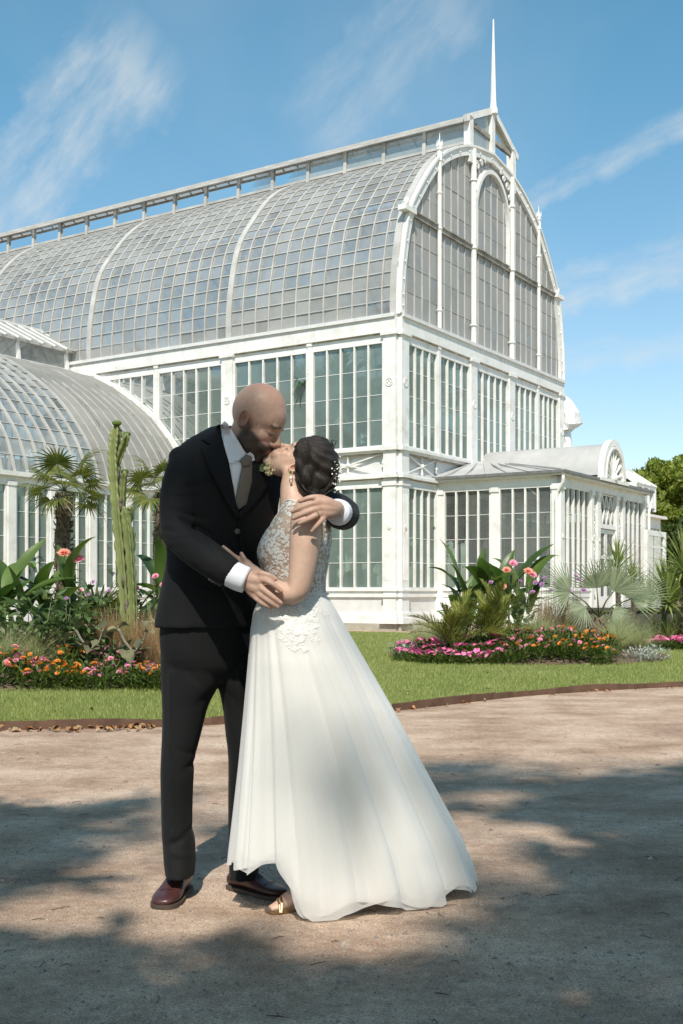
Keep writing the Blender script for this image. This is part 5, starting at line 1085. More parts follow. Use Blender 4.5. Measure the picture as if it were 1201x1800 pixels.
def yucca(px, d, h, label, seed, s=1.0, heads=1):
    rr = random.Random(seed); x = X(px, d); t = thing('yucca_plant', label, 'plant', (x, d, bed_h(x, d) - .02)); m = MB(); m.tube([(0, 0, 0), (.02, 0, h * .5), (0, 0, h)], [.07, .055, .05], 9); m.build('trunk', M_bark, t, smooth=True)
    obj_from('leaf_rosette', yuc_m[seed % 3], t, loc=(0, 0, h), scale=s)
    for k in range(heads - 1): a = rr.uniform(-1, 1); obj_from('leaf_rosette', yuc_m[(seed + k + 1) % 3], t, loc=(.3 * (1 if k % 2 else -1), a * .2, h * rr.uniform(.55, .8)), scale=s * .85)
yucca(1085, 23.0, 1.45, 'tall yucca with spiky head in front of the porch door', 1, 1.05, 1); yucca(1112, 24.0, 1.15, 'shorter yucca right of the tall one by the door', 2, .9); yucca(1166, 21.5, 1.0, 'yellow green yucca in the far right bed', 3, 1.0, 2); yucca(1200, 21.0, 1.35, 'large yucca cut off by the right edge', 4, 1.25, 2); yucca(1215, 22.2, .8, 'yucca at the very right edge behind pink flowers', 5, 1.0, 2)
for i in range(18):
    px = 1155 + (i % 9) * 12; d = 20.35 + 0.5 * (i // 9) + .05 * random.random(); bedding(X(px, d), d, 'pink petunia plant, %s from left in %s of far right bed' % (ORD[i % 9], ROW[i // 9]), 'pink petunias in far right bed', pet_m, ['hot', 'hot', 'pink'], 7, 'petunia_plant', 200 + i, 1.05, 1.2, 0.22, 0.2)
for i, (px, d) in enumerate(((1175, 20.95), (1192, 21.3), (1150, 21.3))):
    t = thing('bromeliad_plant', ('yellow striped bromeliad left of the pink petunias', 'yellow striped bromeliad among yuccas at right', 'yellow green bromeliad at the left tip of far right bed')[i], 'plant', (X(px, d), d, bed_h(X(px, d), d) + .1)); obj_from('leaf_rosette', yuc_m[i], t, scale=.75)
mb = MB(); mb.box((-1.3, -.3, 0), (1.3, .3, .08)); mb.box((-1.3, -.3, .08), (1.3, -.22, .62)); mb.box((-1.3, .22, .08), (1.3, .3, .62)); mb.box((-1.3, -.22, .08), (-1.22, .22, .62)); mb.box((1.22, -.22, .08), (1.3, .22, .62)); mb.box((-1.36, -.36, .62), (1.36, -.2, .68)); mb.box((-1.36, .2, .62), (1.36, .36, .68)); mb.box((-1.22, -.22, .08), (1.22, .22, .5))
ob = mb.build('plant_trough', simple('dark_trough', (0.035, 0.028, 0.025), (0.07, 0.06, 0.05), rough=.7)); ob.location = (X(1105, 25.5), 25.5, LZ); tag(ob, 'long dark plant trough on the lawn before the porch', 'trough')
for i in range(8): x_ = X(1105, 25.5) - 1.1 + i * .31; bedding(x_, 25.5, 'low green plant, %s from left in the long dark trough' % ORD[i], 'low plants in the trough', pet_m, ['pink', 'lilac'], 2, 'trough_plant', 300 + i, .8, .7).location.z = LZ + .5

# ---- trees
def tree_mesh(mat, R3, n_cl, n_leaf, ls, seed, hollow=0.45, keep=None):
    r = np.random.default_rng(seed); V = []
    d = r.normal(size=(n_cl, 3)); d /= np.linalg.norm(d, axis=1)[:, None]; q = hollow + (1 - hollow) * r.random(n_cl) ** 0.6; C = d * q[:, None] * np.array(R3) * (1 + 0.18 * r.normal(size=(n_cl, 1)))
    m = n_cl * n_leaf; cl = np.repeat(C, n_leaf, 0); cr = np.repeat(r.uniform(.5, 1.1, n_cl), n_leaf)[:, None] * (np.mean(R3) * 0.26)
    o = r.normal(size=(m, 3)); o /= np.linalg.norm(o, axis=1)[:, None]; o *= r.random((m, 1)) ** 0.45; p = cl + o * cr * np.array([1, 1, .7])
    if keep is not None: p = p[keep(p, r)]; m = len(p)
    a = r.normal(size=(m, 3)); a /= np.linalg.norm(a, axis=1)[:, None]; b = np.cross(a, r.normal(size=(m, 3))); b /= np.linalg.norm(b, axis=1)[:, None]; s = (ls * r.uniform(.6, 1.3, m))[:, None]
    v = np.stack([p - a * s, p + b * s * .45, p + a * s, p - b * s * .45], 1).reshape(-1, 3); me = bpy.data.meshes.new('crown')
    me.vertices.add(4 * m); me.vertices.foreach_set('co', v.ravel()); me.loops.add(4 * m); me.loops.foreach_set('vertex_index', np.arange(4 * m)); me.polygons.add(m); me.polygons.foreach_set('loop_start', np.arange(0, 4 * m, 4)); me.update(); me.validate(); me.materials.append(mat)
    return me, C
def tree(x, y, h, R3, label, seed, mat=None, n_cl=90, n_leaf=130, ls=0.16, tr=0.25, name='broadleaf_tree', group=None, z0=0.0, crown_me=None, hollow=0.45):
    rr = random.Random(seed); t = thing(name, label, 'tree', (x, y, z0), 0, group); me, C = crown_me or tree_mesh(mat or M_tree, R3, n_cl, n_leaf, ls, seed, hollow); cz = h - R3[2] * .95
    obj_from('crown', me, t, loc=(0, 0, cz)); m = MB(); m.tube([tuple(q) for q in cat([(0, 0, -.1), (.1 * rr.uniform(-1, 1), .1, cz * .5), (.2 * rr.uniform(-1, 1), 0, cz)], 5)], [tr * (1.25 - .8 * i / 10) for i in range(11)], 10); m.build('trunk', M_bark, t, smooth=True)
    for k in range(9):
        c = C[int(rr.random() * len(C))] * .85; m = MB(); s0 = Vector((0, 0, cz * rr.uniform(.55, .95))); m.tube([s0, s0.lerp(Vector(c) + Vector((0, 0, cz)), .5) + Vector((0, 0, .2)), Vector(c) + Vector((0, 0, cz))], [tr * .4, tr * .25, tr * .08], 6); m.build('limb', M_bark, t, smooth=True)
    return t
tree(X(1155, 72), 72, 9.3, (2.7, 2.7, 3.2), 'bright green tree nearest the porch roof at right', 1, n_cl=120, n_leaf=170, ls=.2); tree(X(1215, 70), 70, 9.4, (3.4, 3, 3.4), 'bright green tree cut off by the right edge', 2, n_cl=120, n_leaf=170, ls=.2)
tree(X(1175, 64), 64, 5.0, (2.8, 2.5, 2.5), 'dark shrubby tree in front of the taller trees at right', 3, M_dtree, 90, 150, .18); tree(X(1245, 60), 60, 5.2, (3, 2.5, 2.6), 'dark tree low at the right edge', 4, M_dtree, 90, 150, .18)
tree(X(1120, 80), 80, 6.5, (3.2, 3, 3), 'tree almost hidden behind the annex roof', 5, M_tree, 80, 140, .2)
for i, px in enumerate((1290, 1380, 1500)): tree(X(px, 75), 75, 9 + i % 2, (4.5, 4, 3.8), 'park tree beyond the right edge of the view, %s from the glasshouse' % ORD[i], 6 + i, M_tree, 80, 120, .24, group='park trees out to the right')
# hothouse plants inside
in_me = [tree_mesh(M_inner, (1.9, 1.9, 2.0), 45, 80, .26, 50 + i) for i in range(2)]
for i, (u, v, h, s, lb) in enumerate(((2.2, 2.2, 5.2, 1, 'leafy hothouse tree just inside the glasshouse corner'), (5.2, 4.5, 8.2, 1.1, 'tall hothouse tree behind the upper corner windows'), (2.4, 7.2, 7.4, 1, 'hothouse tree behind the windows above the groom'), (6.5, 10.5, 12.0, 1.5, 'tallest hothouse tree reaching into the arched roof'), (3.2, 13.5, 9.6, 1.3, 'hothouse tree behind the roof near the left wing'), (7.8, 2.6, 6.6, 1.1, 'hothouse tree behind the gable windows'), (8.5, 16.5, 11.5, 1.6, 'hothouse tree deep inside the long hall'), (2.0, 4.8, 3.4, .8, 'hothouse shrub behind the lower windows'))):
    w = HW(u, v); t = tree(w.x, w.y, h / s, (1.9, 1.9, 2), lb, 60 + i, name='hothouse_tree', crown_me=in_me[i % 2], tr=.12); t.scale = (s, s, s)
for i, (u, v, h, L) in enumerate(((1.8, 3.4, 6.2, 2.4), (4.5, 7.8, 9.8, 2.8), (1.8, 9.8, 6.5, 2.2), (4.2, 1.6, 6.4, 2.2))):
    w = HW(u, v); t = thing('hothouse_palm', ('feather palm inside behind the upper corner windows', 'tall feather palm inside under the arched roof', 'feather palm inside next to the left wing', 'feather palm inside behind the gable corner windows')[i], 'palm tree', (w.x, w.y, 0)); m = MB(); m.tube([(0, 0, 0), (.1, 0, h * .5), (0, 0, h)], [.16, .12, .1], 9); m.build('trunk', M_bark, t, smooth=True)
    for k in range(14): obj_from('frond', arec_m[k % 3], t, loc=(0, 0, h), rot=(random.uniform(-.2, .2), random.uniform(-.2, .2), k * 2.4), scale=L * random.uniform(.8, 1.1))
for i, (u, v) in enumerate(((-6.5, 9.5), (-3.5, 9.2), (-9.5, 10.2))):
    w = HW(u, v); tree(w.x, w.y, 3.6, (1.6, 1.6, 1.6), ('hothouse shrub inside the left wing near its middle', 'hothouse shrub inside the left wing beside the hall', 'hothouse shrub inside the left wing at the picture edge')[i], 80 + i, name='hothouse_tree', crown_me=in_me[i % 2], tr=.1)
w = HW(3.6, -2.0); tree(w.x, w.y, 2.6, (1.9, 1.9, 2), 'potted shrub inside the porch behind the corner windows', 90, name='hothouse_tree', crown_me=in_me[0], tr=.08).scale = (.62, .62, .8)
# park trees behind the camera, whose shade falls over the path
# leaves left out of these crowns to let sun onto path and couple (x, y, rx, ry, share of leaves left)
GAPS = ((-1.55, 7.0, 1.15, 1.25, .0), (-.8, 3.88, .5, .3, .25), (.09, 3.45, .25, .16, .2), (1.15, 5.05, .5, .35, .25), (.97, 6.05, .4, .22, .2), (-.10, 4.7, 1.10, 1.5, .16), (2.0, 3.9, .5, .25, .4)) + tuple((random.Random(i).uniform(-2.2, 2.6), random.Random(i + 50).uniform(2.7, 7.0), random.Random(i + 90).uniform(.15, .4), random.Random(i + 130).uniform(.1, .22), .2) for i in range(8))
SHADE = ((2.5, 3.9, 24, (4.4, 3.3, 2.3), 201, 150, 120), (-2.75, 6.9, 25, (1.0, .9, .7), 202, 12, 90), (-2.9, 4.6, 27, (1.7, 1.1, 1.0), 203, 30, 90), (4.4, 4.6, 26, (3.0, 2.4, 2.0), 204, 90, 80), (-2.4, 2.4, 26, (1.5, 0.8, .8), 205, 24, 80), (3.2, 3.2, 12.3, (8.0, 3.6, 2.0), 206, 240, 120))  # crowns set by their shadows; last one added unseen to deepen the shade
for i, (gx, gy, dist, r3, sd, nc, nl) in enumerate(SHADE):
    c = Vector((gx, gy, 0)) + sdir * dist
    def keep(p, r, c=c, near=dist < 20):
        w = p + np.array(c); g = w - np.array(sdir) * (w[:, 2:3] / sdir.z); pr = np.ones(len(p))
        for x, y, rx, ry, k in GAPS:
            if near and ry > 1: k = 0.0
            q = np.hypot((g[:, 0] - x) / rx, (g[:, 1] - y) / ry); pr *= k + (1 - k) * np.clip((q - .75) / .4, 0, 1)
        pr *= np.clip((7.75 + .35 * np.sin(g[:, 0] * 2.3) - .9 * (g[:, 0] < -.2) - g[:, 1]) / .3, 0, 1)
        return r.random(len(p)) < pr
    tree(c.x, c.y, c.z + r3[2] * .95, r3, ('largest tall shade tree standing well behind the camera', 'slender shade tree behind the camera, smallest crown', 'shade tree behind the camera to the left', 'shade tree behind the camera to the right', 'low crowned shade tree behind the camera', 'wide spreading tree added unseen close behind the camera to deepen the shade')[i], sd, M_tree, nc, nl, .16, .22, hollow=.1, crown_me=tree_mesh(M_tree, r3, nc, nl, .16, sd, .1, keep))
# unseen trees added round the photographer to block skylight and darken the shade
gv = [tree_mesh(M_tree, (4.2, 4.2, 4.0), 70, 90, .3, 300 + i, .2) for i in range(2)]
for i, (x, y, h) in enumerate(((-12, -14, 14), (-6, -17, 15), (1, -19, 15), (8, -17, 14), (14, -13, 15), (16, -5, 13), (-15, -6, 14), (-17, 2, 13))):
    tree(x, y, h, (4.2, 4.2, 4.0), 'unseen tree added behind the photographer to block skylight, %s counting from the left rear' % ORD[i], 310 + i, M_tree, name='added_shade_tree', crown_me=gv[i % 2], tr=.3, group='unseen trees added to block skylight')
# fallen leaves along the edging
leaf_m = [mk('fallen_leaf', *strip(.075, .045, 25, -25 - 20 * i, 3, 2, .5, seed=i), simple('dry_leaf_%d' % i, c, c2, rough=.8, scale=20)) for i, (c, c2) in enumerate((((.30, .13, .04), (.42, .21, .08)), ((.22, .10, .04), (.34, .18, .09)), ((.28, .20, .11), (.38, .28, .16))))]
for i in range(120):
    if i < 95: q = random.uniform(-2.8, -1.5) if i < 70 else random.uniform(-1.4, 3.9); y = float(np.interp(q, [e[0] for e in edge], [e[1] for e in edge])) - abs(random.gauss(.03, .1)) - .03; z = .006
    else: q, y = random.uniform(-2.4, 2.6), random.uniform(9.6, 14.5); z = LZ + .03
    if z > .02 and (in_bed(q, y) or y < np.interp(q, [e[0] for e in edge], [e[1] for e in edge]) + .1): continue
    o = obj_from('fallen_leaf', random.choice(leaf_m), rot=(random.uniform(-.5, .5), random.uniform(-.4, .4), random.uniform(0, 6.3)), loc=(q, y, z), scale=random.uniform(.6, 1.15)); tag(o, 'dry brown leaf lying along the rusty lawn edging' if z < .02 else 'dry leaf lying on the mown lawn', 'leaf', 'fallen leaves along the edging' if z < .02 else 'fallen leaves on the lawn')

# ================================================================== the couple
def remesh(geos, voxel, smooth=4, factor=0.5):
    mb = MB()
    for v, f in geos: mb.add(v, f)
    me = bpy.data.meshes.new('tmp'); me.from_pydata(mb.v, [], mb.f); o = bpy.data.objects.new('tmp', me); COL.objects.link(o)
    r = o.modifiers.new('r', 'REMESH'); r.mode = 'VOXEL'; r.voxel_size = voxel; r.use_smooth_shade = True
    if smooth: s = o.modifiers.new('s', 'SMOOTH'); s.factor = factor; s.iterations = smooth
    bpy.context.view_layer.update(); dg = bpy.context.evaluated_depsgraph_get(); out = bpy.data.meshes.new_from_object(o.evaluated_get(dg))
    bpy.data.objects.remove(o); bpy.data.meshes.remove(me); return out
def co_of(me):
    a = np.empty(len(me.vertices) * 3); me.vertices.foreach_get('co', a); return a.reshape(-1, 3)
def set_co(me, a): me.vertices.foreach_set('co', np.ascontiguousarray(a).ravel()); me.update()
def nrm_of(me):
    a = np.empty(len(me.vertices) * 3); me.vertices.foreach_get('normal', a); return a.reshape(-1, 3)
def chain(pts, n=14, sub=5):
    """smooth tapering limb from (px, py, depth, radius) joints, round at both ends"""
    q = cat([(*P(a, b, d), r) for a, b, d, r in pts], sub); p = [Vector(x[:3]) for x in q]; r = [float(x[3]) for x in q]
    d0 = (p[0] - p[1]).normalized(); d1 = (p[-1] - p[-2]).normalized()
    pre = [(p[0] + d0 * r[0] * math.sin(a), r[0] * math.cos(a)) for a in (1.45, 1.1, .7, .35)]; post = [(p[-1] + d1 * r[-1] * math.sin(a), r[-1] * math.cos(a)) for a in (.35, .7, 1.1, 1.45)]
    p = [x for x, _ in pre] + p + [x for x, _ in post]; r = [x for _, x in pre] + r + [x for _, x in post]
    return tube_geo(p, r, n)
def ell(px, py, d, r, rot=None, nu=16, nv=12): return ell_geo(P(px, py, d), r if hasattr(r, '__len__') else (r, r, r), nu, nv, rot)
def loft(rings, n=40, sub=4, sq=2.3):
    """stack of horizontal superellipses: (z, cx, cy, a, b, yaw)"""
    rg = cat(rings, sub); vs = []; fs = []
    for z, cx, cy_, a, b, yw in rg:
        for k in range(n):
            t = 2 * math.pi * k / n; c, s = math.cos(t), math.sin(t); x = a * math.copysign(abs(c) ** (2 / sq), c); y = b * math.copysign(abs(s) ** (2 / sq), s)
            vs.append((cx + x * math.cos(yw) - y * math.sin(yw), cy_ + x * math.sin(yw) + y * math.cos(yw), z))
    m = len(rg)
    for i in range(m - 1):
        for k in range(n): fs.append((i * n + k, i * n + (k + 1) % n, (i + 1) * n + (k + 1) % n, (i + 1) * n + k))
    fs.append(tuple(range(n - 1, -1, -1))); fs.append(tuple((m - 1) * n + k for k in range(n))); return vs, fs
def head_geo(Mx, fem=False, jaw=1.0):
    g = []
    def E_(c, r, rot=None):
        v, f = ell_geo(c, r, 20, 14, rot); g.append(([Mx @ Vector(p) for p in v], f))
    def T_(pts, rad, n=12, flat=1.0):
        v, f = tube_geo(pts, rad, n, True, flat); g.append(([Mx @ Vector(p) for p in v], f))
    E_((-.010, 0, .040), (.096, .076, .096)); E_((.022, 0, .03), (.072, .068, .085)); E_((.035, 0, -.035), (.056, .058, .07))
    q = .62 if fem else 1.0; E_((.035, 0, -.072 + .012 * fem), (.05, .050 * jaw, .042 * (.85 if fem else 1))); E_((.012, .036, -.062 + .016 * fem), (.045, .022, .035 * q)); E_((.012, -.036, -.062 + .016 * fem), (.045, .022, .035 * q))
    E_((.072, 0, -.098), (.021, .024 * jaw, .019)); E_((.055, 0, -.1 + .008 * fem), (.03, .03, .018 * (.8 if fem else 1)))
    for s in (-1, 1):
        E_((.056, s * .037, -.020), (.026, .023, .024) if not fem else (.022, .02, .026)); E_((.078, s * .024, .026), (.014, .026, .010)); E_((.0715, s * .030, .004), (.0120, .0150, .0105)); E_((.070, s * .026, -.05), (.028, .025, .025))
        # ear
        ex, ey, ez = -.008, s * .076, -.004; oval = [(ex - .008 + .0155 * math.cos(t) - .006 * math.sin(t), ey + s * (.009 + .005 * math.cos(t + 2.6)), ez + .027 * math.sin(t)) for t in np.linspace(0, 6.283, 17)]
        T_(oval, .0052, 8); E_((ex - .008, ey + s * .002, ez), (.013, .005, .023), None); E_((ex - .002, ey + s * .005, ez - .024), (.008, .006, .009))
    T_([(.084, 0, .03), (.090, 0, .012), (.101, 0, -.008), (.112, 0, -.026)], [.008, .009, .0105, .0125] if not fem else [.007, .0075, .009, .0105]); E_((.1, 0, -.033), (.014, .012, .009))
    for s in (-1, 1): E_((.096, s * .0115, -.032), (.011, .0085, .0085))
    E_((.082, 0, -.048), (.018, .026, .02)); E_((.0945, 0, -.0525), (.0095, .021, .0062)); E_((.092, 0, -.0645), (.0095, .018, .0068)); E_((.082, 0, -.078), (.016, .022, .012))
    return g
def smooth01(x, a, b): t = np.clip((x - a) / (b - a), 0, 1); return t * t * (3 - 2 * t)
def paint_body(me, Mx, base, fem, name='tint'):
    co = co_of(me); inv = np.array(Mx.inverted()); L = co @ inv[:3, :3].T + inv[:3, 3]; x, y, z = L[:, 0], L[:, 1], L[:, 2]; ay = np.abs(y)
    nz = np.sin(co[:, 0] * 900) * np.sin(co[:, 1] * 800 + 1) * np.sin(co[:, 2] * 850 + 2)
    c = np.tile(np.array(base), (len(co), 1)); inhead = (np.linalg.norm(L, axis=1) < .2)
    def mixc(m, col): c[:] = c * (1 - m[:, None]) + np.array(col) * m[:, None]
    red = np.exp(-(((x - .07) / .035) ** 2 + ((ay - .04) / .025) ** 2 + ((z + .028) / .025) ** 2)) * inhead
    mixc(red * .4, (base[0] * 1.0, base[1] * .66, base[2] * .62)); mixc(np.exp(-(((x - .11) / .02) ** 2 + (y / .02) ** 2 + ((z + .028) / .02) ** 2)) * inhead * .4, (base[0], base[1] * .7, base[2] * .66))
    ear = np.exp(-(((x + .012) / .025) ** 2 + ((ay - .083) / .014) ** 2 + (z / .035) ** 2)) * inhead; mixc(ear * .7, (base[0] * .95, base[1] * .58, base[2] * .5))
    mixc(np.exp(-(((x + .013) / .0085) ** 2 + ((z + .002) / .014) ** 2)) * (ay > .068) * inhead * .55, (base[0] * .4, base[1] * .22, base[2] * .18))  # ear hollow painted darker, its shade put into the skin colour
    lips = np.exp(-(((x - .1) / .014) ** 2 + (y / .019) ** 4 + ((z + .0585) / .010) ** 2)) * inhead
    bl = np.sin(co[:, 0] * 70 + 2 * np.sin(co[:, 2] * 60)) * np.sin(co[:, 2] * 80 + 1) * np.sin(co[:, 1] * 75); mixc(np.clip(.08 + .08 * bl, 0, 1), (base[0] * 1.02, base[1] * .72, base[2] * .66))
    if not fem:
        mixc(smooth01(z, .07, .13) * inhead * .35, (base[0] * 1.05, base[1] * .78, base[2] * .74))
        line = -.020 - .016 * smooth01(x, .02, .085); be = smooth01(line - z, -.006, .012) * smooth01(z, -.150, -.115) * smooth01(x, -.028, -.002) * inhead
        side = smooth01(x, -.010, .004) * smooth01(-x, -.030, -.014) * smooth01(-z, -.02, .03) * (ay > .045) * smooth01(z, -.1, -.05) * inhead
        mous = np.exp(-(((z + .0445) / .0125) ** 2 + (y / .040) ** 4)) * (x > .07) * inhead
        m = np.clip(np.maximum(np.maximum(be * .97, side * .8), mous * 1.1) * (.97 + .1 * nz), 0, .975) * (1 - .5 * lips); mixc(m, (.022, .016, .013))
        stub = smooth01(.062 - z + .35 * np.minimum(0, x), 0, .03) * smooth01(.01 - x, 0, .03) * smooth01(z, -.09, -.05) * inhead; mixc(stub * .3, (.22, .18, .15))
    brow = np.exp(-(((z - .030 - .004 * np.cos(ay * 60)) / .0055) ** 2)) * (ay > .008) * (ay < .05) * smooth01(x, .05, .065) * inhead; mixc(np.clip(brow, 0, 1) * (.85 if not fem else .7), (.035, .026, .022))
    lash = np.exp(-(((z + .004 - 14 * (ay - .032) ** 2) / .0036) ** 2 + ((ay - .032) / .016) ** 4)) * (x > .058) * inhead; mixc(np.clip(lash, 0, 1) * .95, (.03, .02, .018))
    mixc(np.exp(-(((z - .008) / .012) ** 2 + ((ay - .031) / .018) ** 2)) * (x > .06) * inhead * .3, (base[0] * .7, base[1] * .55, base[2] * .5))
    mixc(lips * (.55 if not fem else .75), (.36, .15, .13) if not fem else (.50, .17, .16))
    for q in TIPS: mixc(np.exp(-(np.linalg.norm(co - np.array(q), axis=1) / .0065) ** 2) * .55, (min(1, base[0] * 1.25), base[1] * 1.02, base[2] * 1.02))
    for q in KNK: mixc(np.exp(-(np.linalg.norm(co - np.array(q), axis=1) / .008) ** 2) * .35, (base[0] * .78, base[1] * .55, base[2] * .5))
    at = me.attributes.new(name, 'FLOAT_COLOR', 'POINT'); at.data.foreach_set('color', np.concatenate([np.clip(c, 0.004, 1), np.ones((len(c), 1))], 1).ravel())
def carve_eyes(me, Mx):
    co = co_of(me); inv = np.array(Mx.inverted()); L = co @ inv[:3, :3].T + inv[:3, 3]; M3 = np.array(Mx)
    for s in (-1, 1):
        g = np.exp(-(((L[:, 1] - s * .024) / .014) ** 2 + ((L[:, 2] - .012) / .011) ** 2)) * (L[:, 0] > .05); L[:, 0] -= .0075 * g
        g = np.exp(-(((L[:, 1] - s * .052) / .014) ** 2 + ((L[:, 2] - .006) / .014) ** 2)) * (L[:, 0] > .03); L[:, 0] -= .004 * g; L[:, 1] -= s * .003 * g
        g = np.exp(-(((L[:, 0] + .014) / .009) ** 2 + ((L[:, 2] + .003) / .014) ** 2)) * (L[:, 1] * s > .07); L[:, 1] -= s * .006 * g
    set_co(me, L @ M3[:3, :3].T + M3[:3, 3])
def smooth_head(me, Mx, it=5):
    co = co_of(me); inv = np.array(Mx.inverted()); E = np.empty(len(me.edges) * 2, dtype=np.int32); me.edges.foreach_get('vertices', E); E = E.reshape(-1, 2)
    L = co @ inv[:3, :3].T + inv[:3, 3]; hd = np.linalg.norm(L, axis=1) < .17; x, ay, z = L[:, 0], np.abs(L[:, 1]), L[:, 2]
    nose = np.exp(-(((x - .105) / .03) ** 2 + (ay / .02) ** 2 + ((z + .03) / .04) ** 2)); ear = np.exp(-(((x + .012) / .03) ** 2 + ((ay - .085) / .016) ** 2 + (z / .04) ** 2)); w = (hd * np.clip(1 - 1.6 * nose - 1.6 * ear, 0, 1))[:, None] * .6
    keep = hd[E[:, 0]] | hd[E[:, 1]]; E = E[keep]; cnt = np.bincount(E.ravel(), minlength=len(co)).astype(float)[:, None]; cnt[cnt == 0] = 1
    for _ in range(it):
        acc = np.zeros_like(co); np.add.at(acc, E[:, 0], co[E[:, 1]]); np.add.at(acc, E[:, 1], co[E[:, 0]]); co = co + w * (acc / cnt - co) * (acc.any(1)[:, None])
    set_co(me, co)
def skin_mat():
    m, nt, N, Lk = new_mat('skin'); out = N('ShaderNodeOutputMaterial'); b = N('ShaderNodeBsdfPrincipled'); Lk(b.outputs[0], out.inputs[0]); at = N('ShaderNodeAttribute'); at.attribute_name = 'tint'
    tc = N('ShaderNodeTexCoord'); n = N('ShaderNodeTexNoise'); n.inputs['Scale'].default_value = 55; n.inputs['Detail'].default_value = 6; Lk(tc.outputs['Object'], n.inputs['Vector']); r = ramp(N, [(.3, (.94, .93, .93)), (.7, (1.05, 1.05, 1.05))]); Lk(n.outputs[0], r.inputs[0])
    mx = N('ShaderNodeMix'); mx.data_type = 'RGBA'; mx.blend_type = 'MULTIPLY'; mx.inputs['Factor'].default_value = 1; Lk(at.outputs['Color'], mx.inputs['A']); Lk(r.outputs[0], mx.inputs['B']); Lk(mx.outputs['Result'], b.inputs['Base Color'])
    b.inputs['Roughness'].default_value = .45; b.inputs['Specular IOR Level'].default_value = .32; b.inputs['Subsurface Weight'].default_value = .06; b.inputs['Subsurface Radius'].default_value = (.012, .005, .003); b.inputs['Subsurface Scale'].default_value = 1
    n2 = N('ShaderNodeTexNoise'); n2.inputs['Scale'].default_value = 400; Lk(tc.outputs['Object'], n2.inputs['Vector']); bp = N('ShaderNodeBump'); bp.inputs['Strength'].default_value = .15; bp.inputs['Distance'].default_value = .002; Lk(n2.outputs[0], bp.inputs['Height']); Lk(bp.outputs[0], b.inputs['Normal']); return m
M_skin = skin_mat()
M_suit = simple('suit_wool', (0.0055, 0.0059, 0.0068), (0.0085, 0.0090, 0.0102), rough=.82, scale=300, bump=.35, bscale=700, bdist=.001, spec=.22, sheen=.03)
M_shirt = simple('shirt_cotton', (.70, .72, .78), (.76, .78, .83), rough=.8, scale=20, spec=.2)
M_tie = simple('taupe_silk', (.115, .098, .082), (.15, .13, .11), rough=.5, scale=300, stretch=(1, 1, 1), spec=.4)
M_shoe = simple('oxblood_leather', (.040, .013, .013), (.070, .024, .023), rough=.38, scale=10, spec=.5, coat=.15)
M_sole = simple('shoe_sole', (.05, .035, .028), (.09, .065, .05), rough=.7)
def hair_mat():
    m, nt, N, Lk = new_mat('dark_hair'); out = N('ShaderNodeOutputMaterial'); b = N('ShaderNodeBsdfPrincipled'); Lk(b.outputs[0], out.inputs[0]); at = N('ShaderNodeAttribute'); at.attribute_name = 'flow'
    n = N('ShaderNodeTexNoise'); n.inputs['Scale'].default_value = 1.0; n.inputs['Detail'].default_value = 5; n.inputs['Roughness'].default_value = .7; Lk(at.outputs['Vector'], n.inputs['Vector']); r = ramp(N, [(.3, (.005, .004, .0035)), (.7, (.026, .019, .015))]); Lk(n.outputs[0], r.inputs[0]); Lk(r.outputs[0], b.inputs['Base Color'])
    b.inputs['Roughness'].default_value = .5; b.inputs['Specular IOR Level'].default_value = .45; bp = N('ShaderNodeBump'); bp.inputs['Strength'].default_value = .8; bp.inputs['Distance'].default_value = .004; Lk(n.outputs[0], bp.inputs['Height']); Lk(bp.outputs[0], b.inputs['Normal']); return m
M_hair = hair_mat()
M_gold = simple('gold', (.75, .55, .25), (.8, .6, .3), rough=.2, metal=1.0)
M_bronze = simple('bronze_strap', (.28, .18, .10), (.36, .24, .14), rough=.35, metal=.8)
M_pearl = simple('pearl', (.8, .78, .74), (.85, .83, .8), rough=.15)
M_horn = simple('suit_button', (.012, .012, .013), (.03, .03, .03), rough=.3)
def cloth(name, col, trans, clear=0.0, rough=.8, sheen=.1):
    m, nt, N, Lk = new_mat(name); out = N('ShaderNodeOutputMaterial'); b = N('ShaderNodeBsdfPrincipled'); tr = N('ShaderNodeBsdfTranslucent'); mx = N('ShaderNodeMixShader'); b.inputs['Base Color'].default_value = (*col, 1); b.inputs['Roughness'].default_value = rough; b.inputs['Specular IOR Level'].default_value = .2; b.inputs['Sheen Weight'].default_value = sheen; tr.inputs[0].default_value = (*col, 1); mx.inputs[0].default_value = trans
    tc = N('ShaderNodeTexCoord'); n = N('ShaderNodeTexNoise'); n.inputs['Scale'].default_value = 500; Lk(tc.outputs['Object'], n.inputs['Vector']); bp = N('ShaderNodeBump'); bp.inputs['Strength'].default_value = .2; bp.inputs['Distance'].default_value = .001; Lk(n.outputs[0], bp.inputs['Height']); Lk(bp.outputs[0], b.inputs['Normal'])
    Lk(b.outputs[0], mx.inputs[1]); Lk(tr.outputs[0], mx.inputs[2]); last = mx
    if clear:
        tp = N('ShaderNodeBsdfTransparent'); m2 = N('ShaderNodeMixShader'); lw = N('ShaderNodeLayerWeight'); lw.inputs[0].default_value = .35; mr = N('ShaderNodeMapRange'); mr.inputs['To Min'].default_value = clear; mr.inputs['To Max'].default_value = clear * .35; Lk(lw.outputs['Facing'], mr.inputs[0]); Lk(mr.outputs[0], m2.inputs[0]); Lk(mx.outputs[0], m2.inputs[1]); Lk(tp.outputs[0], m2.inputs[2]); last = m2
    Lk(last.outputs[0], out.inputs[0]); return m
M_satin = cloth('dress_satin', (.90, .895, .87), .15); M_tulle = cloth('dress_tulle', (.91, .905, .885), .25, .40); M_lace = cloth('lace_thread', (.82, .82, .79), .2); M_nude = cloth('nude_mesh', (.55, .43, .345), .1, 0, .7)
def bvh(me): return BVHTree.FromPolygons([v.co for v in me.vertices], [tuple(p.vertices) for p in me.polygons])
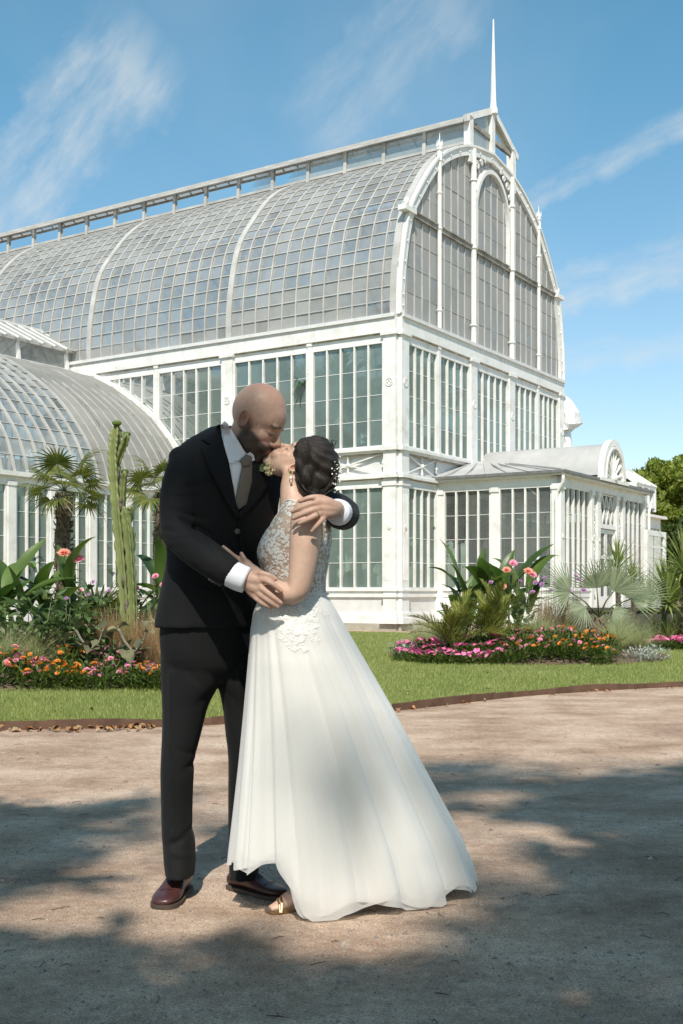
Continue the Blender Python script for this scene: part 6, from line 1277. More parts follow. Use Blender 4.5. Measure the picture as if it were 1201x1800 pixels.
from mathutils.geometry import delaunay_2d_cdt
def conform(poly, tree_, off, thick, step=6.0, dflt=4.0, puff=0.0):
    """cloth piece whose outline is given in photo pixels, laid on the surface behind it; returns verts, faces (closed, with thickness)"""
    b = []; n = len(poly)
    for i in range(n):
        a, c = Vector(poly[i]), Vector(poly[(i + 1) % n]); m = max(1, int((c - a).length / step))
        for k in range(m): b.append(a.lerp(c, k / m))
    nb = len(b); inner = []
    xs = [p.x for p in b]; ys = [p.y for p in b]; X_, Y_ = np.meshgrid(np.arange(min(xs) + step * .5, max(xs), step), np.arange(min(ys) + step * .5, max(ys), step)); X_, Y_ = X_.ravel(), Y_.ravel(); ins = point_in_poly(X_, Y_, [(p.x, p.y) for p in b])
    for x_, y_ in zip(X_[ins], Y_[ins]):
        if min((x_ - p.x) ** 2 + (y_ - p.y) ** 2 for p in b) > (step * .45) ** 2: inner.append(Vector((x_, y_)))
    ov, oe, of, *_ = delaunay_2d_cdt(b + inner, [(i, (i + 1) % nb) for i in range(nb)], [], 1, 1e-4)
    o = Vector((0, 0, CH)); top = []; ds = []
    for p in ov:
        d = (P(p.x, p.y, 4.0) - o).normalized(); h = tree_.ray_cast(o + d * 1.0, d); ds.append((d, h[0], h[1]))
    good = [(h - o).length for d, h, nn in ds if h is not None]; md = float(np.median(good)) if good else dflt
    for p, (d, h, nn) in zip(ov, ds):
        e = min((p - q).length for q in b); pf = puff * min(1, e / 12)
        q = h if (h is not None and abs((h - o).length - md) < .2) else o + d * md
        top.append(q - d * (off + pf))
    bot = [q + (q - o).normalized() * thick for q in top]; m = len(top); fs = []
    for f in of: fs.append(tuple(f)); fs.append(tuple(m + i for i in reversed(f)))
    cnt = {}
    for f in of:
        for i in range(len(f)): a, c = f[i], f[(i + 1) % len(f)]; cnt[(a, c)] = 1
    for a, c in list(cnt):
        if (c, a) not in cnt: fs.append((a, m + a, m + c, c))
    return top + bot, fs
def patch(name, poly, tree_, mat, parent, off=.004, thick=.006, step=6.0, puff=0.0, smooth=True):
    v, f = conform(poly, tree_, off, thick, step, puff=puff); o = mesh_obj(name, v, f, mat, parent, smooth); return o
def rel(root, o):
    o.parent = root; o.matrix_parent_inverse = Matrix.Translation(-Vector(root.location)); return o
def wrinkle(me, amp, fr, seed=0, mask=None):
    co = co_of(me); nn = nrm_of(me); r = np.random.default_rng(seed); d = np.zeros(len(co))
    for k in range(6):
        v = r.normal(size=3) * np.array(fr); d += np.sin(co @ v + r.uniform(0, 6.28) + 1.4 * np.sin(co @ (r.normal(size=3) * 9) + k)) / 6
    set_co(me, co + nn * (amp * d * (mask(co) if mask else 1))[:, None])

TIPS = []; KNK = []
def hand(palm_pts, fingers):
    g = []
    for q in fingers: TIPS.append(P(*q[-1][:3]) + Vector((0, -.006, 0))); KNK.append(P(*q[0][:3]) + Vector((0, -.01, 0))); KNK.append(P(*q[1][:3]) + Vector((0, -.008, .002)))
    for pts in palm_pts: g.append(chain(pts, 12, 3))
    for pts in fingers: g.append(chain(pts, 10, 4))
    return g
# ------------------------------------------------------------------ groom
GD = 4.08
groom = thing('person', 'bald bearded man in black suit bending to kiss the bride', 'person', (P(370, 1040, GD).x, GD, 0))
th, ph = R(34), R(14); fwd = Vector((math.cos(ph) * math.cos(th), -math.sin(ph) * math.cos(th), -math.sin(th))); up = (Vector((0, 0, 1)) - fwd * fwd.z).normalized(); up = (Matrix.Rotation(R(2), 3, fwd) @ up); lf = up.cross(fwd)
def head_matrix(origin, fwd, up, s):
    lf = up.cross(fwd); m = Matrix((fwd, lf, up)).transposed().to_4x4(); return Matrix.Translation(origin) @ m @ Matrix.Scale(s, 4)
MG = head_matrix(P(449, 743, 4.02), fwd, up, 1.04)
gg = head_geo(MG, False, 1.12)
gg.append(chain([(438, 755, 4.03, .062), (424, 783, 4.06, .063), (410, 815, 4.08, .066), (400, 850, 4.09, .07)], 18))
c40, s40 = math.cos(R(40)), math.sin(R(40)); GY = R(40)
def tr(py, cx, a, b, d=GD, yaw=GY): p = P(cx, py, d); return (p.z, p.x, p.y, a, b, yaw)
gg.append(loft([tr(835, 395, .15, .08), tr(900, 393, .17, .09), tr(1000, 385, .15, .09), tr(1100, 370, .15, .09), tr(1180, 370, .15, .08)], 24, 2))
gg.append(chain([(330, 820, 4.0, .04), (305, 880, 3.93, .04), (310, 945, 3.87, .036), (365, 980, 3.80, .034), (418, 1016, 3.765, .03), (434, 1018, 3.755, .029)], 12))
gg.append(chain([(475, 830, 4.2, .04), (545, 870, 4.24, .04), (596, 895, 4.1, .036), (601, 900, 3.93, .031), (590, 895, 3.80, .03), (582, 893, 3.745, .029)], 12))
for px0, px1, px2, d0, d1, d2 in ((330, 315, 316, 4.04, 4.04, 4.08), (405, 425, 425, 4.13, 4.15, 4.16)): gg.append(chain([(px0, 1150, d0, .06), (px1, 1330, d1, .045), (px2, 1500, d2, .035), (px2, 1545, d2, .03)], 12))
# right hand, laid over her forearm
gg += hand([[(432, 1018, 3.755, .026), (446, 1020, 3.745, .026), (456, 1022, 3.735, .020)], [(434, 1022, 3.755, .024), (446, 1032, 3.745, .025), (455, 1036, 3.735, .019)], [(434, 1026, 3.757, .020), (445, 1040, 3.75, .021), (450, 1047, 3.742, .016)]],
           [[(455, 1018, 3.732, .0125), (468, 1021, 3.715, .0108), (482, 1029, 3.712, .0095), (494, 1039, 3.718, .0080)], [(455, 1030, 3.730, .0125), (466, 1039, 3.712, .0108), (480, 1050, 3.710, .0095), (493, 1060, 3.718, .0080)],
            [(451, 1040, 3.734, .0120), (462, 1049, 3.717, .0102), (476, 1059, 3.715, .0092), (488, 1067, 3.722, .0076)], [(446, 1047, 3.74, .0105), (456, 1057, 3.725, .0090), (467, 1064, 3.722, .0080), (477, 1069, 3.728, .0068)],
            [(441, 1011, 3.752, .0140), (455, 1008, 3.733, .0115), (471, 1011, 3.722, .0098), (484, 1018, 3.726, .0080)]])
# left hand, on her shoulder
gg += hand([[(588, 893, 3.755, .027), (572, 886, 3.722, .024), (561, 884, 3.708, .017)], [(588, 896, 3.755, .026), (574, 895, 3.722, .024), (563, 894, 3.706, .017)], [(588, 899, 3.757, .024), (576, 902, 3.724, .022), (567, 903, 3.708, .016)]],
           [[(562, 884, 3.705, .0122), (548, 886, 3.688, .0105), (530, 892, 3.688, .0095), (514, 899, 3.698, .0078)], [(563, 893, 3.703, .0122), (549, 897, 3.685, .0105), (531, 904, 3.684, .0095), (516, 911, 3.692, .0078)],
            [(566, 901, 3.705, .0118), (554, 907, 3.686, .0102), (540, 914, 3.684, .0092), (526, 920, 3.69, .0076)], [(571, 907, 3.71, .0105), (564, 916, 3.692, .0090), (556, 925, 3.688, .0080), (548, 934, 3.692, .0068)],
            [(580, 882, 3.735, .0140), (563, 875, 3.718, .0115), (545, 875, 3.708, .0098), (527, 881, 3.708, .0080)]])
gb = remesh(gg, .0034, 3, .45); smooth_head(gb, MG); carve_eyes(gb, MG); paint_body(gb, MG, (.46, .305, .235), False); gb.materials.append(M_skin); rel(groom, obj_from('body', gb))
# jacket
jg = [loft([tr(752, 397, .060, .058, 4.10), tr(764, 398, .105, .078, 4.09), tr(780, 398, .160, .098), tr(800, 397, .195, .116), tr(840, 397, .218, .136), tr(890, 391, .220, .140), tr(940, 389, .208, .136), tr(990, 384, .200, .132), tr(1040, 376, .204, .136), tr(1085, 371, .211, .14), tr(1102, 370, .213, .141)], 48, 4),
      chain([(346, 804, 3.995, .056), (326, 822, 3.955, .063), (314, 866, 3.92, .063), (310, 908, 3.89, .060), (318, 942, 3.855, .059), (348, 968, 3.805, .060), (378, 990, 3.775, .058), (398, 1003, 3.762, .053)], 22),
      chain([(468, 818, 4.16, .074), (510, 845, 4.24, .076), (560, 880, 4.25, .070), (597, 900, 4.12, .062), (604, 904, 3.97, .055), (597, 903, 3.86, .050)], 22)]
jg.append(ell(320, 806, 3.965, (.050, .050, .044))); jm = remesh(jg, .0065, 6, .5)
wrinkle(jm, .0030, (38, 30, 60), 3, lambda c: .35 + .9 * np.exp(-(((c[:, 0] - P(318, 940, 3.87).x) / .09) ** 2 + ((c[:, 2] - P(318, 940, 3.87).z) / .10) ** 2)) + .3 * (c[:, 0] > -.2))
# creases at the elbow bend
co = co_of(jm); nn = nrm_of(jm)
for (px, py, ang, ln, am) in ((338, 922, .5, 30, .010), (330, 903, .25, 24, .006), (348, 940, .75, 30, .007), (322, 872, .0, 22, .004), (338, 852, -.3, 26, .005), (378, 962, .95, 20, .004), (303, 935, .2, 16, .005)):
    a = P(px, py, 3.85); u = (co[:, 0] - a.x) * math.cos(ang) - (co[:, 2] - a.z) * math.sin(ang); v = (co[:, 0] - a.x) * math.sin(ang) + (co[:, 2] - a.z) * math.cos(ang); co = co - nn * (am * np.exp(-(v / .0075) ** 2 - (u / (ln * .002)) ** 2) * (co[:, 1] < 4.0))[:, None]
set_co(jm, co); jm.materials.append(M_suit); jacket = rel(groom, obj_from('jacket', jm)); JT = bvh(jm)
# shirt front, collar, tie, lapels: laid on the chest in order
def jpatch(name, poly, mat, off, thick=.005, parent=jacket, puff=0.0, step=5): o = patch(name, poly, JT, mat, None, off, thick, step, puff); return rel(groom, o) if parent is groom else sub(parent, o)
def sub(parent, o): o.parent = parent; o.matrix_parent_inverse = (Matrix.Translation(-Vector(groom.location))).inverted() @ Matrix.Translation(-Vector(groom.location)); return o
shirt = jpatch('shirt', [(398, 790), (402, 812), (412, 868), (417, 893), (430, 884), (442, 845), (444, 800), (430, 792), (412, 784)], M_shirt, .006, .006, groom)
tie = jpatch('tie', [(423, 808), (430, 801), (440, 799), (443, 812), (443, 846), (433, 887), (419, 896), (414, 874), (421, 838), (425, 818)], M_tie, .013, .006, groom, .006)
STt = bvh(tie.data)
for name, poly, off in (('lapel', [(392, 747), (384, 746), (368, 757), (354, 773), (370, 781), (352, 786), (372, 835), (396, 880), (416, 912), (421, 905), (414, 880), (404, 835), (397, 800), (391, 770)], .010), ('lapel', [(443, 800), (456, 806), (474, 822), (480, 842), (462, 868), (440, 895), (421, 914), (417, 906), (432, 886), (443, 848)], .010)): jpatch(name, poly, M_suit, off, .008)
m = MB(); q = JT.ray_cast(Vector((0, 0, CH)), (P(417, 934, 4) - Vector((0, 0, CH))).normalized())[0]
if q is not None: m.tube([q - Vector((0, .010, 0)), q + Vector((0, .004, 0))], .0095, 12); sub(jacket, m.build('button', M_horn))
jpatch('front_edge', [(417, 908), (421, 908), (428, 960), (438, 1020), (444, 1060), (438, 1064), (430, 1020), (421, 960)], M_suit, .004, .006)
jpatch('pocket_flap', [(345, 1030), (392, 1040), (391, 1054), (344, 1045)], M_suit, .004, .006)
for i in range(4):
    q = JT.ray_cast(Vector((0, 0, CH)), (P(369 + i * 5.5, 1018 + i * 3.3, 4) - Vector((0, 0, CH))).normalized())[0]
    if q is not None: m = MB(); m.tube([q - Vector((0, .006, 0)), q + Vector((0, .003, 0))], .0065, 10); sub(jacket, m.build('cuff_button', M_horn))
# collar: folded band round the neck
nk = [P(424, 785, 4.06), P(410, 815, 4.08)]
def ringpt(t, h, r): # collar axis follows the neck
    ax = (P(432, 772, 4.05) - P(404, 812, 4.075)); ax.normalize(); base = P(411, 800, 4.07) + ax * h; e1 = Vector((s40, -c40, 0)); e1 = (e1 - ax * e1.dot(ax)).normalized(); e2 = ax.cross(e1); return base + (e1 * math.cos(t) + e2 * math.sin(t)) * r
vs = []; fs = []; n = 30; rows = ((.064, .012), (.070, .046), (.073, .052), (.080, .040), (.092, .004), (.099, -.018))
for j, (r_, h_) in enumerate(rows):
    for k in range(n + 1):
        t = .10 + (2 * math.pi - .2) * k / n; fr_ = math.exp(-(min(t, 2 * math.pi - t) / .55) ** 2); vs.append(ringpt(t, h_ - (.034 * fr_ if j >= 4 else 0) - .022 * math.exp(-(min(t, 6.283 - t) / .8) ** 2) * (j in (1, 2, 3)), r_ + (.004 if j >= 4 else 0) * fr_))
for j in range(len(rows) - 1):
    for k in range(n): a = j * (n + 1) + k; fs.append((a, a + 1, a + n + 2, a + n + 1))
collar = mesh_obj('collar', vs, fs, M_shirt, None, True); collar.modifiers.new('t', 'SOLIDIFY').thickness = .003; rel(groom, collar)
NT = bvh(gb); uni = BVHTree.FromPolygons([v.co for v in jm.vertices] + [v.co for v in gb.vertices], [tuple(p.vertices) for p in jm.polygons] + [tuple(i + len(jm.vertices) for i in p.vertices) for p in gb.polygons])
for poly in ([(394, 740), (399, 743), (408, 757), (420, 777), (432, 798), (431, 805), (418, 811), (403, 816), (396, 792), (390, 768), (387, 748)], [(433, 798), (440, 795), (446, 800), (448, 809), (441, 812), (435, 806)]):
    rel(groom, patch('collar_leaf', poly, uni, M_shirt, None, .012, .006, 5))
rel(groom, patch('tie_knot', [(422, 808), (431, 799), (440, 798), (443, 806), (439, 819), (427, 821)], JT, M_tie, None, .020, .010, 4, .008))
# cuffs
for pts, nm in (([(404, 1007, 3.759, .046), (420, 1015, 3.754, .046), (433, 1020, 3.752, .0445)], 'shirt_cuff'), ([(598, 902, 3.88, .046), (596, 901, 3.84, .045), (592, 899, 3.805, .043)], 'shirt_cuff')):
    q = cat([(*P(a, b, d), r) for a, b, d, r in pts], 4); v, f = tube_geo([x[:3] for x in q], [float(x[3]) for x in q], 22); rel(groom, mesh_obj(nm, v, f, M_shirt, None, True))
# trousers
def leg_ring(py, l, r, d, b, yaw=0.0): p = P((l + r) / 2, py, d); return (p.z, p.x, p.y, (r - l) / 2 * d / F, b, yaw)
lr = [(1085, 285, 400, 4.06, .12), (1140, 282, 398, 4.05, .115), (1200, 283, 386, 4.05, .108), (1240, 285, 366, 4.05, .095), (1286, 285, 354, 4.05, .088), (1330, 283, 343, 4.05, .084), (1363, 282, 340, 4.05, .082), (1413, 283, 338, 4.06, .080), (1450, 284, 338, 4.06, .082), (1475, 285, 342, 4.06, .086), (1495, 287, 343, 4.05, .084), (1515, 288, 343, 4.04, .086), (1538, 291, 341, 4.03, .088)]
ll = [(1085, 350, 452, 4.13, .12), (1140, 362, 455, 4.13, .115), (1200, 381, 458, 4.13, .105), (1240, 391, 458, 4.14, .095), (1286, 396, 456, 4.14, .088), (1330, 401, 454, 4.15, .084), (1400, 401, 452, 4.16, .080), (1460, 401, 450, 4.16, .08), (1500, 402, 452, 4.15, .082), (1540, 403, 455, 4.12, .088)]
tg = [loft([leg_ring(*x) for x in lr], 36, 3, 2.0), loft([leg_ring(*x) for x in ll], 36, 3, 2.0), loft([tr(1060, 374, .19, .12), tr(1120, 370, .195, .125), tr(1170, 372, .175, .11), tr(1196, 378, .10, .06)], 32, 3)]
tm = remesh(tg, .0065, 4, .5)
co = co_of(tm); nn = nrm_of(tm)
for sx, d_ in ((306, 4.05), (426, 4.14)):            # pressed crease down the front
    xx_ = (sx - 600) / F * d_; g = np.exp(-((co[:, 0] - xx_) / .012) ** 2) * (nn[:, 1] < -.3) * (co[:, 2] < .82); co = co + np.stack([0 * g, -.007 * g, 0 * g], 1)
zb = P(300, 1490, 4.05).z
for k, (px_, py, am, ang, ln) in enumerate(((312, 1474, .008, .25, .035), (318, 1494, -.007, -.35, .03), (330, 1462, .005, .7, .03), (335, 1345, .005, .6, .03), (330, 1318, .004, -.5, .03), (362, 1225, .004, .9, .035), (350, 1190, .004, -.8, .04), (405, 1225, .004, -.9, .03), (300, 1440, .003, -.9, .03))):
    a_ = P(px_, py, 4.04); u = (co[:, 0] - a_.x) * math.cos(ang) + (co[:, 2] - a_.z) * math.sin(ang); v = -(co[:, 0] - a_.x) * math.sin(ang) + (co[:, 2] - a_.z) * math.cos(ang); co = co - nn * (am * np.exp(-(v / .011) ** 2 - (u / ln) ** 2))[:, None]
set_co(tm, co); tm.materials.append(M_suit); rel(groom, obj_from('trousers', tm))
# shoes
def shoe(heel, toe, root, sc_=1.0):
    d = Vector(toe) - Vector(heel); L = d.length; rz = math.atan2(d.y, d.x); secs = [(0.0, .020, .02, .045), (.012, .031, .016, .070), (.05, .036, .014, .086), (.09, .037, .014, .094), (.125, .039, .014, .088), (.16, .045, .014, .070), (.20, .050, .014, .054), (.24, .050, .014, .047), (.268, .042, .014, .042), (.286, .026, .015, .035), (.292, .008, .018, .028)]
    sc_ = L / .292; vs = []; fs = []; n = 18; q = cat(secs, 3)
    for x, w, z0, z1 in q:
        for k in range(n):
            t = 2 * math.pi * k / n; c, s = math.cos(t), math.sin(t); vs.append((x, w * math.copysign(abs(c) ** .75, c), (z0 + z1) / 2 + (z1 - z0) / 2 * math.copysign(abs(s) ** .8, s)))
    m = len(q)
    for i in range(m - 1):
        for k in range(n): fs.append((i * n + k, i * n + (k + 1) % n, (i + 1) * n + (k + 1) % n, (i + 1) * n + k))
    fs += [tuple(range(n - 1, -1, -1)), tuple((m - 1) * n + k for k in range(n))]
    o = mesh_obj('shoe', vs, fs, M_shoe, None, True); o.location = heel; o.rotation_euler = (0, 0, rz); o.scale = (sc_, sc_, sc_); rel(root, o)
    out = [(x, w + .005) for x, w, *_ in q]; poly = [(x, w) for x, w in out] + [(x, -w) for x, w in reversed(out)]; mb = MB(); mb.prism([(x, y, .004) for x, y in poly], (0, 0, .013)); hp = [(x, y) for x, y in poly if x < .075]; mb.prism([(x, y * .97, 0) for x, y in hp], (0, 0, .0045)); mb.prism([(x, y * .98, .0002) for x, y in poly if x > .12], (0, 0, .006)); s = mb.build('sole', M_sole, o)
    for i in range(4): mb = MB(); x = .128 + i * .012; z = .089 - i * .0055; mb.tube([(x, -.020, z - .006), (x + .004, 0, z + .002), (x, .020, z - .006)], .0022, 5); mb.build('lace', M_horn, o)
    mb = MB(); mb.tube([(.208, w, .0) for w in (0,)] + [(.208, 0, .0)], .001, 4)
    mb = MB(); mb.tube([(.212, .047 * math.cos(t), .030 + .026 * math.sin(t)) for t in np.linspace(.15, 2.99, 10)], .0016, 5); mb.build('toe_cap_seam', M_shoe, o)
shoe((P(325, 1560, 4.16).x, 4.165, 0), (P(284, 1598, 3.9).x, 3.885, 0), groom); shoe((P(404, 1562, 4.17).x, 4.18, 0), (P(499, 1583, 4.02).x, 4.015, 0), groom)
# boutonniere and ring
bt = P(474, 824, 3.99); h = JT.ray_cast(Vector((0, 0, CH)), (P(474, 824, 4) - Vector((0, 0, CH))).normalized())[0]; bt = P(474, 825, min(4.0, (h.y if h is not None else 4.0) - .025))
M_cream = simple('cream_petal', (.36, .31, .17), (.52, .46, .29), rough=.8, scale=60)
m = MB()
for k in range(34): a = random.uniform(0, 6.28); q = random.random() ** .5 * .019; m.sphere(bt + Vector((q * math.cos(a), -random.random() * .016, q * math.sin(a))), random.uniform(.004, .0075), 6, 4)
bo = m.build('boutonniere', M_cream); rel(groom, bo)
m = MB()
for k in range(12): a = random.uniform(2.5, 6.5); v, f = strip(.04, .014, 20, -10, 3, 2); rm = Matrix.Rotation(math.pi / 2, 3, 'X'); r2 = Matrix.Rotation(a, 3, 'Y'); m.add([bt + r2 @ (rm @ x) + Vector((0, .006, 0)) for x in v], f)
lfv = m.build('greenery', M_dleaf); rel(groom, lfv)
m = MB(); rc = P(557, 906, 3.6905); ax = (P(554, 907, 3.686) - P(566, 901, 3.705)).normalized(); e1 = ax.orthogonal().normalized(); e2 = ax.cross(e1); m.tube([rc + (e1 * math.cos(t) + e2 * math.sin(t)) * .0122 for t in np.linspace(0, 6.283, 17)], .0026, 6, False); rel(groom, m.build('wedding_ring', M_gold))

# ------------------------------------------------------------------ bride
BD = 3.95
bride = thing('person', 'dark haired woman in white lace wedding dress tilting her face up', 'person', (P(540, 1040, BD).x, BD, 0))
tb = R(64); yb = R(4); fb_ = Vector((-math.cos(tb) * math.cos(yb), math.cos(tb) * math.sin(yb), math.sin(tb))); ub = (Vector((math.sin(tb), 0, math.cos(tb)))); ub = (ub - fb_ * ub.dot(fb_)).normalized()
MBm = head_matrix(P(520, 820, 4.012), fb_, ub, .86)
bg_ = head_geo(MBm, True, .9)
bg_.append(chain([(519, 838, 3.985, .046), (514, 858, 3.975, .044), (515, 880, 3.96, .047), (520, 900, 3.95, .062)], 16))
brings = [(884, 500, 552, .095), (893, 494, 566, .135), (906, 487, 576, .155), (930, 471, 581, .160), (950, 459, 582, .152), (968, 453, 580, .145), (985, 455, 578, .138), (1005, 461, 574, .128), (1030, 464, 571, .122), (1050, 460, 573, .125), (1075, 448, 590, .15)]
def brt(k, shrink=0.0, lo=0): return [(P(0, py, BD).z, P((l + r) / 2, py, BD).x, BD, (r - l) / 2 * BD / F - shrink, w - shrink, 0.0) for py, l, r, w in brings[lo:]]
bg_.append(loft(brt(0, .007), 32, 3)); bg_.append(loft([brt(0, .012)[-1]] + [(P(0, 1150, BD).z, P(530, 1150, BD).x, BD, .14, .14, 0), (P(0, 1250, BD).z, P(525, 1250, BD).x, BD, .11, .11, 0)], 24, 3))
bg_.append(chain([(540, 900, 3.84, .052), (538, 915, 3.79, .053), (536, 945, 3.765, .0525), (533, 980, 3.76, .049), (529, 1012, 3.755, .043), (522, 1038, 3.755, .0385), (505, 1043, 3.765, .037), (484, 1036, 3.785, .035), (462, 1021, 3.82, .030), (441, 1003, 3.86, .0245)], 20))
bg_.append(chain([(525, 900, 4.06, .05), (490, 930, 4.12, .045), (450, 965, 4.12, .038), (420, 990, 4.1, .03)], 12))
for px_, d_ in ((515, 3.9), (535, 4.0)): bg_.append(chain([(px_, 1180, d_, .07), (px_, 1350, d_, .05), (px_ + 15, 1500, d_, .036), (px_ + 22, 1570, d_, .028)], 12))
# her left hand slipping under his arm
bg_ += hand([[(440, 1002, 3.86, .022), (430, 992, 3.872, .022), (421, 985, 3.878, .016)], [(441, 1005, 3.86, .020), (428, 998, 3.874, .021), (417, 991, 3.88, .015)]],
            [[(420, 984, 3.876, .0098), (408, 975, 3.868, .0085), (399, 967, 3.864, .0078), (392, 961, 3.868, .0065)], [(416, 990, 3.878, .0095), (402, 980, 3.87, .0085), (391, 972, 3.866, .0075), (383, 967, 3.87, .0062)], [(416, 996, 3.88, .0095), (402, 990, 3.87, .0085), (390, 985, 3.87, .007)],
             [(436, 996, 3.862, .0105), (430, 984, 3.858, .009), (424, 973, 3.862, .0072)]])
# feet
def foot(toe, heel, hz):
    a = Vector(toe); b = Vector(heel); d = b - a; g = []
    pts = [a + Vector((0, 0, .014)), a + d * .2 + Vector((0, 0, .022)), a + d * .45 + Vector((0, 0, .034 + hz * .3)), a + d * .75 + Vector((0, 0, .045 + hz * .8)), a + d * .95 + Vector((0, 0, .045 + hz))]
    v, f = tube_geo([tuple(q) for q in cat(pts, 4)], [.016 + .022 * min(1, i / 6) for i in range(17)], 14, True, .62, (0, 0, 1)); g.append((v, f))
    g.append(tube_geo([a + d * .8 + Vector((0, 0, .06 + hz)), a + d * .85 + Vector((0, 0, .20))], [.034, .03], 12)); return g
f1 = ((P(474, 1606, 3.85).x, 3.85, 0), (P(566, 1595, 3.93).x, 3.94, 0)); f2 = ((P(497, 1583, 4.0).x, 4.0, 0), (P(585, 1575, 4.07).x, 4.06, 0))
bg_ += foot(*f1, .04) + foot(*f2, .04)
bb = remesh(bg_, .0034, 3, .45); smooth_head(bb, MBm, 6); carve_eyes(bb, MBm); paint_body(bb, MBm, (.54, .375, .29), True); bb.materials.append(M_skin); rel(bride, obj_from('body', bb))
for (a, b) in (f1, f2):
    a, b = Vector(a), Vector(b); d = b - a; sd = Vector((-d.y, d.x, 0)).normalized(); mb = MB()
    out = [(0.0, .012), (.03, .030), (.15, .039), (.4, .034), (.65, .028), (.9, .026), (1.0, .012)]; q = cat(out, 4); top = [a - d.normalized() * .012 + d * t * 1.06 + sd * w + Vector((0, 0, .002 + .045 * smooth01(np.array(t), .35, .9))) for t, w in q] + [a - d.normalized() * .012 + d * t * 1.06 - sd * w + Vector((0, 0, .002 + .045 * smooth01(np.array(t), .35, .9))) for t, w in reversed(q)]
    mb.prism([tuple(x) for x in top], (0, 0, .007)); mb.bar(a + d * .92, a + d * .92 + Vector((0, 0, .05)), .022, .022, d); so = rel(bride, mb.build('sandal', M_bronze))
    for t0, t1, h in ((.10, .18, .034), (.13, .26, .040), (.72, .80, .10)):
        c0, c1 = a + d * t0, a + d * t1; mb = MB(); mb.tube([c0 - sd * .040 + Vector((0, 0, .008)), c0.lerp(c1, .3) - sd * .026 + Vector((0, 0, h * .9)), c0.lerp(c1, .6) + Vector((0, 0, h + .012)), c1 + sd * .026 + Vector((0, 0, h * .8)), c1 + sd * .040 + Vector((0, 0, .008))], .0035, 6); s_ = mb.build('strap', M_bronze); s_.parent = so
# bodice
v, f = loft(brt(0, 0.0)[:10], 44, 4); bme = remesh([(v, f)], .006, 4); bme.materials.append(M_nude); bod = rel(bride, obj_from('bodice', bme)); BT = bvh(bme)
def applique(points, name, parent, tree_, base_r=.011, lift=.003):
    r = random.Random(5); mb = MB()
    for (p, n) in points:
        n = n.normalized(); e1 = n.orthogonal().normalized(); e1 = Matrix.Rotation(r.uniform(0, 6.28), 3, n) @ e1; e2 = n.cross(e1); R_ = base_r * r.uniform(.6, 1.5); np_ = r.choice((2, 3, 3, 4, 5)); lop = r.uniform(0, 6.28)
        for k in range(np_):
            a = lop + 6.283 * k / np_ * r.uniform(.6, 1) + r.uniform(-.4, .4); dd = e1 * math.cos(a) + e2 * math.sin(a); ss = e2 * math.cos(a) - e1 * math.sin(a); c = p + dd * R_ * .62 + n * lift; vs = [c + n * .0010]
            for j in range(7): t = 6.283 * j / 7; vs.append(c + dd * (R_ * .5 * math.cos(t)) + ss * (R_ * .40 * math.sin(t)) - n * .0006)
            mb.add(vs, [(0, 1 + j, 1 + (j + 1) % 7) for j in range(7)])
        pass
    o = mb.build(name, M_lace, None, True, 'stuff'); o.parent = parent; return o
pts = []; r_ = random.Random(11); polys = list(bme.polygons); areas = np.array([p.area for p in polys]); pick = np.random.default_rng(4).choice(len(polys), 2600, p=areas / areas.sum()); zN, zB = P(0, 905, BD).z, P(0, 930, BD).z; used = []
for i in pick:
    c = polys[i].center; n = polys[i].normal
    if abs(n.z) > .85: continue
    pr = .97 if c.z < P(0, 935, BD).z else (.30 if c.z < P(0, 893, BD).z else .8)
    if c.x > P(545, 900, BD).x and c.z < P(0, 935, BD).z: pr = .62
    if c.z < P(0, 990, BD).z and c.x < P(520, 900, BD).x: pr = .75
    if r_.random() > pr: continue
    if any((c - q).length < .0092 for q in used): continue
    used.append(c.copy()); pts.append((c.copy(), n.copy()))
applique(pts, 'lace', bod, BT, .0112, .0018)
mb = MB(); nr = brt(0, -.003)[0]; mb.tube([(nr[1] + nr[3] * 1.0 * math.cos(t), nr[2] + nr[4] * math.sin(t), nr[0] + .004 * math.sin(5 * t)) for t in np.linspace(0, 6.283, 40)], .004, 6, False); o = mb.build('neckline_trim', M_lace); o.parent = bod
# skirt
srings = [(1046, 461, 573, .125, 0.0, BD), (1056, 453, 580, .14, .0, BD), (1075, 446, 592, .165, .0, BD), (1105, 441, 609, .19, .005, BD), (1160, 437, 641, .205, .02, BD), (1245, 430, 690, .22, .04, 3.96), (1340, 422, 741, .23, .07, 3.97), (1410, 415, 779, .235, .09, 3.98), (1480, 408, 817, .24, .11, 3.99), (1540, 403, 842, .24, .13, 3.995), (1600, 399, 858, .235, .14, 4.0)]
_sz = np.array([P(0, a[0], a[5]).z for a in srings]); _o = np.argsort(_sz)
_sc = np.array([(P(a[1], a[0], a[5]).x + P(a[2], a[0], a[5]).x) / 2 for a in srings]); _sh = np.array([(P(a[2], a[0], a[5]).x - P(a[1], a[0], a[5]).x) / 2 for a in srings]); _sb = np.array([a[3] for a in srings]); _sk = np.array([a[4] for a in srings]); _sd = np.array([a[5] for a in srings])
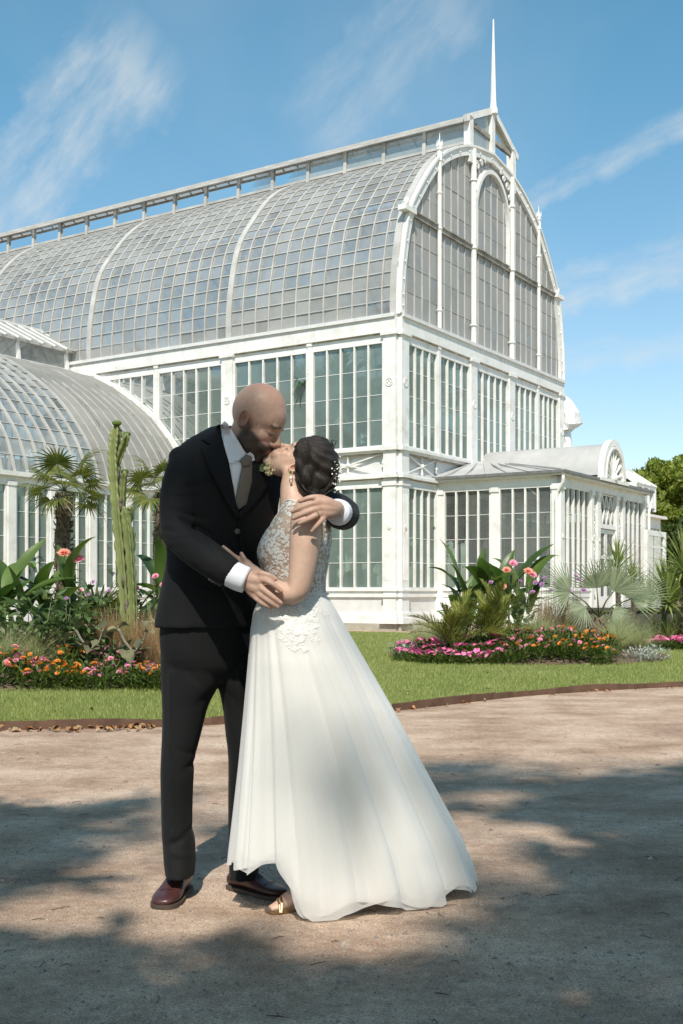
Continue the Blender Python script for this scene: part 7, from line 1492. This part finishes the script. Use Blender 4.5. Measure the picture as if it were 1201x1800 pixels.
def skirt_mesh(scale, seed, amp, hemoff, nt=360, nz=70, hemwave=.012, hemarc=0.0):
    r = np.random.default_rng(seed); T = np.linspace(0, 2 * np.pi, nt, endpoint=False); freqs = [5, 9, 14, 22, 33, 47]; phs = r.uniform(0, 6.28, 6); am = np.array([.5, .7, .8, .6, .45, .25]); Z0 = _sz[0]
    lft = smooth01(-np.cos(T), .40, .60); fr = np.clip(-np.sin(T), 0, 1)
    hem = .010 + .155 * lft + .02 * smooth01(np.cos(T), .6, 1) + hemoff + hemwave * (np.sin(9 * T + seed + np.sin(2 * T)) + .7 * np.sin(17 * T + 2 * seed)) * (1 - .3 * lft); hem = hem + hemarc * np.abs(np.sin(4.5 * T + .3 * seed + .6 * np.sin(2 * T))) ** 1.3 * fr ** .5; hem = np.maximum(hem, .006)
    V = []
    for j in range(nz + 1):
        t = j / nz; z = Z0 + (hem - Z0) * t; zi = z.clip(_sz[_o][0], _sz[_o][-1]); I = lambda A: np.interp(zi, _sz[_o], A[_o]); cx, hx, hb, sk, cd = I(_sc), I(_sh), I(_sb), I(_sk), I(_sd)
        fold = np.zeros(nt)
        for q, (fq, p_, a_) in enumerate(zip(freqs, phs, am)): s_ = np.sin(fq * T + p_ + .6 * np.sin(2.2 * t + q) + .8 * np.sin(2 * T + q)); fold += a_ * s_ * (.6 + .4 * np.sin(2 * T + q * 1.7))
        A = amp * (.15 + 1.0 * t ** .8) * smooth01(np.array(t), 0, .12) * (1 - .35 * np.abs(np.cos(T)) ** 3); rad = (1 + A * (fold - .9)) * scale
        x = cx + hx * np.cos(T) * (1 + (rad - 1) * (.35 + .65 * np.abs(np.sin(T)))); y = cd + hb * np.sin(T) * rad + sk * np.cos(T)
        V.append(np.stack([x, y, z], 1))
    V = np.concatenate(V); F_ = [(j * nt + k, (j + 1) * nt + k, (j + 1) * nt + (k + 1) % nt, j * nt + (k + 1) % nt) for j in range(nz) for k in range(nt)]; return V, F_
V, F_ = skirt_mesh(.925, 8, .030, .045); sk = rel(bride, mesh_obj('skirt', V, F_, M_satin, None, True))
V, F_ = skirt_mesh(1.0, 8, .052, -.008, hemwave=.008, hemarc=.05); tl = rel(bride, mesh_obj('tulle_overskirt', V, F_, M_tulle, None, True))
V, F_ = skirt_mesh(1.02, 15, .045, -.008, hemwave=.010, hemarc=.045); rel(bride, mesh_obj('tulle_veil_layer', V, F_, M_tulle, None, True))
V, F_ = skirt_mesh(1.02, 15, .04, .0, nt=160, nz=50); KT = BVHTree.FromPolygons([Vector(v) for v in V], F_)
pts = []; o_ = Vector((0, 0, CH))
for (x0, y0, w, hgt, n) in ((505, 1064, 60, 12, 60), (470, 1075, 22, 30, 16), (520, 1092, 26, 22, 30), (510, 1112, 20, 14, 16), (528, 1125, 16, 18, 18), (532, 1142, 9, 8, 7), (545, 1090, 14, 22, 16), (553, 1115, 8, 14, 8), (500, 1130, 9, 8, 6), (560, 1075, 20, 14, 12)):
    for k in range(n):
        d = (P(x0 + r_.uniform(-w, w), y0 + r_.uniform(-hgt, hgt), 4) - o_).normalized(); h = KT.ray_cast(o_, d)
        if h[0] is not None and h[0].y < 4: pts.append((h[0], h[1] if h[1].dot(d) < 0 else -h[1]))
applique(pts, 'lace_motif', sk, None, .0078, .0015)
mb = MB(); wr = brt(0, -.004)[9]; mb.tube([(wr[1] + (wr[3]) * math.cos(t), wr[2] + wr[4] * math.sin(t), wr[0] + .012) for t in np.linspace(0, 6.283, 48)], .006, 6, False); o = mb.build('waist_seam', M_lace); o.parent = bod
# hair
hg = [ell(556, 806, 3.985, (.072, .080, .080)), ell(568, 818, 3.985, (.058, .072, .078)), ell(540, 800, 3.985, (.052, .078, .062)), ell(560, 845, 3.985, (.066, .064, .055)), ell(553, 866, 3.985, (.052, .052, .036)), ell(533, 797, 3.925, (.030, .028, .050)), ell(527, 818, 3.918, (.019, .020, .034)), ell(536, 835, 3.93, (.030, .028, .045)), ell(540, 855, 3.95, (.022, .03, .04))]
hm = remesh(hg, .0045, 6); co = co_of(hm); nn = nrm_of(hm); hc = np.array(P(530, 775, 3.985)); dv = co - hc; ang = np.arctan2(dv[:, 2], dv[:, 0]); rr_ = np.hypot(dv[:, 0], dv[:, 2])
set_co(hm, co + nn * (.0022 * np.sin(ang * 20 + 4 * np.sin(rr_ * 24) + co[:, 1] * 45) + .0012 * np.sin(ang * 60 + co[:, 1] * 90))[:, None]); fa = hm.attributes.new('flow', 'FLOAT_VECTOR', 'POINT'); fa.data.foreach_set('vector', np.stack([ang * 55, co[:, 1] * 260, rr_ * 22], 1).astype(np.float32).ravel()); hm.materials.append(M_hair); hair = rel(bride, obj_from('hair', hm))
mb = MB(); r_ = random.Random(3)
for k in range(70):
    a0 = r_.uniform(-.5, 2.2); cx, cz, R0 = 556, 822, r_.uniform(36, 47); dd = 3.985 - math.sqrt(max(.0004, .078 ** 2 - ((R0 - 20) * .0012) ** 2)) * r_.uniform(.2, 1.0); p_ = []
    for i in range(9): t = a0 + i * r_.uniform(.12, .2); p_.append(P(cx + R0 * .86 * math.cos(t), cz + R0 * 1.18 * math.sin(t), dd + .004 * math.sin(i)))
    mb.tube([tuple(q) for q in p_], [.0005, .0016, .002, .0024, .0024, .002, .0018, .0014, .0004], 5)
for k in range(26):
    p_ = []; s0 = r_.uniform(0, 6.28); R1 = r_.uniform(8, 24)
    for i in range(9): t = s0 + i * .35; p_.append(P(555 + R1 * math.cos(t), 864 + R1 * .72 * math.sin(t), 3.935 + .0006 * R1))
    mb.tube([tuple(q) for q in p_], [.0006, .002, .0026, .0028, .0028, .0026, .002, .0015, .0006], 5)
for k in range(10):
    x0 = r_.uniform(540, 590); mb.tube([tuple(P(x0, 775 + abs(x0 - 552) * .25, 3.96)), tuple(P(x0 + r_.uniform(-6, 6), 764 + abs(x0 - 552) * .3, 3.96)), tuple(P(x0 + r_.uniform(-10, 14), 763 + abs(x0 - 552) * .35, 3.95))], [.001, .0007, .0004], 4)
o = mb.build('hair_locks', M_hair, None, True, 'stuff'); o.parent = hair
M_tiny = simple('gypsophila', (.72, .72, .66), (.82, .82, .78), rough=.8); mb = MB(); st = MB()
for k in range(70):
    px_, py_ = random.gauss(588, 7), random.gauss(832, 13); q = P(px_, py_, 3.93 + random.uniform(-.025, .03)); mb.sphere(q, random.uniform(.0018, .0038), 6, 4); st.tube([q, P(578, 838 + (py_ - 832) * .4, 3.955)], .0009, 4)
fo = rel(bride, mb.build('hair_flowers', M_tiny)); s_ = st.build('stem_sprigs', M_bedleaf); s_.parent = fo
mb = MB(); c = P(510.5, 831, 3.915); mb.tube([c + Vector((.006 * math.cos(t), .002 * math.sin(t), .009 * math.sin(t))) for t in np.linspace(0, 6.283, 15)], .0016, 5, False); er = rel(bride, mb.build('earring', M_gold)); mb = MB(); mb.sphere(P(511, 840, 3.913), (.0045, .0045, .007), 8, 6); p_ = mb.build('pearl', M_pearl); p_.parent = er
